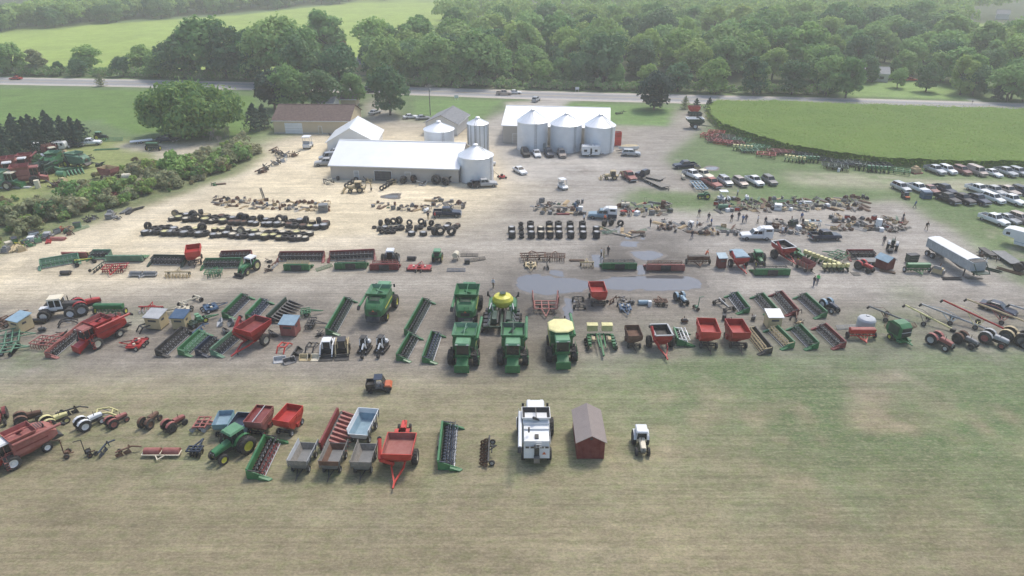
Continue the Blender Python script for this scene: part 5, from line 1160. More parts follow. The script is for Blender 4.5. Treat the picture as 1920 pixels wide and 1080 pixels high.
# ------------------------------------------------------------- buildings
def gable(name, cat, W, D, e, p, wall='wall_beige', roof='white_roof', over=.4, doors=(), wins=(), gdoors=(), two=None):
    """ridge along local x, front wall on y = 0 facing -y, depth D"""
    R = thing(name, cat); a = W/2; D, e, p = D*K, e*K, p*K
    b = MB(); b.prismx([(0, 0), (D, 0), (D, e), (D/2, p-.02), (0, e)], -a, a, wall)
    b.box(-a-.04, a+.04, -.04, D+.04, 0, .25, 'concrete'); b.build('wall', R)
    t = (p-e)/(D/2)
    for s in (0, 1):
        y0 = -over if s == 0 else D+over; z0 = e-over*t
        r = MB(); r.hexa([(-a-over, y0, z0+.03), (a+over, y0, z0+.03), (a+over, D/2, p+.03), (-a-over, D/2, p+.03), (-a-over, y0, z0+.15), (a+over, y0, z0+.15), (a+over, D/2, p+.16), (-a-over, D/2, p+.16)], roof); r.build('roof', R, smooth=0)
    c = MB(); c.box(-a-over, a+over, D/2-.2, D/2+.2, p+.13, p+.22, roof); c.build('ridge_cap', R)
    f = MB(); f.box(-a-over, a+over, -over-.03, -over+.0, e-over*t-.08, e-over*t+.12, 'white_paint'); f.build('fascia', R)
    for x, w, hh, m in doors:
        d = MB(); d.box(x-w/2-.1, x+w/2+.1, -.07, .02, 0, hh+.1, 'white_paint'); d.box(x-w/2, x+w/2, -.09, -.02, .02, hh, m)
        for k in range(1, 4): d.box(x-w/2, x+w/2, -.1, -.06, hh*k/4-.02, hh*k/4+.02, 'grey_paint')
        d.build('door', R)
    for x, z, w, hh in wins: d = MB(); d.box(x-w/2-.08, x+w/2+.08, -.05, .02, z-hh/2-.08, z+hh/2+.08, 'white_paint'); d.box(x-w/2, x+w/2, -.07, -.03, z-hh/2, z+hh/2, 'glass_dark'); d.build('window', R)
    for s, y, w, hh, m in gdoors: d = MB(); x = s*a; d.box(x-.07, x+.07, y-w/2-.1, y+w/2+.1, 0, hh+.1, 'white_paint'); d.box(x-.09, x+.09, y-w/2, y+w/2, .02, hh, m); d.build('door', R)
    if two:
        g = MB(); g.prismx([(.01, e*.72), (D-.01, e*.72), (D-.01, e), (D/2, p-.1), (.01, e)], a-.01, a+.03, two); g.build('gable_panel', R)
    return R
def building(p0, p1, label, name, cat, D, e, p, **k):
    a, b = G(*p0), G(*p1); d = b-a; R = gable(name, cat, round(d.length, 2), D, e, p, **k); R.location = ((a.x+b.x)/2, (a.y+b.y)/2, 0); R.rotation_euler.z = math.atan2(d.y, d.x); R['label'] = label; return R
def silo(r=3.5, e=5.4, p=7.2, ladder_a=-60, n=40, vert=False):
    R = thing('grain_bin', 'grain bin'); r, e, p = r*K, e*K, p*K
    b = MB(); k = int(e/.85); prof = []
    for i in range(k): z0, z1 = e*i/k, e*(i+1)/k; prof += [(r, z0), (r, z1-.06), (r+.025, z1-.05), (r+.025, z1-.005)]
    b.lathe(prof+[(r, e)], 'galvanized', n, 'z'); b.lathe([(r+.15, 0), (r+.15, .15), (r, .16)], 'concrete', n, 'z')
    if vert:
        for i in range(14): t = 2*pi*i/14; b.bar((cos(t)*(r+.06), sin(t)*(r+.06), 0), (cos(t)*(r+.06), sin(t)*(r+.06), e), .12, 'steel')
    b.build('wall', R, smooth=25)
    c = MB(); c.lathe([(r+.18, e-.1), (r+.18, e), (.55, p-.12), (.5, p)], 'galv_roof', n, 'z')
    for i in range(20): t = 2*pi*i/20; c.bar((cos(t)*(r+.15), sin(t)*(r+.15), e+.03), (cos(t)*.5, sin(t)*.5, p-.04), .07, 'galv_roof', .07)
    ro = c.build('roof', R, smooth=25)
    v = MB(); v.lathe([(.55, p-.1), (.6, p+.25), (.3, p+.42), (.01, p+.45)], 'galv_roof', 16, 'z'); v.build('vent_cap', ro)
    t = rad(ladder_a); c0, s0 = cos(t), sin(t); l = MB()
    for q in (-.22, .22): l.bar((c0*(r+.15)-s0*q, s0*(r+.15)+c0*q, .2), (c0*(r+.15)-s0*q, s0*(r+.15)+c0*q, e+.4), .05, 'steel'); l.bar((c0*(r+.1)-s0*q, s0*(r+.1)+c0*q, e+.15), (c0*.6-s0*q, s0*.6+c0*q, p+.1), .05, 'steel')
    for i in range(int(e/.4)): l.bar((c0*(r+.15)+s0*.22, s0*(r+.15)-c0*.22, .4+i*.4), (c0*(r+.15)-s0*.22, s0*(r+.15)+c0*.22, .4+i*.4), .04, 'steel')
    l.build('ladder', R)
    t = rad(ladder_a+40); d = MB(); d.hexa([(cos(t+q)*rr, sin(t+q)*rr, z) for z in (.5, 2.2) for rr, q in ((r-.02, -.14), (r-.02, .14), (r+.07, .14), (r+.07, -.14))], 'light_grey'); d.build('door', R)
    return R
building((622, 336), (860, 343.5), 'long metal sided barn with blinding white roof and dark open doorway', 'metal_barn', 'barn', 16, 3.0, 6.0, wall='wall_beige', doors=((-2.6, 3.9, 2.3, 'door_dark'), (-8.8, 1.0, 2.1, 'light_grey'), (3.2, 1.2, 2.2, 'wall_beige')), wins=())
o = gable('open_shed', 'shed', 13, 11, 2.5, 5.6, 'white_roof', 'white_roof', .5); o.rotation_euler.z = rad(92); p = G(705, 284); o.location = (p.x, p.y+5.5, 0); o['label'] = 'low white roofed shed butting on behind the long barn'
building((943, 268), (1139, 274), 'pale metal barn standing behind the row of three grain bins', 'metal_barn', 'barn', 19, 4.3, 6.9, wall='wall_beige', doors=((-10.3, 2.2, 2.6, 'wall_beige'),))
building((515, 250), (657, 251), 'cream garage with brown roof and white overhead door', 'farm_garage', 'garage', 13, 3.3, 5.9, wall='wall_tan', roof='roof_brown', doors=((-5.2, 4.8, 2.9, 'white_paint'), (2.4, .9, 2.1, 'wall_tan')), gdoors=((1, 6.5, 3.6, 2.8, 'wall_white'),))
o = gable('farm_house', 'house', 12, 8.2, 3.0, 4.9, 'wall_white', 'roof_grey', .5, gdoors=((-1, 2.6, 1.2, 2.0, 'wall_beige'),)); o.rotation_euler.z = rad(78); p = G(866, 254); o.location = (p.x, p.y+5.5, 0); o['label'] = 'small grey roofed house behind the hopper topped bins'
for px, py, a, lab in ((893, 336, (3.5, 5.1, 7.0, -30, 44), 'lone grain bin at the corner of the long white roofed barn'), (825, 286, (3.4, 5.5, 7.0, -70, 40), 'grain bin with white cone roof peeping over the long barn'), (897, 287, (2.35, 6.9, 8.0, -100, 32, True), 'narrow tall grain bin with upright ribs'),
                      (998, 279, (3.55, 6.6, 9.0, -80, 44), 'tallest of three grain bins in a row, at its west end'), (1060, 281, (3.6, 6.2, 8.3, -60, 44, False), 'middle one of the three grain bins in a row'), (1122.5, 282, (3.5, 6.0, 8.2, -50, 44, False), 'grain bin in the row of three beside the red racks')):
    put(px, py, 0, lab, silo, *a, group='grain bins')
for p0, p1, lab, D, e, pp, kw in (((1618, 152), (1664, 154.5), 'long grey ranch house on a lawn across the road', 9, 2.8, 4.4, dict(wall='wall_white', roof='roof_grey', wins=((-3, 1.6, 1.4, 1.1), (2, 1.6, 1.6, 1.1)))),
                                  ((668, 141), (697, 142), 'cream house with grey roof beyond the road', 9, 4.2, 6.5, dict(wall='wall_tan', roof='roof_grey', wins=((1, 2.5, 1.2, 1.4),))),
                                  ((1008, 93), (1040, 94), 'blue grey house roof showing among the woodland crowns', 10, 9.5, 13, dict(wall='wall_white', roof='roof_grey')),
                                  ((1866, 36), (1890, 37), 'distant white house at the far edge of the wood', 7, 3.2, 5.5, dict(wall='wall_white', roof='roof_grey')),
                                  ((595, 208), (625, 209), 'small white gabled outbuilding behind the brown roofed garage', 5, 2.4, 3.6, dict(wall='wall_white', roof='roof_grey')),
                                  ((640, 200), (668, 200), 'low cream shed behind the garage under the trees', 5, 2.2, 3.2, dict(wall='wall_tan', roof='shed_roof'))):
    building(p0, p1, lab, 'house' if 'house' in lab else 'outbuilding', 'house' if 'house' in lab else 'shed', D, e, pp, **kw)
def utility_pole(h=9.):
    R = thing('utility_pole', 'utility pole'); b = MB(); b.cyl((0, 0, 0), (0, 0, h), .16, 'wood_grey', .11, n=8); b.build('pole', R); b = MB(); b.bar((-1.1, 0, h-.6), (1.1, 0, h-.6), .12, 'wood_grey')
    for x in (-1., -.4, .4, 1.): b.cyl((x, 0, h-.55), (x, 0, h-.3), .06, 'light_grey', n=6)
    b.build('crossarm', R); b = MB(); b.cyl((.3, 0, h-2.2), (.3, 0, h-1.3), .22, 'light_grey', n=10); b.build('transformer', R); return R
def road_sign(col='white_paint'):
    R = thing('road_sign', 'sign'); 
    for x in (-.5, .5): b = MB(); b.bar((x, 0, 0), (x, 0, 1.6), .1, 'white_paint'); b.build('post', R)
    b = MB(); b.box(-.7, .7, -.04, .04, .8, 1.7, col); b.build('panel', R); return R
put(807, 216, 10, 'tall grey utility pole with crossarm beside the grey roofed house', utility_pole, 9.5); put(856, 188, 0, 'white two post sign on the lawn by the road', road_sign); put(1082, 172, 0, 'small pale marker sign across the road from the driveway', road_sign)
def mailbox():
    R = thing('mailbox', 'mailbox'); b = MB(); b.bar((0, 0, 0), (0, 0, 1.1), .1, 'wood_grey'); b.build('post', R); b = MB(); b.box(-.25, .25, -.12, .12, 1.1, 1.4, 'black_paint', (.02,)*4); b.build('box', R); return R
put(1822, 196.5, 0, 'dark mailbox at the mouth of the drive across the road', mailbox)
# ------------------------------------------------------------- trees
LEAVES = ['leaf_mid', 'leaf_dark', 'leaf_light']
def tree(px, py, h, v, leaf, label, group, w=1., name=None):
    s = h*K/15.*(1.2 if px < 340 else 1.65 if px < 660 else 1.35 if px < 760 else 1.12); o = put(px, py, random.uniform(0, 360), label, leafy_tree, v % 6, leaf, sc=(s*w, s*w, s)); o['group'] = group; return o
NT = 0
# hedgerow along the far side of the road
hg = 'trees along the far side of the road'
for px, py, h, v, lf, w, lab in ((30, 140, 11, 0, 'leaf_mid', 1.2, 'loose green tree at the west end of the roadside hedgerow'), (75, 140, 9, 3, 'leaf_scrub', 1.2, 'brownish thin tree in the roadside hedgerow'), (112, 142, 5, 1, 'leaf_dark', 1.2, 'low dark bushy tree by the red car on the road'), (150, 143, 6, 2, 'leaf_dark', 1.3, 'short dark tree under the pale yellow green one'), (170, 132, 9, 0, 'leaf_light', 1.5, 'pale yellow green tree in the roadside hedgerow'), (232, 143, 7, 4, 'leaf_dark', 1.2, 'dark rounded tree behind the little roadside fir'), (270, 137, 10, 1, 'leaf_light', 1.3, 'yellowish tree before the tall dark roadside group'), (300, 146, 9, 5, 'leaf_mid', 1.3, 'mid green hedgerow tree beside the tall dark group'), (345, 147, 11, 2, 'leaf_dark', 1.2, 'dark hedgerow tree rising over the broad round tree'),
                               (390, 145, 15, 4, 'leaf_mid', 1.2, 'tallest light topped tree of the roadside hedgerow'), (425, 148, 13, 0, 'leaf_dark', 1.1, 'dark tree between the light topped hedgerow tree and the big green one'), (462, 149, 12, 1, 'leaf_dark', 1.2, 'dark lower tree in the middle of the roadside hedgerow'), (500, 150, 14, 5, 'leaf_mid', 1.1, 'mid green hedgerow tree near the garage drive'), (528, 152, 15.5, 2, 'leaf_mid', 1.1, 'large green hedgerow tree above the brown roofed garage'), (565, 160, 14, 4, 'leaf_mid', 1.05, 'green tree leaning over the road by the garage'), (575, 178, 13, 1, 'leaf_dark', 1.0, 'dark tree close behind the brown roofed garage'), (618, 122, 15, 3, 'leaf_mid', 1.2, 'tall narrow tree against the bright crop field'),
                               (640, 178, 11, 2, 'leaf_dark', 1.05, 'round dark tree at the end of the garage drive'), (732, 216, 12, 4, 'leaf_dark', .95, 'round tree on the lawn beside the utility pole'), (515, 205, 8, 0, 'leaf_spruce', 1.2, 'blue green tree at the corner of the brown roofed garage'), (548, 205, 9, 4, 'leaf_mid', 1.1, 'fuller green tree rising behind the middle of the garage roof'), (604, 204, 8, 2, 'leaf_dark', 1.2, 'dark tree screening the outbuilding behind the garage'), (662, 196, 8, 0, 'leaf_mid', 1.2, 'green tree over the low shed beyond the garage'), (640, 112, 8, 3, 'stalk_dry', .9, 'withered brown tree in front of the bright crop field')):
    tree(px, py, h, v, lf, lab, hg, w)
put(362, 256, 20, 'huge broad light green tree beside the dark trailer', big_tree, sc=(1.2, .95, 1.2))
o = put(1226, 206, 0, 'dark dense tree standing alone by the road', leafy_tree, 4, 'leaf_spruce', sc=(1.08, 1.08, .98)); o['group'] = hg
for px, py, h, v, lab in ((1284, 204, 4.2, 0, 'first of three small dark spruces by the corn corner'), (1305, 206, 3.8, 1, 'middle small spruce of three by the corn corner'), (1329, 206, 4.0, 2, 'small spruce touching the corner of the corn'), (190, 162, 5., 3, 'small brownish fir alone at the roadside'), (480, 246, 8., 1, 'dark spruce beside the brown roofed garage'), (497, 240, 7., 2, 'second dark spruce crowding the garage wall')):
    put(px, py, 0, lab, spruce, v, 'leaf_scrub' if 'fir' in lab else 'leaf_spruce', group='single conifers', sc=h*K/7.)
r = random.Random(5)
rows = [(0, [(8, 262), (30, 254), (52, 250), (75, 245), (98, 241), (118, 236), (138, 240), (155, 250), (120, 252), (95, 258), (70, 262), (45, 270), (20, 280), (3, 292), (-20, 270), (-40, 290), (60, 276), (85, 272), (108, 267), (132, 262), (36, 288), (12, 302), (-15, 310), (148, 262), (30, 240), (60, 236), (90, 230), (0, 246)])]
for k, (px, py) in enumerate(rows[0][1]): put(px, py+12, r.uniform(0, 360), 'blue green spruce in the plantation above the old machinery', spruce, k % 4, 'leaf_spruce', group='spruce plantation', sc=r.uniform(.75, 1.05))
# the wood across the road: individually grown trees in front, one mass behind
wood = []; lawn = [G(*p) for p in ((1585, 184), (1600, 150), (1800, 146), (1840, 190))]; lw = [(p.x, p.y) for p in lawn]
r = random.Random(8)
edge = [(690, 150), (760, 160), (860, 163), (900, 152), (1000, 166), (1130, 168), (1200, 172), (1300, 178), (1420, 181), (1560, 184), (1600, 160), (1700, 152), (1800, 160), (1850, 190), (1960, 195), (2200, 200)]
for i in range(len(edge)-1):
    a, b = G(*edge[i]), G(*edge[i+1]); n = max(1, int((b-a).length/7.0))
    for k in range(n): q = a.lerp(b, (k+r.random())/n)+Vector((0, 3+r.uniform(-1, 3), 0)); wood.append((q.x, q.y, 'edge'))
y = 270.
while y < 630:
    x = -110.-(y-270)*.02
    while x < 370:
        qx, qy = x+r.uniform(-4, 4), y+r.uniform(-4, 4); px, py = to_px(qx, qy)
        ok = px > (690 if py > 100 else 830 if py > 20 else 880) and py < 160 and -60 < px < 2150 and not inpoly(np.array([qx]), np.array([qy]), lw)[0] and not (1640 < px < 1860 and py > 128) and not (1560 < px < 1800 and 128 < py)
        if 1800 < px < 1990 and 36 < py < 104: ok = False
        if ok: wood.append((qx, qy, 'wood'))
        x += 14.6+y*.006
    y += 13.6+(y-270)*.014
wood.sort(key=lambda w: w[1]); kept = wood[:235]; mass = wood[235:]
for x, y, kd in kept:
    px, _ = to_px(x, y); h = (r.uniform(9, 17) if kd == 'edge' else r.uniform(15, 25)); lf = r.choices(LEAVES, (5, 3, 1.5) if kd == 'edge' else (6, 1.2, 4))[0]
    zone = 'behind the grain bins' if px < 1180 else ('facing the corn field' if px < 1600 else 'round the ranch house')
    lab = {'leaf_mid': 'mid green', 'leaf_dark': 'dark green', 'leaf_light': 'light yellowish green'}[lf]+(' low tree on the road edge of the wood ' if kd == 'edge' else ' tall tree deep in the wood ')+zone
    o = put(0, 0, r.uniform(0, 360), lab, leafy_tree, r.randrange(6), lf, world=(x, y, 0), sc=(h/15*r.uniform(.95, 1.35),)*2+(h/15,)); o['group'] = lab.replace(' tree ', ' trees ')
for px, py, h, lf, lab in ((1585, 184, 13, 'leaf_mid', 'slender tree with pale trunk at the edge of the house lawn'), (1682, 165, 7, 'leaf_mid', 'small round tree alone on the house lawn'), (1735, 172, 10, 'leaf_dark', 'dark tree at the lawn edge by the red car'), (1800, 178, 13, 'leaf_light', 'bright yellow green tree beside the ranch house drive'), (1765, 150, 14, 'leaf_dark', 'shady tree behind the red car at the ranch house'), (1845, 165, 14, 'leaf_dark', 'dark spreading tree beyond the ranch house drive'), (1600, 140, 15, 'leaf_dark', 'dark tree behind the end of the ranch house'), (1700, 138, 14, 'leaf_mid', 'tall tree behind the middle of the ranch house'), (1895, 186, 13, 'leaf_mid', 'mid green roadside tree past the mailbox'), (1870, 190, 5, 'leaf_spruce', 'round dark bush by the road past the mailbox')):
    tree(px, py, h, r.randrange(6), lf, lab, 'trees round the ranch house')
# hedge line at the far side of the bright field
far = []
for i in range(46):
    t = i/45; px = -40+t*760; py = 60-t*62+4*sin(i); q = G(px, py); h = r.uniform(12.5, 18); lf = r.choice(['leaf_dark', 'leaf_dark', 'leaf_mid'])
    if i % 1 == 0 and i < 46: o = put(0, 0, r.uniform(0, 360), 'dark tree in the far wood edging the bright crop field', leafy_tree, i % 6, lf, world=(q.x, q.y+4, 0), sc=(h/15*1.2,)*2+(h/15,)); o['group'] = 'far trees edging the crop field'
    for k in range(1, 6): far.append((q.x+r.uniform(-7, 7), q.y+8+k*11, 15))
def forest_mass(name, pts, label):
    P = []; N = []; Z = []
    for i, (x, y, h) in enumerate(pts):
        p, nn = crown_points(h*.40, h*.42, h*.58, 9, 34, i % 17+500, .5); p = p+np.array([x, y, 0]); P.append(p); N.append(nn); Z.append(rng.uniform(1.3, 2.4, len(p)))
    o = cards_object(name, np.concatenate(P), np.concatenate(N), np.concatenate(Z), ['leaf_mid', 'leaf_light'], None, .25); o['kind'] = 'stuff'; o['label'] = label
    return o
forest_mass('forest', [(x, y, r.uniform(15, 21)) for x, y, _ in mass]+far, 'far woodland merging into one green mass')
# undergrowth along the road edge of the wood
ug = []
for i in range(150):
    px = r.uniform(700, 1580); t = (px-700)/880; q = G(px, 163+t*18+r.uniform(-3, 1)); ug.append((q.x, q.y+2.5, r.uniform(1.8, 4.5)))
for i in range(150): px = r.uniform(-20, 600); q = G(px, 142.5+px*.018+r.uniform(-4, 1)); ug.append((q.x, q.y+2, r.uniform(1.8, 4.6)))
P = []; N = []; Z = []
for i, (x, y, h) in enumerate(ug): p, nn = crown_points(h*.9, h*.5, h*.45, 6, 40, i % 13+700, .55); P.append(p+np.array([x, y, 0])); N.append(nn); Z.append(rng.uniform(.4, 1.0, len(p)))
o = cards_object('undergrowth', np.concatenate(P), np.concatenate(N), np.concatenate(Z), ['leaf_mid', 'leaf_scrub'], None, .3); o['kind'] = 'stuff'; o['label'] = 'low weedy undergrowth along the far verge of the road'
# scrub bank between the yard and the old machines
sg = 'shrubs on the weedy bank'
bank = [(-30, 478), (10, 462), (60, 442), (110, 428), (150, 416), (190, 403), (230, 391), (270, 379), (300, 368), (340, 355), (380, 341), (420, 327), (455, 310), (482, 293)]
cnt = 0
for i in range(len(bank)-1):
    for k in range(8):
        t = r.random(); x = bank[i][0]+(bank[i+1][0]-bank[i][0])*t; y0 = bank[i][1]+(bank[i+1][1]-bank[i][1])*t; d = r.random()**1.2; px = x-d*18; py = y0-6-d*(46 if x < 330 else 34); lf = r.choices(['leaf_scrub', 'leaf_mid', 'leaf_dark', 'leaf_light'], (8, 3, .7, 2.5))[0]
        lab = {'leaf_scrub': 'dusty olive', 'leaf_mid': 'green', 'leaf_dark': 'dark green', 'leaf_light': 'bright yellow green'}[lf]+' shrub on the weedy bank '+('by the upper lane bend' if x > 250 else 'above the parts strip')
        o = put(px, py, r.uniform(0, 360), lab, shrub, r.randrange(4), lf, sc=r.uniform(.6, 1.65)); o['group'] = lab.replace(' shrub ', ' shrubs ')
for px, py, s, lf, lab in ((330, 322, 2.0, 'leaf_light', 'big yellow green shrub below the dark green box'), (345, 330, 1.7, 'leaf_light', 'second yellow green shrub on the crest of the bank'), (455, 296, 1.6, 'leaf_light', 'bright shrub at the upper end of the bank'), (78, 315, 1.3, 'leaf_dark', 'dark round bush among the green scrapped machines')): put(px, py, 0, lab, shrub, 1, lf, sc=s, group=sg)
for k in range(110):
    t = r.random()*(len(bank)-1); i = int(t); f = t-i; x = bank[i][0]+(bank[i+1][0]-bank[i][0])*f; y0 = bank[i][1]+(bank[i+1][1]-bank[i][1])*f; d = r.random(); lf = r.choice(['leaf_scrub', 'leaf_scrub', 'leaf_light', 'leaf_mid', 'stalk_dry'])
    put(x-d*30, y0-2-d*(70 if x < 330 else 30), r.uniform(0, 360), 'low weedy tuft scattered between the bank shrubs', shrub, k % 4, lf, sc=r.uniform(.3, .7), group='low tufts on the weedy bank')
for px, py, s in ((385, 258, 1.0), (400, 264, 1.2), (425, 258, 1.0), (412, 272, .8)): put(px, py, px, 'bare grey dead bush in front of the huge broad tree', dead_bush, int(px) % 3, sc=s, group='dead bushes')
# ------------------------------------------------------------- bottom rows
put(46, 856, -126, 'big faded red combine cut by the west edge of the picture', combine, 'faded_red', 'white_paint', 'white_paint', 'ext', 'dark_red', 'dark_red', 'fold', 'red_paint', sc=.8)
put(437, 848, -122, 'large green tractor with dual rear wheels beside the slanting green header', tractor, 'green_paint', 'pale_green', 'yellow_paint', True, 1.12, True)
for px, py, a, c, rim, sc, fe, lab in ((2, 790, -60, 'dark_red', 'dark_steel', .85, None, 'dark red old tractor cut off behind the big faded combine'), (53, 792, 35, 'rust', 'dark_steel', .85, 'rust', 'rusty dark antique tractor above the big faded red combine'), (103, 798, 48, 'pale_yellow', 'pale_yellow', .85, 'pale_yellow', 'cream yellow antique tractor at the end of the old tractor row'),
                                 (168, 800, 52, 'white_paint', 'white_paint', .88, 'white_paint', 'white and blue antique tractor in the old tractor row'), (219, 796, 55, 'faded_red', 'faded_red', .74, 'faded_red', 'small red antique tractor with red wheels beside the white one'), (282, 797, 75, 'rust', 'rust', .78, 'rust', 'black and rusty antique tractor alone in the old tractor row'), (327, 803, 58, 'faded_red', 'dark_steel', .8, 'faded_red', 'red antique tractor beside the small red harrow')):
    put(px, py, a, lab, open_tractor, c, rim, round(sc*.87, 2), fe, group='antique tractors')
put(130, 778, 5, 'dark mower deck behind the cream yellow antique tractor', plow, 'dark_steel', 3, 'dark_steel'); put(196, 780, 20, 'cream loader frame standing behind the white antique tractor', loader_frame, 'pale_yellow')
put(381, 802, 0, 'small weathered red spike harrow by the antique tractors', disc_harrow, 2.0, 'faded_red', 'light_grey', 1.6, 'disc_harrow', 'disc harrow')
put(122, 856, 20, 'rusty sickle mower with raised bar, west of two', sickle_mower, 'rust'); put(162, 856, 40, 'dark sickle mower with raised bar, east of two', sickle_mower, 'dark_steel'); put(195, 850, 60, 'dark blue walking plow beside the sickle mowers', plow, 'navy_paint', 2, 'navy_paint'); put(235, 852, 10, 'brown rusty plow lying in the straw', plow, 'rust', 2, 'rust')
put(306, 852, 0, 'weathered red twin drum roller with cream hitch', flail_roller, 3.7, 'faded_red', 'cream_paint')
put(368, 852, 90, 'dark three point disc next to the red twin roller', disc_harrow, 1.6, 'navy_paint', 'dark_steel', 1.0, 'disc_harrow', 'disc harrow')
put(455, 812, 85, 'grey blue gravity wagon behind the large dual wheel tractor', gravity_wagon, 'pale_blue', 'navy_paint', 'light_grey', None, sc=.72); put(424, 808, 95, 'pale blue gravity wagon half hidden by the dual wheel tractor', gravity_wagon, 'teal_roof', 'pale_blue', 'light_grey', None, sc=.72)
put(491, 806, 82, 'red gravity wagon with split grain box top', gravity_wagon, 'faded_red', 'dark_red', 'red_paint', 'dark_red', sc=.86); put(545, 804, 76, 'plain bright red gravity wagon beside the split top one', gravity_wagon, 'bright_red', 'red_paint', 'light_grey', None, sc=.86)
put2(618, 840, 643, 788, 'dark red corn header lying with slatted snouts facing west', corn_header, 8, 'dark_red', 'faded_red', .72)
put(684, 815, 83, 'white topped blue barge wagon with orange triangle', barge_wagon, 'white_paint', 'pale_blue', 'light_grey', 'white_paint', 'pale_blue')

put(572, 870, -94, 'weathered grey barge wagon, west end of three alike', barge_wagon, 'grey_paint', 'wood_grey', 'light_grey', 'light_grey', 'grey_paint', sc=.9); put(629, 871, -93, 'weathered grey barge wagon with rusty inside, middle of three', barge_wagon, 'grey_paint', 'rust', 'light_grey', 'wood_grey', 'grey_paint', sc=.9); put(686, 872, -92, 'weathered plank sided barge wagon, east end of three', barge_wagon, 'grey_paint', 'wood_grey', 'light_grey', 'wood_grey', 'grey_paint', sc=.9)
put(752, 868, -92, 'biggest bright red grain cart at the south end of the yard', grain_cart, 'bright_red', 'faded_red', 'cream_paint', 3.5, 3.1, None, 2.6)
put(757, 822, 92, 'small bright red tractor behind the biggest grain cart', open_tractor, 'bright_red', 'red_paint', .85, 'bright_red')
put2(483, 897, 514, 833, 'green grain header slanting beside the dual wheel tractor', grain_header, 5.5, 'green_paint', 'black_paint', 'dark_red')
put2(838, 888, 846, 800, 'long green draper header with white outer edge', grain_header, 6.5, 'green_paint', 'navy_paint', 'black_paint', 'white_paint')
put(917, 852, 0, 'folded dark rotary hoe with side wheels west of the white combine', rotary_hoe, 4.2, 'dark_steel', 'rust')
put(1004, 832, 90, 'white combine seen from behind beside the red shed', combine, 'white_paint', 'white_paint', 'light_grey', 'ext', 'silver_paint', 'dark_steel', 'fold', 'white_paint', True)  # dark tank lining paints in the shade inside the open grain tank
o = put(1102, 830, -90, 'dark red board shed with brown metal gable roof', gable_hut, 'barn_red', 'shed_roof', 2.85, 5.3, 2.3, 3.1)
put(1201, 838, -92, 'white cab tractor with cream hood facing the open field', tractor, 'cream_paint', 'white_paint', 'grey_paint', True, .88, False, 'grey_paint', 'white_paint')
put(712, 731, 4, 'black utility vehicle with orange hood crossing the field lane', utility_vehicle)
# ------------------------------------------------------------- middle rows, west part
put(20, 640, 30, 'pale green folding field cultivator at the west edge of the yard', cultivator, 4.2, 'faded_green', 'faded_green'); put(8, 662, 20, 'green disc harrow in front of the pale green cultivator', disc_harrow, 3., 'faded_green', 'dark_steel')
put(22, 600, 40, 'rusty chisel plow by the pale roofed hunting blind', plow, 'rust', 4, 'rust'); put(8, 612, 60, 'brown old harrow at the west edge of the middle row', cultivator, 2.5, 'rust', 'rust')
put(44, 618, -20, 'cream hunting blind with wide pale blue roof near the west edge', hunting_blind, 'plywood', 'pale_blue', 2.0, 2.0)
put(92, 648, 80, 'dusty red field cultivator beside the long red header', cultivator, 3.6, 'faded_red', 'dark_red', 2.2)
put2(100, 668, 162, 616, 'long red grain header pointing to the red combine', grain_header, 8, 'faded_red', 'black_paint', 'dark_steel', sc=(1, .72, .75))
put(191, 640, -117, 'bright red combine with dark cab in the middle row', combine, 'red_paint', 'faded_red', 'cream_paint', 'ext', 'dark_red', 'dark_red', 'fold', 'red_paint', sc=.84)
put(118, 590, 14, 'white articulated tractor with broad dark tires', articulated_tractor, 'white_paint', 'white_paint', 'dark_steel', sc=.95); put(163, 582, 40, 'red tractor close behind the white articulated tractor', tractor, 'red_paint', 'red_paint', 'light_grey', False, 1.05, True, 'black_paint', 'red_paint')
put(208, 588, 0, 'green grain drill with yellow wheels behind the bright red combine', grain_drill, 4.2, 'green_paint', 'green_paint')
put(75, 606, 90, 'black land roller north of the dusty red cultivator', land_roller, 'black_paint', 1.7); put(80, 622, 20, 'dark engine on skids near the black land roller', engine); put(127, 608, 30, 'black loader frame lying between the roller and the red combine', loader_frame); put(117, 628, 10, 'small black bale spear beside the long red header', scrap, 'dark_steel', 3)
put(285, 584, 90, 'red rotary hoe with pale wheels north of the cream blinds', rotary_hoe, 3.6, 'red_paint', 'light_grey'); put(344, 584, 200, 'cream mower deck north of the blue roofed blind', rotary_cutter, 'cream_paint', 2.0); put(358, 570, 60, 'cream old wagon gear standing in the north of the implement rows', running_gear, 'cream_paint', 'cream_paint')
put(297, 612, -8, 'cream hunting blind with flat pale top, west one of a pair', hunting_blind, 'plywood', 'light_grey', 2.2, 2.0); put(343, 613, -4, 'cream hunting blind with blue roof behind the dark header', hunting_blind, 'plywood', 'blue_paint', 1.9, 1.8)
put(396, 580, 35, 'blue wheel rake with white hubs', rotary_cutter, 'blue_paint', 2.2, 'white_paint')
put(258, 648, 178, 'red rotary cutter with cream wheels beside the bright red combine', rotary_cutter, 'red_paint', 2.6, 'cream_paint'); put(275, 618, 50, 'black tine frame beside the flat topped cream blind', loader_frame, 'dark_steel'); put(238, 612, 80, 'dark steel scrap behind the bright red combine', scrap, 'dark_steel', 4)
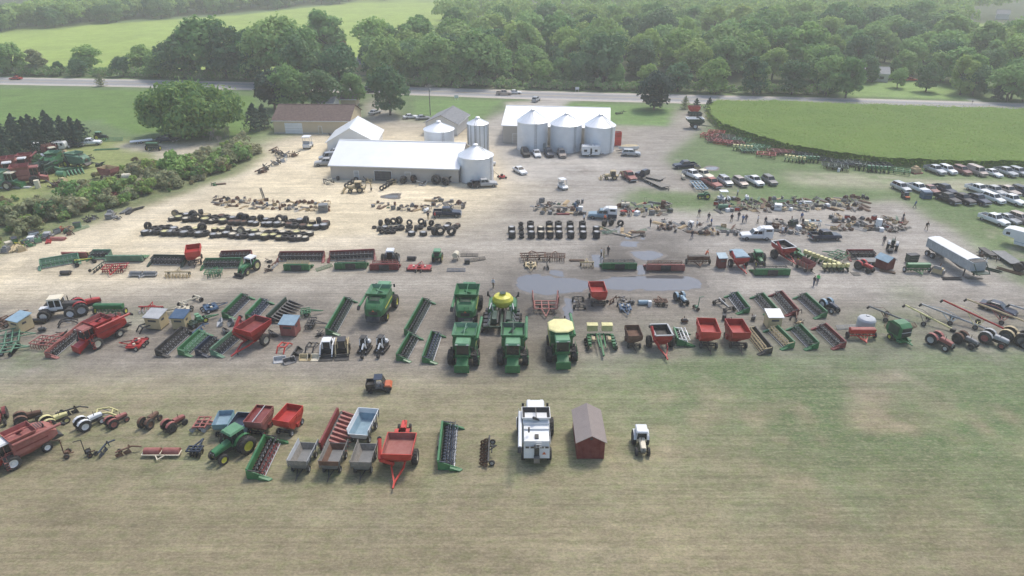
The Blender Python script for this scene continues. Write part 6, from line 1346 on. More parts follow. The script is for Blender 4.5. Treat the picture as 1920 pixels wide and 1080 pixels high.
for a, lab, kw in (((304, 668, 352, 625), 'grey black grain header, westmost of the four slanting south headers', ('dark_steel', 'dark_steel', 'black_paint')), ((345, 668, 385, 630), 'bright green auger header in the slanting south row', ('green_paint', 'pale_green', 'dark_green')), ((378, 668, 406, 642), 'short navy grain header between two green ones', ('navy_paint', 'black_paint', 'black_paint')), ((406, 668, 448, 632), 'green and black grain header west of the big red cart', ('faded_green', 'black_paint', 'navy_paint')),
                     ((428, 597, 463, 562), 'green grain header, westmost in the slanting north row', ('green_paint', 'black_paint', 'navy_paint')), ((471, 602, 500, 570), 'short green grain header, second in the slanting north row', ('green_paint', 'navy_paint', 'navy_paint')), ((622, 628, 656, 568), 'long green draper header west of the rear facing combine', ('green_paint', 'black_paint', 'dark_green')), ((769, 630, 802, 570), 'long green draper header between the two rear facing combines', ('green_paint', 'black_paint', 'dark_green')),
                     ((754, 678, 778, 636), 'shorter green header south of the long draper header', ('green_paint', 'black_paint', 'dark_green')), ((803, 682, 820, 632), 'green header with white reel bats beside the front combine row', ('green_paint', 'navy_paint', 'dark_green', 'white_paint'))):
    put2(*a, lab, grain_header, glen(*a), *kw, group='combine headers lined up in the yard', sc=(1, .82, .85))
put2(512, 605, 545, 572, 'dark corn header with black snouts in the slanting north row', corn_header, 7, 'dark_green', 'black_paint', .76)
put(575, 592, 20, 'small bright green three point frame by the dark corn header', cultivator, 1.6, 'green_paint', 'green_paint', 1.2); put(380, 604, 40, 'green and yellow small planter near the blue plow', planter, 2, 'green_paint', 'pale_green'); put(362, 614, 60, 'dark green disc gang by the blue roofed blind', disc_harrow, 1.4, 'dark_green', 'dark_steel', 1.2); put(372, 625, 50, 'blue three furrow plow between blind and green header', plow, 'blue_paint', 3, 'blue_paint')
for px, py, a, c, lab in ((413, 608, 200, 'light_grey', 'pale worn loader bucket, first of three near the big red cart'), (433, 608, 210, 'grey_paint', 'grey loader bucket, middle of three near the big red cart'), (450, 607, 215, 'faded_red', 'reddish loader bucket, last of three near the big red cart'), (426, 624, 40, 'dark_steel', 'dark loader bucket between two headers by the big red cart'), (513, 628, 45, 'dark_steel', 'dark bucket lying beside the big red cart tailgate'), (560, 662, 0, 'dark_steel', 'wide black bucket south of the red roofed frames'), (553, 672, 0, 'black_paint', 'black rolled steel bucket in the bottom attachment row'), (573, 674, -90, 'tan_paint', 'tan bucket beside the white skid steer'), (588, 674, -90, 'cream_paint', 'cream bucket touching the white skid steer'), (525, 678, -80, 'light_grey', 'light grey bucket at the west end of the attachment row'), (543, 680, -60, 'steel', 'steel bucket second in the attachment row')): put(px, py, a, lab, bucket_att, c, 1.5, group='loader buckets laid out for sale')
put(481, 643, -114, 'big red grain cart with pale rim in the middle row', grain_cart, 'red_paint', 'dark_red', 'cream_paint', 4.0, 2.9, None, 3.05)
put(546, 625, -6, 'red slatted blind with blue grey roof beside the big red cart', hunting_blind, 'faded_red', 'pale_blue', 2.1, 1.9); put(533, 655, 80, 'bright red gate frame near the red slatted blind', loader_frame, 'bright_red')
put(585, 612, 0, 'dark hitch frame with long bar south of the corn header', cultivator, 2.2, 'dark_steel', 'dark_steel', 1.0); put(585, 655, 85, 'black grapple frame beside the white skid steer', loader_frame, 'dark_steel'); put(598, 630, 60, 'dark scrap arm standing behind the skid steers', scrap, 'dark_steel', 5)
put(616, 662, -88, 'white skid steer with front bucket', skid_steer, 'white_paint', 'black_paint'); put(643, 661, -82, 'black skid steer with tan lift arms', skid_steer, 'tan_paint', 'tan_paint')
put(685, 657, -100, 'small white mini excavator with black body, west one of two', mini_excavator, 'white_paint'); put(717, 656, -105, 'white mini excavator next to the green headers', mini_excavator, 'white_paint')
# combines of the middle rows
put(716, 585, 85, 'green combine with rounded back, rear to the camera beside puddled dirt lane', combine, 'green_paint', 'pale_green', 'yellow_paint', 'ext', 'yellow_paint', 'faded_green'); put(878, 587, 88, 'green combine with raised open tank, rear to the camera', combine, 'green_paint', 'green_paint', 'yellow_paint', 'open', 'yellow_paint', 'green_paint')
put(873, 668, -93, 'green combine with cluttered open tank, west end of the front row', combine, 'green_paint', 'pale_green', 'yellow_paint', 'ext', 'yellow_paint', 'faded_green'); put(962, 668, -91, 'green combine with open tank, middle of the front row', combine, 'green_paint', 'pale_green', 'yellow_paint', 'ext', 'yellow_paint', 'dark_green'); put(1050, 662, -88, 'green combine under a pale yellow tank cover', combine, 'green_paint', 'pale_green', 'yellow_paint', 'cover')
put(942, 600, 88, 'folded planter with round yellow seed tank', tank_planter, sc=1.3); put(1126, 648, -90, 'folded green planter with two yellow hoppers', folded_planter)
put(1022, 580, -90, 'red folding disc harrow standing in the wet mud', disc_harrow, 3.4, 'faded_red', 'dark_steel', 3.0, 'disc_harrow', 'disc harrow', True); put(1085, 572, 90, 'dark old wagon gear at the edge of the mud', running_gear, 'dark_steel', 'dark_steel'); put(1119, 566, 92, 'bright red box wagon by the big puddle', gravity_wagon, 'bright_red', 'red_paint', 'dark_steel', None)
for px, py, fn, a, ang, lab in ((1147, 569, plow, ('rust', 2, 'rust'), 20, 'rusty plow near the red box wagon'), (1172, 580, rotary_cutter, ('blue_paint', 1.7, 'pale_blue'), -90, 'blue mower deck south of the big puddle'), (1183, 571, engine, ('dark_steel',), 30, 'dark engine block behind the blue mower deck'), (1168, 564, scrap, ('steel', 2), 0, 'pale scrap iron behind the blue mower deck'), (1206, 571, land_roller, ('pale_blue', 1.5), 90, 'pale blue roller beside the white barrel'), (1218, 574, barrel, ('white_paint',), 0, 'white barrel beside the pale blue roller'), (1238, 572, disc_harrow, ('rust', 'dark_steel') and (2.0, 'rust', 'dark_steel', 1.2), 90, 'rusty disc harrow between the white barrel and blue tractor'),
                          (1308, 580, sickle_mower, ('faded_green',), 200, 'green sickle mower beside the bare wagon gear'), (1357, 577, running_gear, ('dark_steel', 'light_grey'), -70, 'bare wagon gear with pale pole'), (1357, 600, barrel, ('black_paint',), 0, 'black barrel behind the red gravity wagons'), (1368, 602, scrap, ('dark_steel', 7), 0, 'dark scrap heap behind the second gravity wagon'), (1412, 600, engine, ('dark_steel',), 60, 'dark engine between the red wagon and cream blind'), (1283, 605, engine, ('rust',), 0, 'small rusty engine behind the green auger header'), (1492, 598, plow, ('rust', 3, 'dark_steel'), 40, 'rusty plow among the slanting east headers'), (1498, 606, scrap, ('wood_tan', 8), 40, 'tan scrap among the slanting east headers')): put(px, py, ang, lab, fn, *a)
put(1276, 566, -75, 'small pale blue antique tractor south of the big puddle', open_tractor, 'pale_blue', 'dark_steel', .75, 'pale_blue')
put(1186, 645, -88, 'small rusty grain wagon with open box', gravity_wagon, 'rust', 'rust', 'dark_steel', None, group='gravity wagons', sc=.82); put(1237, 650, -87, 'red grain cart with grey box top', grain_cart, 'red_paint', 'dark_steel', 'dark_steel', 3.0, 2.3, 'light_grey', 2.6)
put2(1284, 655, 1272, 622, 'short green auger header with white tube', grain_header, 3.0, 'green_paint', 'white_paint', 'dark_steel'); put(1324, 643, -94, 'red gravity wagon beside the short green auger header', gravity_wagon, 'bright_red', 'red_paint', 'dark_steel', None, sc=1.08); put(1378, 643, -90, 'red gravity wagon beside the yellowish header', gravity_wagon, 'red_paint', 'red_paint', 'dark_steel', None, sc=1.05)
for a, lab, kw in (((1395, 588, 1372, 558), 'short green header, first in the slanting east back row', ('green_paint', 'navy_paint', 'dark_steel', 'white_paint')), ((1446, 590, 1420, 560), 'green header, second in the slanting east back row', ('green_paint', 'black_paint', 'dark_steel')), ((1486, 592, 1455, 556), 'red edged black header in the slanting east back row', ('dark_red', 'black_paint', 'dark_steel')), ((1540, 597, 1500, 560), 'longest green header, beside the small blue tractor', ('green_paint', 'black_paint', 'navy_paint')),
                   ((1436, 664, 1404, 624), 'grey header with yellow reel bar next to the red gravity wagon', ('dark_steel', 'tan_paint', 'dark_steel', 'tan_paint')), ((1478, 654, 1446, 622), 'green header with tan reel by the cream blind', ('green_paint', 'tan_paint', 'dark_steel')), ((1522, 654, 1490, 620), 'dark green header with pale shield in the front east row', ('green_paint', 'dark_green', 'navy_paint')), ((1574, 654, 1536, 618), 'red and black header, last in the front east row', ('dark_red', 'black_paint', 'dark_steel'))):
    x0, y0, x1, y1 = a; put2(x1, y1, x0, y0, lab, grain_header, glen(*a), *kw, group='combine headers lined up in the yard', sc=(1, .82, .85))
put(1447, 612, 0, 'cream hunting blind with white roof among the east headers', hunting_blind, 'plywood', 'white_paint', 1.9, 1.7); put(1553, 580, -70, 'small dark blue tractor at the end of the slanting east row', open_tractor, 'navy_paint', 'white_paint', .8, 'pale_blue')
put(1613, 634, 0, 'red grain drill in front of the white poly tank', grain_drill, 3.4, 'bright_red', 'faded_red', 'dark_steel'); put(1622, 612, 0, 'white plastic water tank behind the red grain drill', poly_tank); put(1590, 618, 5, 'pale steel rack beside the plastic water tank', gate_panel, 'light_grey')
put(1684, 637, -75, 'tall green round baler beside the grain augers', baler, 'green_paint')
for px, py, a, c, rim, sc, fe, cab, lab in ((1758, 648, -62, 'faded_red', 'light_grey', .9, 'faded_red', False, 'red open tractor at the west end of the east tractor row'), (1806, 645, -60, 'grey_paint', 'dark_steel', .82, 'rust', False, 'grey old tractor with pale hood in the east tractor row'), (1858, 644, -52, 'light_grey', 'faded_red', .92, 'light_grey', False, 'white tractor with red wheels in the east tractor row'), (1898, 642, -50, 'tan_paint', 'grey_paint', 1.0, 'tan_paint', False, 'yellow old tractor at the east edge behind the dark one'), (1928, 650, -50, 'rust', 'grey_paint', 1.0, 'dark_steel', False, 'dark tractor cut off by the east edge')):
    put(px, py, a, lab, tractor, c, c, rim, cab, sc, False, 'grey_paint', fe, group='open station tractors')
for a, c, hi, fr, lab in (((1625, 590, 1700, 606), 'grey_paint', 1.4, 'rust', 'short grey grain auger behind the green baler'), ((1690, 592, 1787, 622), 'pale_yellow', 1.8, 'dark_steel', 'pale yellow grain auger, west of the long red one'), ((1722, 588, 1852, 622), 'silver_paint', 1.6, 'pale_blue', 'long grey blue grain auger, west of the long red one'), ((1757, 592, 1915, 636), 'red_paint', 2.6, 'pale_yellow', 'long red grain auger with yellow braces'), ((1805, 586, 1960, 622), 'tan_paint', 2.2, 'faded_red', 'long tan grain auger with red braces near the dark car'), ((1890, 585, 1980, 602), 'light_grey', 1.2, 'dark_steel', 'pale grain auger at the east edge past the dark car')):
    put2(*a, lab, auger, glen(*a), c, hi, fr, group='grain augers')
put(1870, 584, -48, 'dark teal sedan parked among the grain augers', vehicle, 'sedan', 'navy_paint')
for px, py, lab in ((1708, 618, 'rusty brace frame near the green baler'), (1675, 612, 'rusty bracing behind the tall green baler')): put(px, py, 30, lab, gate_panel, 'rust', group='bracing frames by the baler')
# ------------------------------------------------------------- back implement row
put2(78, 502, 148, 490, 'long pale green header riding on a trailer', grain_header, 5.5, 'faded_green', 'faded_green', 'faded_green'); put(124, 515, 95, 'dark roller below the long pale green header', land_roller, 'dark_steel', 1.5); put2(168, 482, 124, 482, 'dusty red corn header with tan snouts', corn_header, 5, 'faded_red', 'tan_paint'); put(160, 494, 40, 'yellow hubbed cart gear behind the pale green header', running_gear, 'green_paint', 'yellow_paint')
put2(272, 488, 206, 488, 'pale green corn header with white edged snouts', corn_header, 8, 'faded_green', 'pale_green', .72); put2(172, 484, 206, 484, 'green header platform behind the corn header', grain_header, 3., 'faded_green', 'dark_steel', 'faded_green')
put(185, 506, 60, 'dark green old plow beside the red disc', plow, 'dark_green', 4, 'dark_steel'); put(218, 507, -80, 'red wide folding disc harrow in the back implement row', disc_harrow, 3.8, 'red_paint', 'dark_red', 2.4, 'disc_harrow', 'disc harrow')
put(270, 517, 0, 'grey twin drum roller in the back implement row', flail_roller, 4.2, 'grey_paint', 'light_grey'); put(335, 518, 90, 'olive rotary hoe with pale wheels in the back implement row', rotary_hoe, 4.2, 'tan_paint', 'tan_paint')
for a, lab, kw in (((286, 494, 346, 495), 'dark header with upright posts west of the red wagon', ('dark_green', 'dark_steel', 'dark_steel')), ((415, 487, 470, 485), 'brown header behind the white cab loader tractor', ('dark_red', 'dark_steel', 'rust')), ((384, 501, 452, 500), 'green header west of the white cab loader tractor', ('green_paint', 'dark_steel', 'dark_green')), ((524, 488, 607, 487), 'long red edged reel header, west one of two', ('dark_red', 'black_paint', 'dark_steel')), ((619, 487, 702, 483), 'long red edged reel header, east one of two', ('dark_red', 'black_paint', 'dark_steel')), ((536, 504, 583, 504), 'short green header with tan back below the west reel header', ('green_paint', 'tan_paint', 'tan_paint')), ((631, 502, 687, 500), 'green header with black reel below the east reel header', ('green_paint', 'black_paint', 'black_paint')), ((696, 504, 748, 503), 'low dark red pickup header in front of the white roofed tractor', ('dark_red', 'faded_red', 'dark_red')),
                   ((1128, 502, 1192, 502), 'green header with tall black reel standing in puddles', ('green_paint', 'black_paint', 'navy_paint')), ((1212, 504, 1280, 505), 'rusty red header at the edge of the puddles', ('faded_red', 'rust', 'dark_steel')), ((1412, 513, 1476, 513), 'green header with dark reel in front of the green cab tractor', ('green_paint', 'black_paint', 'navy_paint')), ((1590, 484, 1638, 484), 'red and black header behind the red antique tractor', ('dark_red', 'black_paint', 'black_paint'))):
    x0, y0, x1, y1 = a; f = (x1, y1, x0, y0) if lab.startswith(('short green', 'green header with', 'low dark', 'rusty')) else (x0, y0, x1, y1)
    put2(*f, lab, grain_header, glen(*a), *kw, group='combine headers in the back implement row')
put(367, 491, -70, 'bright red gravity wagon standing in the back implement row', gravity_wagon, 'bright_red', 'red_paint', 'dark_steel', None); put(402, 517, 100, 'green small field cultivator beside the loader tractor', cultivator, 2.6, 'green_paint', 'green_paint', 1.8)
put(470, 508, -112, 'green loader tractor with white cab', tractor, 'green_paint', 'white_paint', 'pale_yellow', True, .98, False, 'green_paint', None, 'green_paint')
for px, py, fn, a, ang, lab in ((504, 492, scrap, ('dark_steel', 6), 0, 'dark scrap pile beside the loader tractor'), (516, 500, plow, ('rust', 3, 'light_grey'), 50, 'rusty plow east of the loader tractor'), (504, 508, scrap, ('rust', 9), 40, 'rusty scrap iron near the lane east of the loader tractor'), (610, 505, gate_panel, ('green_paint',), 45, 'green divider piece between two short green headers'), (400, 494, engine, ('dark_steel',), 0, 'dark engine block behind the green header'), (772, 488, land_roller, ('black_paint', 1.4), 90, 'black drum between the two back row tractors'), (787, 505, rotary_cutter, ('red_paint', 3.8, 'cream_paint'), 88, 'red wide mower conditioner with cream ends'), (855, 487, tank_stand, ('cream_paint',), 80, 'cream sprayer tank east of the small green tractor'), (855, 510, gate_panel, ('blue_paint',), 0, 'blue steel frame lying by the lane'), (880, 482, gate_panel, ('dark_steel',), 0, 'dark square frame east of the sprayer tank'), (895, 490, gate_panel, ('dark_steel',), 20, 'second dark frame at the end of the back row'), (876, 494, carton, ('dark_steel',), 0, 'small dark box among the frames east of the sprayer tank'),
                          (1000, 486, disc_harrow, (4.5, 'rust', 'rust', 2.4), 95, 'brown wide disc harrow, west one at the puddle edge'), (1040, 487, cultivator, (3.5, 'rust', 'rust', 1.8), 85, 'brown spring tooth harrow beside the wide disc harrow'), (995, 500, rotary_cutter, ('tan_paint', 1.9, 'red_paint'), -90, 'yellow mower deck south of the brown disc harrow'), (1082, 489, planks, ('wood_brown',), 0, 'brown plank pile at the puddle edge'), (1100, 500, rotary_hoe, (2.4, 'tan_paint', 'tan_paint'), 90, 'tan tined harrow at the puddle edge'), (1026, 503, plow, ('dark_steel', 2, 'dark_steel'), 70, 'dark plow beside the yellow mower deck')): put(px, py, ang, lab, fn, *a)
put(734, 490, 90, 'black rear facing tractor with white cab roof', tractor, 'black_paint', 'white_paint', 'white_paint', True, .95, True); put(821, 488, 88, 'green rear facing tractor in the back implement row', tractor, 'green_paint', 'pale_green', 'yellow_paint', True, .85, False)
put(1308, 495, 0, 'rusty grain drill with dark box and pale openers', grain_drill, 3.6, 'rust', 'dark_steel', 'dark_steel'); put(1351, 501, 4, 'small dark red blind with pale green roof', hunting_blind, 'barn_red', 'pale_blue', 1.3, 1.3); put(1383, 500, -85, 'red hopper cart under a pale blue tarp', tarp_hopper, 'red_paint', 'pale_blue', sc=.85); put(1420, 494, -88, 'green cab tractor between the tarped cart and grey lidded wagon', tractor, 'green_paint', 'pale_green', 'yellow_paint', True, .88, True); put(1465, 483, -75, 'red gravity wagon with grey lid rim', grain_cart, 'red_paint', 'dark_steel', 'dark_steel', 3.4, 2.6, 'light_grey', 2.5)
put(1493, 484, -70, 'small green open tractor with pale fenders', open_tractor, 'green_paint', 'yellow_paint', .8, 'pale_green'); put(1507, 505, -65, 'dark red box spreader in the east back row', barge_wagon, 'faded_red', 'dark_red', 'dark_steel', 'faded_red', 'dark_red', sc=.75)

put(1545, 494, 35, 'green twelve row planter with long yellow seed boxes', planter, 10, 'green_paint', 'pale_yellow'); put(1572, 485, 130, 'green planter with cream frame behind the yellow boxed one', cultivator, 3.4, 'green_paint', 'cream_paint'); put(1563, 506, 90, 'small six row planter with yellow green boxes', planter, 6, 'dark_green', 'pale_yellow')
put(1628, 494, 0, 'dark steel work bench beside the red roofed shed', flat_trailer, 3.6, 'grey_paint', 'dark_steel', 1.8); put(1618, 506, -60, 'red antique tractor beside the little red shed', open_tractor, 'red_paint', 'dark_steel', .82, 'red_paint'); put(1657, 502, -62, 'little red shed with pale blue gable roof', gable_hut, 'barn_red', 'pale_blue', 2.0, 2.1, 1.7, 2.3); put(1664, 510, -30, 'brown timber skid in front of the little red shed', planks, 'wood_brown', 2.2); put(1604, 514, 0, 'pale pallet south of the red antique tractor', pallet, 'wood_grey')
put(1672, 466, 60, 'dark tractor apart at the north east of the back row', open_tractor, 'dark_green', 'dark_steel', .9, 'light_grey'); put(1668, 474, 0, 'dark engine block beside the lone dark tractor', engine); put(1718, 510, 0, 'dark green grain drill with light lid by the semi trailer', grain_drill, 3.8, 'green_paint', 'pale_green', 'white_paint'); put(1708, 492, 10, 'dark green fertilizer box behind the green grain drill', toolbox, 'dark_green', sc=1.8)
put2(1757, 484, 1812, 516, 'white semi grain trailer with roll tarp', hopper_trailer, 10.5); put(1757, 514, -50, 'tan stationary engine in front of the semi trailer', engine, 'tan_paint', sc=1.9); put(1785, 524, 0, 'long steel rods lying below the semi trailer', pipes, 'dark_steel', 3.)
put2(1985, 482, 1885, 455, 'white camper trailer with raised nose at the east edge', camper, 9.5, 2.4, True, 2.6)
for a, args, lab in (((1838, 470, 1862, 486), ('dark_steel', 'dark_steel', 1.2), 'narrow dark trailer behind the flat deck one'), ((1868, 476, 1906, 502), ('grey_paint', 'dark_steel', 2.2), 'grey flat deck trailer beside the white camper')): put2(*a, lab, flat_trailer, glen(*a), *args)
for px, py, fn, a, ang, lab in ((1842, 489, scrap, ('white_paint', 3), 0, 'pale scrap pile behind the semi trailer nose'), (1850, 505, pipes, ('dark_green', 4.), -45, 'dark green bar pile beside the semi trailer'), (1838, 480, scrap, ('rust', 5), 0, 'rusty scrap standing behind the semi trailer'), (1893, 510, pipes, ('wood_brown', 3.6), -50, 'brown timber pile at the east end of the back row'), (1917, 510, open_tractor, ('dark_steel', 'dark_steel', .8, 'dark_steel'), -60, 'dark wheeled cart cut by the east edge beside the timber pile'), (1826, 522, planks, ('wood_grey',), 0, 'grey plank by the landing gear of the semi trailer')): put(px, py, ang, lab, fn, *a)
# ------------------------------------------------------------- vehicles in the lots
WH = ('white_paint', True)
put(839, 405, 0, 'dark blue pickup with pale cab roof among the yard lots', vehicle, 'pickup', 'navy_paint'); put(1129, 409, 172, 'dark pickup with tall white camper shell', vehicle, 'pickup', 'pale_blue', WH, 'navy_paint'); put(1416, 448, 178, 'white pickup with tall white cap in the lane', vehicle, 'pickup', 'white_paint', WH); put(1546, 449, 4, 'dark blue pickup stopped by the long scrap row', vehicle, 'pickup', 'navy_paint')
put(975, 324, -62, 'white sedan driving past the lone grain bin', vehicle, 'sedan', 'white_paint'); put(1055, 354, -65, 'white golf cart alone on the gravel', golf_cart, sc=1.2)
for px, py, k, c, a, lab in ((985, 291, 'suv', 'black_paint', -80, 'black suv parked below the tallest grain bin'), (1006, 292, 'sedan', 'white_paint', -80, 'white car parked between two dark ones below the bins'), (1029, 292, 'suv', 'navy_paint', -80, 'dark blue suv parked below the middle grain bin'), (1053, 293, 'suv', 'bronze_paint', -85, 'bronze suv next to the travel trailer'), (1183, 292, 'suv', 'silver_paint', -8, 'silver suv parked in front of the boat trailer')): put(px, py, a, lab, vehicle, k, c)
put(1107, 292, 0, 'white travel trailer parked below the grain bins', camper, 4.6, 2.3, False, 2.7)
def boat():
    R = thing('covered_boat', 'boat'); b = MB(); b.loft([[(-2.5, -.9, .7), (-2.5, .9, .7), (-2.5, 1.0, 1.4), (-2.5, -1.0, 1.4)], [(.8, -.8, .6), (.8, .8, .6), (.8, 1.05, 1.5), (.8, -1.05, 1.5)], [(2.9, -.05, 1.0), (2.9, .05, 1.0), (2.9, .1, 1.6), (2.9, -.1, 1.6)]], 'white_paint'); b.build('hull', R)
    b = MB(); b.loft([[(-2.4, -.9, 1.42), (-2.4, .9, 1.42), (-2.4, .05, 1.6), (-2.4, -.05, 1.6)], [(.5, -1.0, 1.52), (.5, 1.0, 1.52), (.5, .1, 2.0), (.5, -.1, 2.0)], [(2.8, -.1, 1.62), (2.8, .1, 1.62), (2.8, .02, 1.66), (2.8, -.02, 1.66)]], 'tan_paint'); b.build('cover', R)
    f = MB(); f.bar((-2.4, -.6, .5), (3.6, 0, .5), .12, 'dark_steel'); f.bar((-2.4, .6, .5), (3.6, 0, .5), .12, 'dark_steel'); f.build('trailer', R)
    for s in (-1, 1): wheel(R, -1.0, s*.95, .33, .2, 'light_grey', lug=False, sub=False, n=14)
    return R
put(1178, 284, 200, 'covered boat on a trailer behind the silver suv', boat)
for k in range(5): put(1157, 272-k*.1, 0, 'red slatted rack beside the row of grain bins, '+('lowest', 'second', 'third', 'fourth', 'topmost')[k]+' of its stack', crate, 'bright_red', 1.5, z=k*.62, group='red racks by the bins')
put(1145, 336, 180, 'tan loader tractor on the gravel below the travel trailer', wheel_loader, 'tan_paint', sc=.85); put(1179, 336, -75, 'orange red pickup beside the tan loader', vehicle, 'pickup', 'faded_red'); put(1216, 338, 138, 'dark cab flatbed truck with long grey deck', flatbed_truck, 'navy_paint'); put2(1212, 338, 1250, 356, 'long grey deck trailer behind the dark truck', flat_trailer, 7., 'wood_grey', 'dark_steel', 2.4)
put(1283, 315, 190, 'dark pickup at the corner of the parked sale trucks', vehicle, 'pickup', 'navy_paint'); put(1298, 333, -65, 'old white farm truck in the sale truck line', vehicle, 'pickup', 'white_paint', None, 'light_grey'); put(1318, 333, -60, 'cream pickup behind the red and white one', vehicle, 'pickup', 'cream_paint'); put(1334, 349, -68, 'red and white pickup in the sale truck line', vehicle, 'pickup', 'faded_red'); put2(1302, 343, 1318, 361, 'pale blue steel frame trailer in the sale truck line', flat_trailer, 5.6, 'pale_blue', 'dark_steel', 2.4, True); put(1306, 318, 0, 'tan cement mixer behind the dark pickup', engine, 'tan_paint', sc=1.6); put(1281, 336, 90, 'pale canoe shape beside the old white truck', fuel_tank, 'cream_paint')
for px, py, k, c, a, lab in ((1359, 345, 'suv', 'silver_paint', -78, 'silver suv on the grass next to the red and white pickup'), (1387, 347, 'suv', 'bronze_paint', -78, 'bronze suv on the grass, third from the east end of its row'), (1414, 345, 'pickup', 'white_paint', -76, 'white pickup on the grass between bronze and grey cars'), (1442, 344, 'suv', 'grey_paint', -80, 'grey suv at the east end of the grass row'),
                             (1752, 324, 'pickup', 'silver_paint', -78, 'silver pickup, first car along the corn'), (1775, 324, 'suv', 'white_paint', -78, 'white suv, second car along the corn'), (1802, 325, 'suv', 'maroon_sky_sheen', -78, 'maroon suv, third car along the corn'), (1830, 327, 'van', 'bronze_paint', -78, 'bronze minivan, fourth car along the corn'), (1860, 329, 'sedan', 'white_paint', -76, 'white sedan, fifth car along the corn'), (1884, 328, 'pickup', 'silver_paint', -76, 'silver grey pickup, sixth car along the corn'), (1908, 328, 'suv', 'silver_paint', -76, 'silver suv, seventh car along the corn'), (1934, 331, 'sedan', 'grey_paint', -76, 'grey sedan cut by the east edge along the corn'),
                             (1688, 357, 'suv', 'silver_paint', -78, 'silver suv at the west end of the second car row'), (1720, 359, 'pickup', 'white_paint', -74, 'white pickup beside a blue tarp in the second car row'), (1744, 360, 'sedan', 'maroon_sky_sheen', -80, 'maroon sedan in the second car row'), (1769, 361, 'pickup', 'navy_paint', -74, 'dark blue pickup in the second car row'), (1833, 361, 'pickup', 'white_paint', -74, 'white pickup after the gap in the second car row'), (1862, 364, 'pickup', 'light_grey', -74, 'pale pickup behind the white one in the second car row'), (1887, 364, 'pickup', 'bronze_paint', -74, 'bronze pickup in the second car row'), (1914, 364, 'suv', 'navy_paint', -76, 'navy suv at the east edge of the second car row'),
                             (1775, 378, 'pickup', 'black_paint', -74, 'black pickup with brown bed, first in the third car row'), (1803, 379, 'pickup', 'black_paint', -76, 'black pickup, second in the third car row'), (1831, 380, 'pickup', 'navy_paint', -76, 'dark blue pickup, third in the third car row'), (1861, 378, 'suv', 'white_paint', -74, 'white suv in the third car row'), (1895, 381, 'pickup', 'white_paint', -74, 'white pickup with dark grille at the end of the third car row'),
                             (1862, 418, 'pickup', 'white_paint', -71, 'white pickup nearest the white camper trailer'), (1889, 415, 'sedan', 'silver_paint', -71, 'silver sedan behind the white pickup near the camper'), (1912, 416, 'suv', 'bronze_paint', -71, 'bronze suv at the east edge near the camper'), (945, 178, 'pickup', 'bronze_paint', 0, 'grey brown pickup waiting at the driveway mouth'), (966, 176, 'sedan', 'white_paint', 0, 'white car on the road beside the driveway mouth'), (1005, 190, 'suv', 'silver_paint', 70, 'blue grey car turning out of the driveway'), (685, 172, 'suv', 'black_paint', 0, 'black car at the roadside by the round tree'), (698, 174, 'sedan', 'navy_paint', 0, 'dark car half hidden at the roadside by the round tree'), (30, 149.5, 'sedan', 'red_paint', 180, 'red car driving on the road at the west'), (1708, 152, 'sedan', 'bright_red', 0, 'bright red car at the ranch house'),
                             (170, 272, 'pickup', 'white_paint', 15, 'white pickup parked by the spruce plantation'), (136, 276, 'pickup', 'navy_paint', 195, 'dark pickup parked beside the spruces'), (315, 266, 'pickup', 'navy_paint', 0, 'dark pickup hitched below the huge broad tree'), (770, 222, 'sedan', 'white_paint', 20, 'white car under the round lawn tree'), (793, 224, 'sedan', 'silver_paint', 20, 'silver car by the utility pole'), (703, 214, 'sedan', 'silver_paint', 60, 'silver car parked by the garage drive')): put(px, py, a, lab, vehicle, k, c, group='cars and trucks parked about the sale')
put(1697, 372, -90, 'black quad bike at the end of the second car row', utility_vehicle, sc=.7); put(1735, 371, 0, 'blue grey tarp draped box beside the white pickup', carton, 'blue_paint', sc=2.0)
put2(246, 270, 285, 266, 'white flat trailer hitched to the dark pickup', flat_trailer, 5.5, 'white_paint', 'light_grey', 2.); put(578, 277, 90, 'white utility trailer cart beside the brown roofed garage', golf_cart, sc=1.7)
for px, py, a, lab in ((618, 300, 200, 'white van tucked against the west end of the long barn'), (612, 310, 190, 'pale pickup tucked against the west end of the long barn'), (628, 291, 200, 'pale suv behind the van at the barn end')): put(px, py, a, lab, vehicle, {'van ': 'van', 'pick': 'pickup', 'suv ': 'suv'}[lab.split(' ', 1)[1][:4]], 'silver_paint' if 'van t' in lab else 'light_grey', group='vehicles at the barn end')
put(668, 360, 185, 'tan backhoe loader parked before the long white roofed barn', wheel_loader, 'tan_paint'); put(1357, 376, 0, 'white topped golf cart by the scrap row', golf_cart, sc=1.15); put(1320, 372, 180, 'green garden tractor below the steel frame trailer', open_tractor, 'green_paint', 'yellow_paint', .7, 'green_paint')
put(909, 350, 10, 'black and white pickup by the lone grain bin', vehicle, 'pickup', 'light_grey', None, 'black_paint'); put(886, 350, 20, 'black and white quad bike by the lone grain bin', utility_vehicle, sc=.75); put(941, 334, 20, 'red snow blower beside the lone grain bin', mower_push, 'bright_red', sc=2.2); put(924, 310, 0, 'white fuel tank behind the lone grain bin', fuel_tank, 'white_paint')
put(1301, 240, 0, 'dark green grain cart with white rim by the corn corner', grain_cart, 'dark_green', 'white_paint', 'white_paint', 4.8, 2.8, 'white_paint', 2.9); put(1302, 224, 0, 'dark old wagon behind the dark green grain cart', barge_wagon, 'dark_steel', 'dark_steel', 'dark_steel', 'dark_green', 'dark_steel'); put(1300, 214, 0, 'orange red gravity box behind the dark old wagon', gravity_wagon, 'bright_red', 'faded_red', 'dark_steel', None)
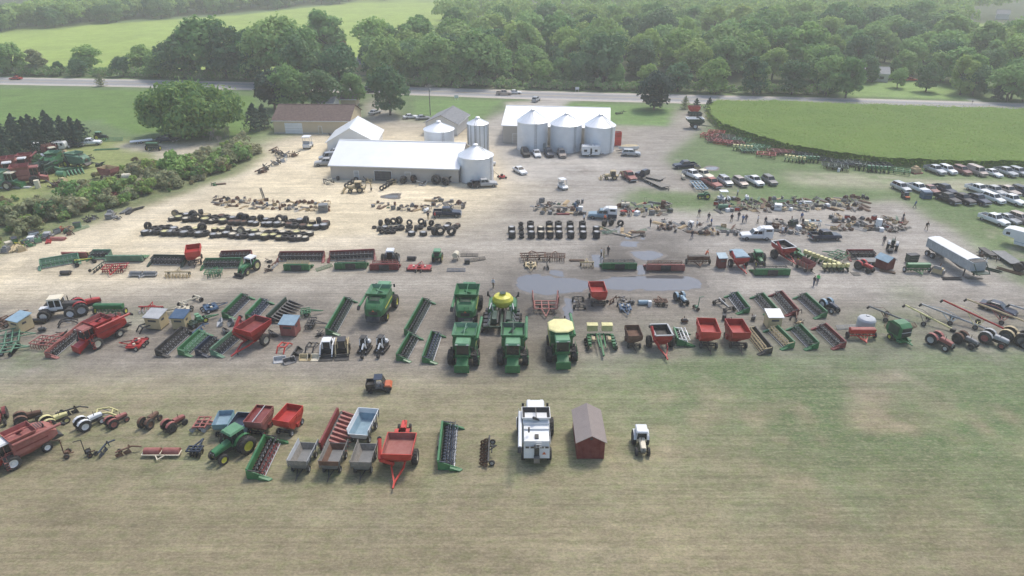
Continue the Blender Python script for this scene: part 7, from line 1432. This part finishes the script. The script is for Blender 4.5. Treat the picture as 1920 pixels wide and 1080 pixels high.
put(1180, 281, 60, 'black hay elevator standing behind the boat trailer', scrap, 'black_paint', 4, sc=1.8); put(1162, 214, 5, 'low dark machine on the lawn behind the metal barn', plow, 'dark_steel', 4, 'dark_steel'); put(1085, 206, 5, 'rusty harrow displayed on the lawn by the road', cultivator, 3.5, 'rust', 'rust')
# implements lined along the corn
along = [(1330, 258, 'disc_harrow', 'red_paint'), (1343, 252, 'disc_harrow', 'red_paint'), (1345, 262, 'cultivator', 'rust'), (1340, 267, 'disc_harrow', 'dark_red'), (1355, 270, 'disc_harrow', 'red_paint'), (1360, 260, 'cultivator', 'dark_steel'), (1372, 266, 'cultivator', 'dark_green'), (1378, 273, 'disc_harrow', 'dark_red'), (1390, 267, 'disc_harrow', 'green_paint'), (1392, 282, 'planter', 'green_paint'), (1408, 280, 'cultivator', 'green_paint'), (1404, 286, 'disc_harrow', 'faded_green'), (1425, 280, 'disc_harrow', 'green_paint'), (1436, 294, 'disc_harrow', 'red_paint'), (1455, 288, 'disc_harrow', 'dark_red'), (1468, 290, 'cultivator', 'dark_red'), (1490, 303, 'planter', 'pale_green'), (1503, 294, 'cultivator', 'navy_paint'), (1514, 303, 'planter', 'green_paint'), (1526, 298, 'disc_harrow', 'dark_green'), (1552, 306, 'disc_harrow', 'navy_paint'), (1560, 316, 'cultivator', 'dark_green'), (1576, 309, 'disc_harrow', 'dark_green'), (1592, 312, 'cultivator', 'navy_paint'), (1604, 310, 'disc_harrow', 'dark_green'), (1622, 319, 'planter', 'dark_green'), (1645, 322, 'planter', 'green_paint'), (1650, 314, 'disc_harrow', 'navy_paint'), (1685, 325, 'disc_harrow', 'green_paint'), (1570, 318, 'disc_harrow', 'dark_green')]
ORD = 'first second third fourth fifth sixth seventh eighth ninth tenth eleventh twelfth thirteenth fourteenth fifteenth sixteenth seventeenth eighteenth nineteenth twentieth'.split()
def ordn(i):
    return ORD[i] if i < 20 else ('twenty', 'thirty', 'forty', 'fifty', 'sixty', 'seventy')[i//10-2 if (i+1) % 10 else (i+1)//10-2]+(' '+ORD[(i+1) % 10-1] if (i+1) % 10 else 'th')
cw = {'red_paint': 'red', 'dark_red': 'dark red', 'rust': 'rusty', 'dark_steel': 'dark grey', 'dark_green': 'dark green', 'green_paint': 'green', 'faded_green': 'faded green', 'pale_green': 'pale green', 'navy_paint': 'blue black'}
for i, (px, py, k, c) in enumerate(along):
    fn = {'disc_harrow': disc_harrow, 'cultivator': cultivator, 'planter': planter}[k]; arg = (4.2, c, 'dark_steel' if i % 2 else c) if k != 'planter' else (6, c, 'pale_yellow' if i in (9, 16) else c)
    put(px, py, 60 + (i % 4)*9, f'{cw[c]} {k.replace("_", " ")} along the corn edge, {ordn(i)} from the corn corner', fn, *arg, group='implements parked along the corn', sc=1.15)
put(1716, 324, 15, 'tan hay wagon top at the end of the implements along the corn', pallet, 'faded_red', 'wood_tan', sc=2.0); put(1572, 322, 0, 'white bucket on the grass by the implements along the corn', barrel, 'white_paint')
# ------------------------------------------------------------- machinery graveyard on the west side
for px, py, a, args, sc, lab in ((22, 328, -60, ('faded_red', 'white_paint', 'dark_steel', 'open', 'dark_red', 'dark_red'), 1, 'scrapped red combine with white roof at the west edge'), (50, 345, 30, ('faded_red', 'faded_red', 'dark_steel', 'open', 'dark_red', 'dark_red', 'fold', 'faded_red'), 1.05, 'scrapped red combine with open round tank'), (52, 318, -70, ('dark_red', 'white_paint', 'dark_steel', 'ext', 'dark_red', 'dark_red'), .95, 'scrapped dark red combine with white cab roof'), (82, 330, -90, ('dark_green', 'dark_green', 'dark_steel', 'ext', 'faded_green', 'dark_green'), .8, 'overgrown scrapped green combine'), (145, 312, 160, ('faded_green', 'pale_green', 'yellow_paint', 'ext', 'faded_green', 'faded_green'), .9, 'scrapped green combine at the grass edge'), (108, 312, 100, ('green_paint', 'faded_green', 'yellow_paint', 'open', 'faded_green', 'faded_green'), .9, 'scrapped green combine with open tank among others'), (98, 296, -40, ('dark_red', 'cream_paint', 'dark_steel', 'ext', 'rust', 'rust'), .85, 'scrapped orange brown combine under white lids'), (10, 352, 0, ('faded_green', 'cream_paint', 'cream_paint', 'ext', 'cream_paint', 'faded_green'), 1, 'scrapped pale green combine with cream frame at the west edge')): put(px, py, a, lab, combine, *args, sc=sc, group='scrapped combines')
for px, py, a, fn, args, sc, lab in ((82, 281, 20, vehicle, ('van', 'white_paint'), 1, 'white old van by the spruces'), (78, 285, 0, fuel_tank, ('white_paint',), 1.8, 'white tank lying by the old van'), (113, 281, 10, camper, (3.5, 2.0, False, 2.2), 1, 'small white camper body by the spruces'), (85, 300, 20, fuel_tank, ('white_paint',), 1.8, 'pale cylindrical tank among the scrapped combines'), (70, 304, 5, carton, ('white_paint',), 2.0, 'white cab shell among the scrapped combines'), (124, 292, 0, pallet, ('wood_tan', 'tan_paint'), 1.8, 'tan crate pile beside the orange brown combine'), (120, 325, 20, cultivator, (4., 'faded_green', 'pale_green'), 1, 'faded green cultivator among the scrapped combines'), (135, 326, 40, corn_header, (6, 'green_paint', 'pale_green'), 1, 'scrapped green corn header in the long grass'), (118, 336, 0, tank_stand, ('pale_green',), 1.3, 'pale green tank in the long grass'), (165, 300, 0, scrap, ('dark_steel', 2), 2, 'dark scrap at the edge of the graveyard lane'), (185, 312, 0, scrap, ('dark_green', 3), 2, 'dark green scrap clump in the long grass'), (190, 262, 0, tractor, ('dark_green', 'pale_green', 'yellow_paint', True, .9), 1, 'dark green tractor by the far field edge'), (207, 266, 15, gate_panel, ('pale_green',), 2, 'pale green boom lying by the far field edge'), (200, 281, 10, pipes, ('pale_green', 6.), 1, 'long pale green pipes in the grass'), (208, 336, -20, gravity_wagon, ('faded_red', 'tan_paint', 'dark_steel', None), 1.1, 'faded red wagon with tan end in the weeds'), (240, 342, 10, tank_stand, ('cream_paint',), 1.4, 'cream tank in the weeds by the red wagon'), (250, 330, 0, carton, ('cream_paint',), 1.3, 'cream box on the weedy lane end'), (288, 282, 0, grain_drill, (2.4, 'dark_green', 'pale_green'), 1.3, 'dark green box machine on the graveyard lane'), (104, 350, 30, scrap, ('rust', 4), 2.4, 'rusty tan scrap heap in the weeds'), (120, 345, 0, pallet, ('wood_tan', 'tan_paint'), 1.8, 'tan wooden pile in the weeds'), (165, 347, 20, planks, ('wood_tan', 3.), 1.6, 'long tan plank pile on the weedy bank'), (185, 358, 0, carton, ('white_paint',), 1.7, 'white appliance on the weedy bank'), (200, 357, 0, gate_panel, ('teal_roof',), 1.6, 'teal frame beside the white appliance'), (205, 372, 10, cultivator, (2.6, 'dark_red', 'rust'), 1, 'dark red cultivator sunk in the weeds'), (155, 366, 0, planks, ('white_paint', 2.), 1.0, 'white boards on the weedy bank'), (72, 352, 0, barrel, ('cream_paint',), 2., 'cream drum in the long grass'), (16, 398, 0, planks, ('cream_paint', 2.4), 1.2, 'cream boards in the long grass at the west edge'), (30, 352, 0, planks, ('white_paint', 5.), 1.3, 'white rail beside the pale green combine'), (110, 322, 60, planter, (6, 'faded_green', 'pale_green'), 1, 'faded green planter among scrapped combines')): put(px, py, a, lab, fn, *args, sc=sc)
# parts strip at the foot of the bank
strip_items = [(18, 462, carton, ('cream_paint',)), (30, 458, toolbox, ('green_paint',)), (28, 466, planks, ('tan_paint',)), (38, 460, scrap, ('yellow_paint', 3)), (48, 457, engine, ('pale_green',)), (56, 462, scrap, ('green_paint', 2)), (40, 470, pallet, ('wood_tan', 'tan_paint')), (12, 472, pallet, ('wood_grey', 'grey_paint')), (60, 452, carton, ('white_paint',)), (72, 455, engine, ('pale_green',)), (66, 446, toolbox, ('white_paint',)), (76, 447, scrap, ('green_paint', 5)), (84, 450, scrap, ('steel', 3)), (90, 445, carton, ('light_grey',)), (98, 442, scrap, ('light_grey', 4)), (92, 452, planks, ('red_paint',)), (104, 449, planks, ('faded_red',)), (108, 438, toolbox, ('light_grey',)), (116, 433, scrap, ('red_paint', 4)), (124, 437, engine, ('green_paint',)), (122, 430, planks, ('bright_red',)), (131, 432, crate, ('wood_tan',)), (130, 440, scrap, ('rust', 2)), (146, 427, toolbox, ('faded_green',)), (154, 431, gate_panel, ('pale_green',)), (166, 416, scrap, ('dark_steel', 3)), (175, 411, scrap, ('grey_paint', 2)), (208, 404, pallet, ('wood_grey', 'grey_paint')), (216, 408, scrap, ('light_grey', 4)), (206, 410, carton, ('grey_paint',)), (222, 411, scrap, ('steel', 2)), (236, 396, planks, ('grey_paint',)), (252, 394, pipes, ('dark_steel',)), (245, 398, planks, ('dark_steel',)), (402, 348, scrap, ('green_paint', 2)), (412, 346, planks, ('wood_brown',))]
CN = {'dark_steel': 'dark', 'light_grey': 'pale grey', 'grey_paint': 'grey', 'wood_tan': 'tan', 'wood_grey': 'grey wooden', 'wood_brown': 'brown', 'tan_paint': 'tan', 'white_paint': 'white', 'cream_paint': 'cream', 'steel': 'steel grey', 'rust': 'rusty', 'green_paint': 'green', 'pale_green': 'pale green', 'faded_green': 'faded green', 'dark_green': 'dark green', 'red_paint': 'red', 'bright_red': 'bright red', 'faded_red': 'faded red', 'dark_red': 'dark red', 'blue_paint': 'blue', 'pale_blue': 'pale blue', 'black_paint': 'black', 'yellow_paint': 'yellow', 'pale_yellow': 'pale yellow', 'navy_paint': 'dark blue', 'orange_paint': 'orange', 'silver_paint': 'silver'}
NM = {'carton': 'appliance', 'toolbox': 'tool chest', 'planks': 'plank pile', 'scrap': 'scrap iron', 'engine': 'engine', 'pallet': 'pallet', 'crate': 'parts crate', 'gate_panel': 'gate panel', 'pipes': 'pipe bundle', 'barrel': 'barrel', 'bench': 'work bench', 'mower_push': 'push mower', 'ladder_item': 'steel ladder', 'fuel_tank': 'fuel tank', 'plow': 'plow', 'tire': 'tire'}
def lots(items, where, end, group, sc=(.75, 1.1), ang=(-180, 180)):
    """lays out the lots of a row; each label counts its like from one end of the row"""
    items = sorted(items, key=lambda t: t[0]); seen = {}; tot = {}
    lab = lambda it: (CN.get(it[3][0] if it[2] is not pallet or len(it[3]) < 2 else it[3][1], 'plain') if it[3] else 'plain')+' '+('loaded pallet' if it[2] is pallet and len(it[3]) > 1 else NM[it[2].__name__])
    for it in items: tot[lab(it)] = tot.get(lab(it), 0)+1
    for it in items:
        l = lab(it); k = seen.get(l, 0); seen[l] = k+1
        put(it[0], it[1], random.uniform(*ang), (f'{ordn(k)} {l} from the west in {where}' if tot[l] > 1 else f'only {l} lying in {where}'), it[2], *it[3], sc=random.uniform(*sc), group=group)
lots(strip_items, 'the parts strip below the bank', 'the west end', 'parts laid out below the weedy bank', (1., 1.6))
# ------------------------------------------------------------- rows of small lots
KIND = [(pallet, [('wood_tan',), ('wood_grey',), ('wood_grey', 'grey_paint'), ('wood_tan', 'dark_steel'), ('wood_tan', 'rust')]), (crate, [('wood_tan', .8), ('wood_grey', .8), ('rust', .8)]), (barrel, [('blue_paint',), ('rust',), ('grey_paint',)]), (planks, [('wood_grey',), ('wood_brown',), ('wood_tan',)]), (pipes, [('steel',), ('rust',), ('dark_steel',)]), (toolbox, [('red_paint',), ('grey_paint',), ('dark_steel',)]), (bench, [('wood_tan',), ('wood_grey',)]), (engine, [('dark_steel',), ('rust',), ('grey_paint',)]), (scrap, [('rust', 1), ('dark_steel', 2), ('steel', 3), ('rust', 4), ('light_grey', 5)]), (mower_push, [('red_paint',), ('green_paint',)]), (ladder_item, [('light_grey',)]), (carton, [('white_paint',), ('grey_paint',)]), (gate_panel, [('faded_green',), ('light_grey',), ('rust',)]), (fuel_tank, [('white_paint',), ('grey_paint',)])]
def junkrow(x0, x1, y0, y1, rows, step, seed, w=None, skip=()):
    q = random.Random(seed); out = []
    for k in range(rows):
        x = x0+q.uniform(0, step)
        while x < x1:
            t = (x-x0)/(x1-x0); yy = y0+(y1-y0)*t+(k-(rows-1)/2)*6.5+q.uniform(-2, 2); fn, ops = q.choices(KIND, w or (5, 3, 1.5, 5, 2.5, 1.8, 2.5, 2.5, 3.5, 1, .6, 2, 1.5, .6))[0]
            if not any(a < x < b for a, b in skip): out.append((x, yy, fn, q.choice(ops)))
            x += step*q.uniform(.6, 1.4)
    return out
lots(junkrow(404, 618, 379, 391, 3, 8, 1, (9, 3, .3, 6, 2, .3, 2, 1, 2, .2, .6, .2, 1, .2)), 'the pale western lot row', 'the west end', 'small lots in the pale western row', (.6, .9))
put(492, 372, 0, 'upright grey post standing in the pale lot row', pipes, 'grey_paint', 2.2, tilt=(0, 1.4), z=1.1); put(607, 396, 10, 'grey steel box at the east end of the pale lot row', carton, 'grey_paint', sc=2.0)
lots(junkrow(692, 808, 384, 394, 2, 9, 2, (9, 3, 1, 5, 2, 1, 2, 1, 2, .2, .6, 1, 1, .2)), 'the lot row before the barn', 'the west end', 'small lots before the barn', (.65, .95)); lots(junkrow(805, 876, 380, 386, 2, 11, 3), 'the short row behind the pickup', 'the west end', 'small lots behind the pickup')
lots(junkrow(1006, 1255, 391, 393, 4, 11, 4, None, ((1096, 1160),)), 'the camper truck lot row', 'the west end', 'small lots around the camper shell truck'); put(1178, 397, 0, 'pair of bright red fenders laid in the lot row', planks, 'bright_red', 2.4, sc=1.2); put(1172, 389, 0, 'cream boat shaped trough in the lot row', fuel_tank, 'cream_paint', sc=1.2); put(1056, 402, 0, 'long dark red beam in front of the lot row', planks, 'dark_red', 2.4); put(1243, 389, 0, 'tall brown wood stove in the lot row', barrel, 'rust', sc=1.7); put(1256, 398, 20, 'dark green seeder at the end of the lot row', engine, 'dark_green', sc=1.2)
lots(junkrow(1340, 1625, 386, 382, 4, 10, 5), 'the long lot row by parking', 'the west end', 'small lots in the long eastern row'); put(1458, 393, -20, 'white chest freezer standing in the long lot row', carton, 'white_paint', sc=1.6); put(1468, 382, 10, 'pale green hay rack in the long lot row', gate_panel, 'pale_green', sc=1.3); put(1508, 379, 0, 'white bed frame in the long lot row', planks, 'white_paint', 3.); put(1355, 393, 0, 'green boat hull in the long lot row', fuel_tank, 'faded_green', sc=1.3)
lots(junkrow(1440, 1530, 424, 436, 3, 13, 6)+junkrow(1555, 1700, 421, 424, 4, 10, 7), 'the long eastern scrap row', 'the west end', 'scrap lots behind the lane pickups'); put(1646, 426, 0, 'white round plastic tank in the scrap row', barrel, 'white_paint', sc=1.9); put(1510, 426, 0, 'cream drum behind the scrap row pickup', barrel, 'cream_paint', sc=1.6); put(1522, 430, 0, 'tan hay bale bundle behind the dark blue pickup', pallet, 'wood_tan', 'tan_paint', sc=1.5); put(1526, 422, 0, 'pale blue tarp table in the scrap row', bench, 'pale_blue', sc=1.2); put(1486, 424, 30, 'dark green seed cart in the scrap row', engine, 'dark_green', sc=2.0)
lots(junkrow(1232, 1385, 424, 436, 3, 15, 8, (1, 1, 1, 3, 4, 1, .5, 5, 6, .3, 1, .2, 2, .2)), 'the central dark iron row', 'the west end', 'iron lots in the middle of the yard'); lots(junkrow(1122, 1215, 432, 440, 2, 13, 9, (0, 0, 0, 3, 6, 0, 0, 0, 2, 0, 3, 0, 5, 0)), 'the steel bar row', 'the west end', 'steel bars near the tire stacks')

# ------------------------------------------------------------- tires
def tires(pts, where, group):
    pts = sorted(pts, key=lambda t: t[0]); seen = {}; tot = {}
    nm = lambda p: ('upright ' if p[4] else '')+{'cream_paint': 'cream rimmed tire', 'light_grey': 'pale grey rimmed tire', 'pale_yellow': 'yellow rimmed tire', 'tan_paint': 'tan rimmed tire', 'rust': 'rusty rimmed tire', None: 'bare black tire'}[p[3]]
    for p in pts: tot[nm(p)] = tot.get(nm(p), 0)+1
    for p in pts:
        l = nm(p); k = seen.get(l, 0); seen[l] = k+1
        put(p[0], p[1], p[6] if len(p) > 6 else random.uniform(0, 180), (f'{ordn(k)} {l} from the west in {where}' if tot[l] > 1 else f'only {l} in {where}'), tire, .7, .7, p[3], p[4], sc=p[2]*(1.15 if 'western' in where else 1), z=p[5] if len(p) > 5 else 0, group=group)
r = random.Random(21); T = []
for i in range(24):
    x = 322+i*12.3; y = 413+i*.68; big = r.uniform(.8, 1.15)
    T.append((x+r.uniform(-3, 3), y+r.uniform(-1.5, 1.5), big, r.choice(['light_grey', 'rust', 'light_grey', 'cream_paint', 'pale_yellow', None]), r.random() < .08))
    T.append((x+6+r.uniform(-2, 2), y-7+r.uniform(-1.5, 1.5), big, r.choice(['rust', None, None, 'light_grey', 'tan_paint']), r.random() < .25))
tires(T, 'the upper western tire band', 'tires in the upper western band'); T = []
for i in range(25):
    x = 272+i*12.6; y = 438+i*.5
    T.append((x+r.uniform(-3, 3), y+r.uniform(-1.5, 2), r.uniform(.85, 1.15), r.choice(['light_grey', 'cream_paint', 'light_grey', 'cream_paint', 'pale_yellow', None]), r.random() < .08))
    if i != 9: T.append((x+6+r.uniform(-2, 2), y-8+r.uniform(-1.5, 1.5), r.uniform(.75, 1.05), r.choice(['light_grey', None, 'cream_paint', None, 'pale_yellow']), r.random() < .1))
tires(T, 'the lower western tire band', 'tires in the lower western band'); T = []
for x, y, s, c, e in ((702, 428, .6, None, 0), (714, 423, .85, None, 1), (727, 421, .9, None, 1), (738, 420, .9, None, 1), (749, 419, 1., None, 1), (712, 432, .8, None, 0), (722, 430, .9, 'light_grey', 0), (733, 431, .85, None, 0), (743, 431, .9, None, 0), (752, 430, 1., None, 0), (716, 438, .8, None, 1), (727, 437, .85, None, 0), (737, 437, .8, None, 0), (768, 428, .9, None, 0), (766, 434, .8, None, 0), (768, 422, .8, None, 1), (780, 433, .8, 'cream_paint', 1), (772, 441, 1., 'light_grey', 0), (790, 421, .9, None, 1), (788, 429, .8, None, 0), (794, 441, 1.0, 'light_grey', 0), (797, 424, .8, None, 1), (809, 423, .8, None, 1), (806, 430, .75, None, 0), (821, 427, .9, None, 0), (815, 440, 1.1, None, 1), (826, 440, 1.2, None, 1), (838, 429, 1., 'light_grey', 0), (841, 423, .8, None, 0), (854, 428, .9, None, 0), (858, 425, .8, 'rust', 0), (847, 441, 1.2, None, 1)): T.append((x, y, s, c, bool(e)))
tires(T, 'the middle tire lot', 'tires in the middle lot'); T = []
for cx, n, c in ((959, 2, 'light_grey'), (977, 3, None), (995, 3, 'light_grey'), (1013, 2, 'cream_paint'), (1030, 3, 'tan_paint'), (1047, 3, 'light_grey'), (1069, 3, 'light_grey'), (1092, 3, 'light_grey'), (1117, 2, 'light_grey')):
    for i in range(n):
        for k in range(2): T.append((cx+(1.5-i)*.8, 446-i*9.5, .92 if cx != 977 else .65, c if (i+k) % 3 and k == 1 else None, False, k*.7*.92))
for x, y in ((1133, 424), (1146, 422), (1163, 424)): T.append((x, y, .9, None, True))
tires(T, 'the eastern tire stacks', 'tires in the eastern stacks'); T = []
for x, y, s, c in ((757, 344, 1.25, 'rust'), (776, 342, 1.2, 'rust'), (818, 345, 1.5, 'dark_steel' and None), (836, 347, 1.35, None), (847, 342, 1.2, None), (634, 338, .7, None)): T.append((x, y, s, c, True))
for i in range(5): T.append((716+i*5.5, 357-i*3.4, .75, None, True, 0, 30)); T.append((650+i*6, 352-i*4, .75, None, True, 0, 35))
tires([t for t in T], 'the barn wall tire line', 'tires along the barn wall')
for px, py, k, c in ((515, 285, 1, 'rust'), (525, 290, 2, 'dark_steel'), (535, 294, 3, 'steel'), (552, 293, 4, 'rust'), (500, 318, 5, 'dark_steel'), (518, 309, 2, 'grey_paint'), (530, 304, 3, 'light_grey'), (490, 324, 1, 'rust'), (640, 262, 2, 'dark_steel'), (627, 258, 3, 'dark_steel')): put(px, py, k*60, f'{CN[c]} scrap heap {"on the lane side" if py > 300 else ("against the garage wall" if px > 600 else "in the weedy corner")} near the brown roofed garage', scrap, c, k, sc=2.0, group='scrap heaps near the garage')
for px, py, k, c, lab in ((735, 344, 1, 'tan_paint', 'tan parts pile between the barn doorway and big tires'), (616, 345, 2, 'cream_paint', 'cream parts pile at the barn corner'), (790, 347, 3, 'light_grey', 'pale parts pile between the big barn tires'), (690, 342, 4, 'tan_paint', 'tan parts pile behind the backhoe')): put(px, py, 0, lab, scrap, c, k, sc=1.8, group='parts piles along the barn')
# ------------------------------------------------------------- people
PP = [(803, 412, 'shirt_dark', 'khaki', 0, 'person in dark clothes standing behind the middle tire lot'), (815, 412, 'shirt_red', 'shirt_dark', 1, 'person in red shirt walking past the dark blue pickup'), (1095, 416, 'shirt_white', 'shirt_dark', 0, 'person in pale shirt beside the camper shell pickup'), (1134, 417, 'hivis_orange', 'shirt_dark', 0, 'person in orange top in front of the camper shell pickup'), (1219, 425, 'shirt_dark', 'shirt_dark', 0, 'person in black by the steel bars'), (1296, 432, 'shirt_dark', 'denim', 2, 'person in black bending over the dark iron row'), (1306, 428, 'shirt_white', 'shirt_dark', 0, 'person in white shirt among the iron lots'), (1297, 447, 'shirt_dark', 'denim', 0, 'person standing in the lane south of the iron lots'), (1310, 406, 'shirt_dark', 'khaki', 1, 'person walking alone on the lane north of the iron row'), (1328, 414, 'shirt_dark', 'denim', 0, 'person in dark jacket, west one of a pair on the lane'), (1333, 424, 'shirt_blue', 'shirt_dark', 0, 'person in blue shirt by the iron lots'), (1371, 416, 'shirt_dark', 'shirt_dark', 0, 'person all in black in the lane by the long row'), (1384, 412, 'shirt_dark', 'denim', 1, 'person walking in the lane near the white capped pickup'), (1392, 418, 'shirt_blue', 'denim', 0, 'person in blue behind the white capped pickup'), (1398, 417, 'shirt_dark', 'denim', 0, 'person in dark coat behind the white capped pickup'), (1420, 419, 'shirt_white', 'khaki', 0, 'person in white shirt behind the white capped pickup cab'), (1434, 421, 'shirt_dark', 'denim', 0, 'person behind the roof of the white cap'), (1502, 413, 'shirt_blue', 'shirt_dark', 0, 'person in dark blue north of the scrap row'), (1504, 424, 'shirt_dark', 'denim', 0, 'person in dark clothes at the scrap row'), (1466, 441, 'shirt_white', 'denim', 2, 'person in white bending beside the white capped pickup'), (1472, 440, 'shirt_dark', 'denim', 0, 'person standing beside the bending one in white'), (1656, 458, 'shirt_dark', 'shirt_dark', 0, 'person in black beside the lone dark tractor'), (1736, 431, 'shirt_dark', 'khaki', 1, 'person walking past the end of the scrap row'), (1692, 414, 'shirt_dark', 'denim', 0, 'person at the north end of the scrap row'), (1714, 390, 'shirt_blue', 'denim', 1, 'person in blue walking from the parked cars'), (1525, 536, 'shirt_dark', 'denim', 0, 'person in jeans beside the one in bright green'), (1532, 532, 'hivis_green', 'denim', 0, 'person in bright green shirt on the lane'), (925, 540, 'shirt_white', 'khaki', 0, 'person in white shirt beside the yellow seed tank planter'), (1127, 482, 'shirt_white', 'shirt_dark', 0, 'person in white at the puddle edge'), (1140, 478, 'shirt_dark', 'shirt_dark', 0, 'person in dark clothes at the puddle edge'), (1132, 484, 'tan_paint', 'tan_paint', 0, 'person in yellow clothes between two others at the puddles'), (1322, 486, 'hivis_orange', 'shirt_dark', 2, 'person in orange leaning over the rusty grain drill'), (1382, 368, 'shirt_white', 'denim', 0, 'person in white by the white topped golf cart'), (1360, 384, 'shirt_dark', 'shirt_dark', 0, 'person in black south of the golf cart'), (1358, 262, 'shirt_white', 'denim', 0, 'person in white among the implements along the corn'), (742, 263, 'shirt_dark', 'denim', 0, 'person behind the long barn roof')]
r = random.Random(4)
for px, py, s, p, po, lab in PP[:-2]: put(px, py, r.uniform(0, 360), lab, person, s, p, po, group='people at the sale')
# ------------------------------------------------------------- light, air, view
W = bpy.data.worlds.new('World'); S.world = W; W.use_nodes = True; nt = W.node_tree; bg = nt.nodes['Background']; sk = nt.nodes.new('ShaderNodeTexSky'); sk.sky_type = 'NISHITA'; sk.sun_disc = False
EL, AZ = rad(58), rad(32)      # azimuth from +Y towards +X
sk.sun_elevation = EL; sk.sun_rotation = AZ; sk.air_density = 1.0; sk.dust_density = 2.4; sk.ozone_density = .6
nt.links.new(sk.outputs['Color'], bg.inputs['Color']); bg.inputs['Strength'].default_value = .135
sl = bpy.data.lights.new('sun', 'SUN'); sl.energy = 1.5; sl.angle = rad(12); sl.color = (1, .95, .87); so = bpy.data.objects.new('sun', sl); C.objects.link(so)
d = Vector((sin(AZ)*cos(EL), cos(AZ)*cos(EL), sin(EL))); so.rotation_euler = d.to_track_quat('Z', 'Y').to_euler()
hb = MB(); hb.box(-1210, 1210, -110, 1510, -1, 46, 'concrete'); ho = hb.build('haze', smooth=0); ho['kind'] = 'stuff'
hm = bpy.data.materials.new('haze'); hm.use_nodes = True; hn = hm.node_tree; hn.nodes.remove(hn.nodes['Principled BSDF']); pv = hn.nodes.new('ShaderNodeVolumePrincipled'); pv.inputs['Color'].default_value = (1, .99, .96, 1); pv.inputs['Density'].default_value = .0005; pv.inputs['Anisotropy'].default_value = .3
hn.links.new(pv.outputs['Volume'], hn.nodes['Material Output'].inputs['Volume']); ho.data.materials.clear(); ho.data.materials.append(hm)
S.view_settings.view_transform = 'Standard'; S.view_settings.look = 'None'; S.view_settings.exposure = .74; S.view_settings.gamma = 1
S.cycles.max_bounces = 5; S.cycles.diffuse_bounces = 2; S.cycles.glossy_bounces = 2; S.cycles.volume_bounces = 1; S.cycles.transmission_bounces = 2; S.cycles.use_adaptive_sampling = True; S.cycles.adaptive_threshold = .02
# kinds that repeat share a group
from collections import Counter
tops = [o for o in bpy.data.objects if o.parent is None and 'category' in o]
stem = lambda o: o.name.split('.')[0]; cn = Counter(stem(o) for o in tops)
for o in tops:
    if 'group' not in o and cn[stem(o)] > 1: o['group'] = stem(o).replace('_', ' ')+'s in the auction yard'
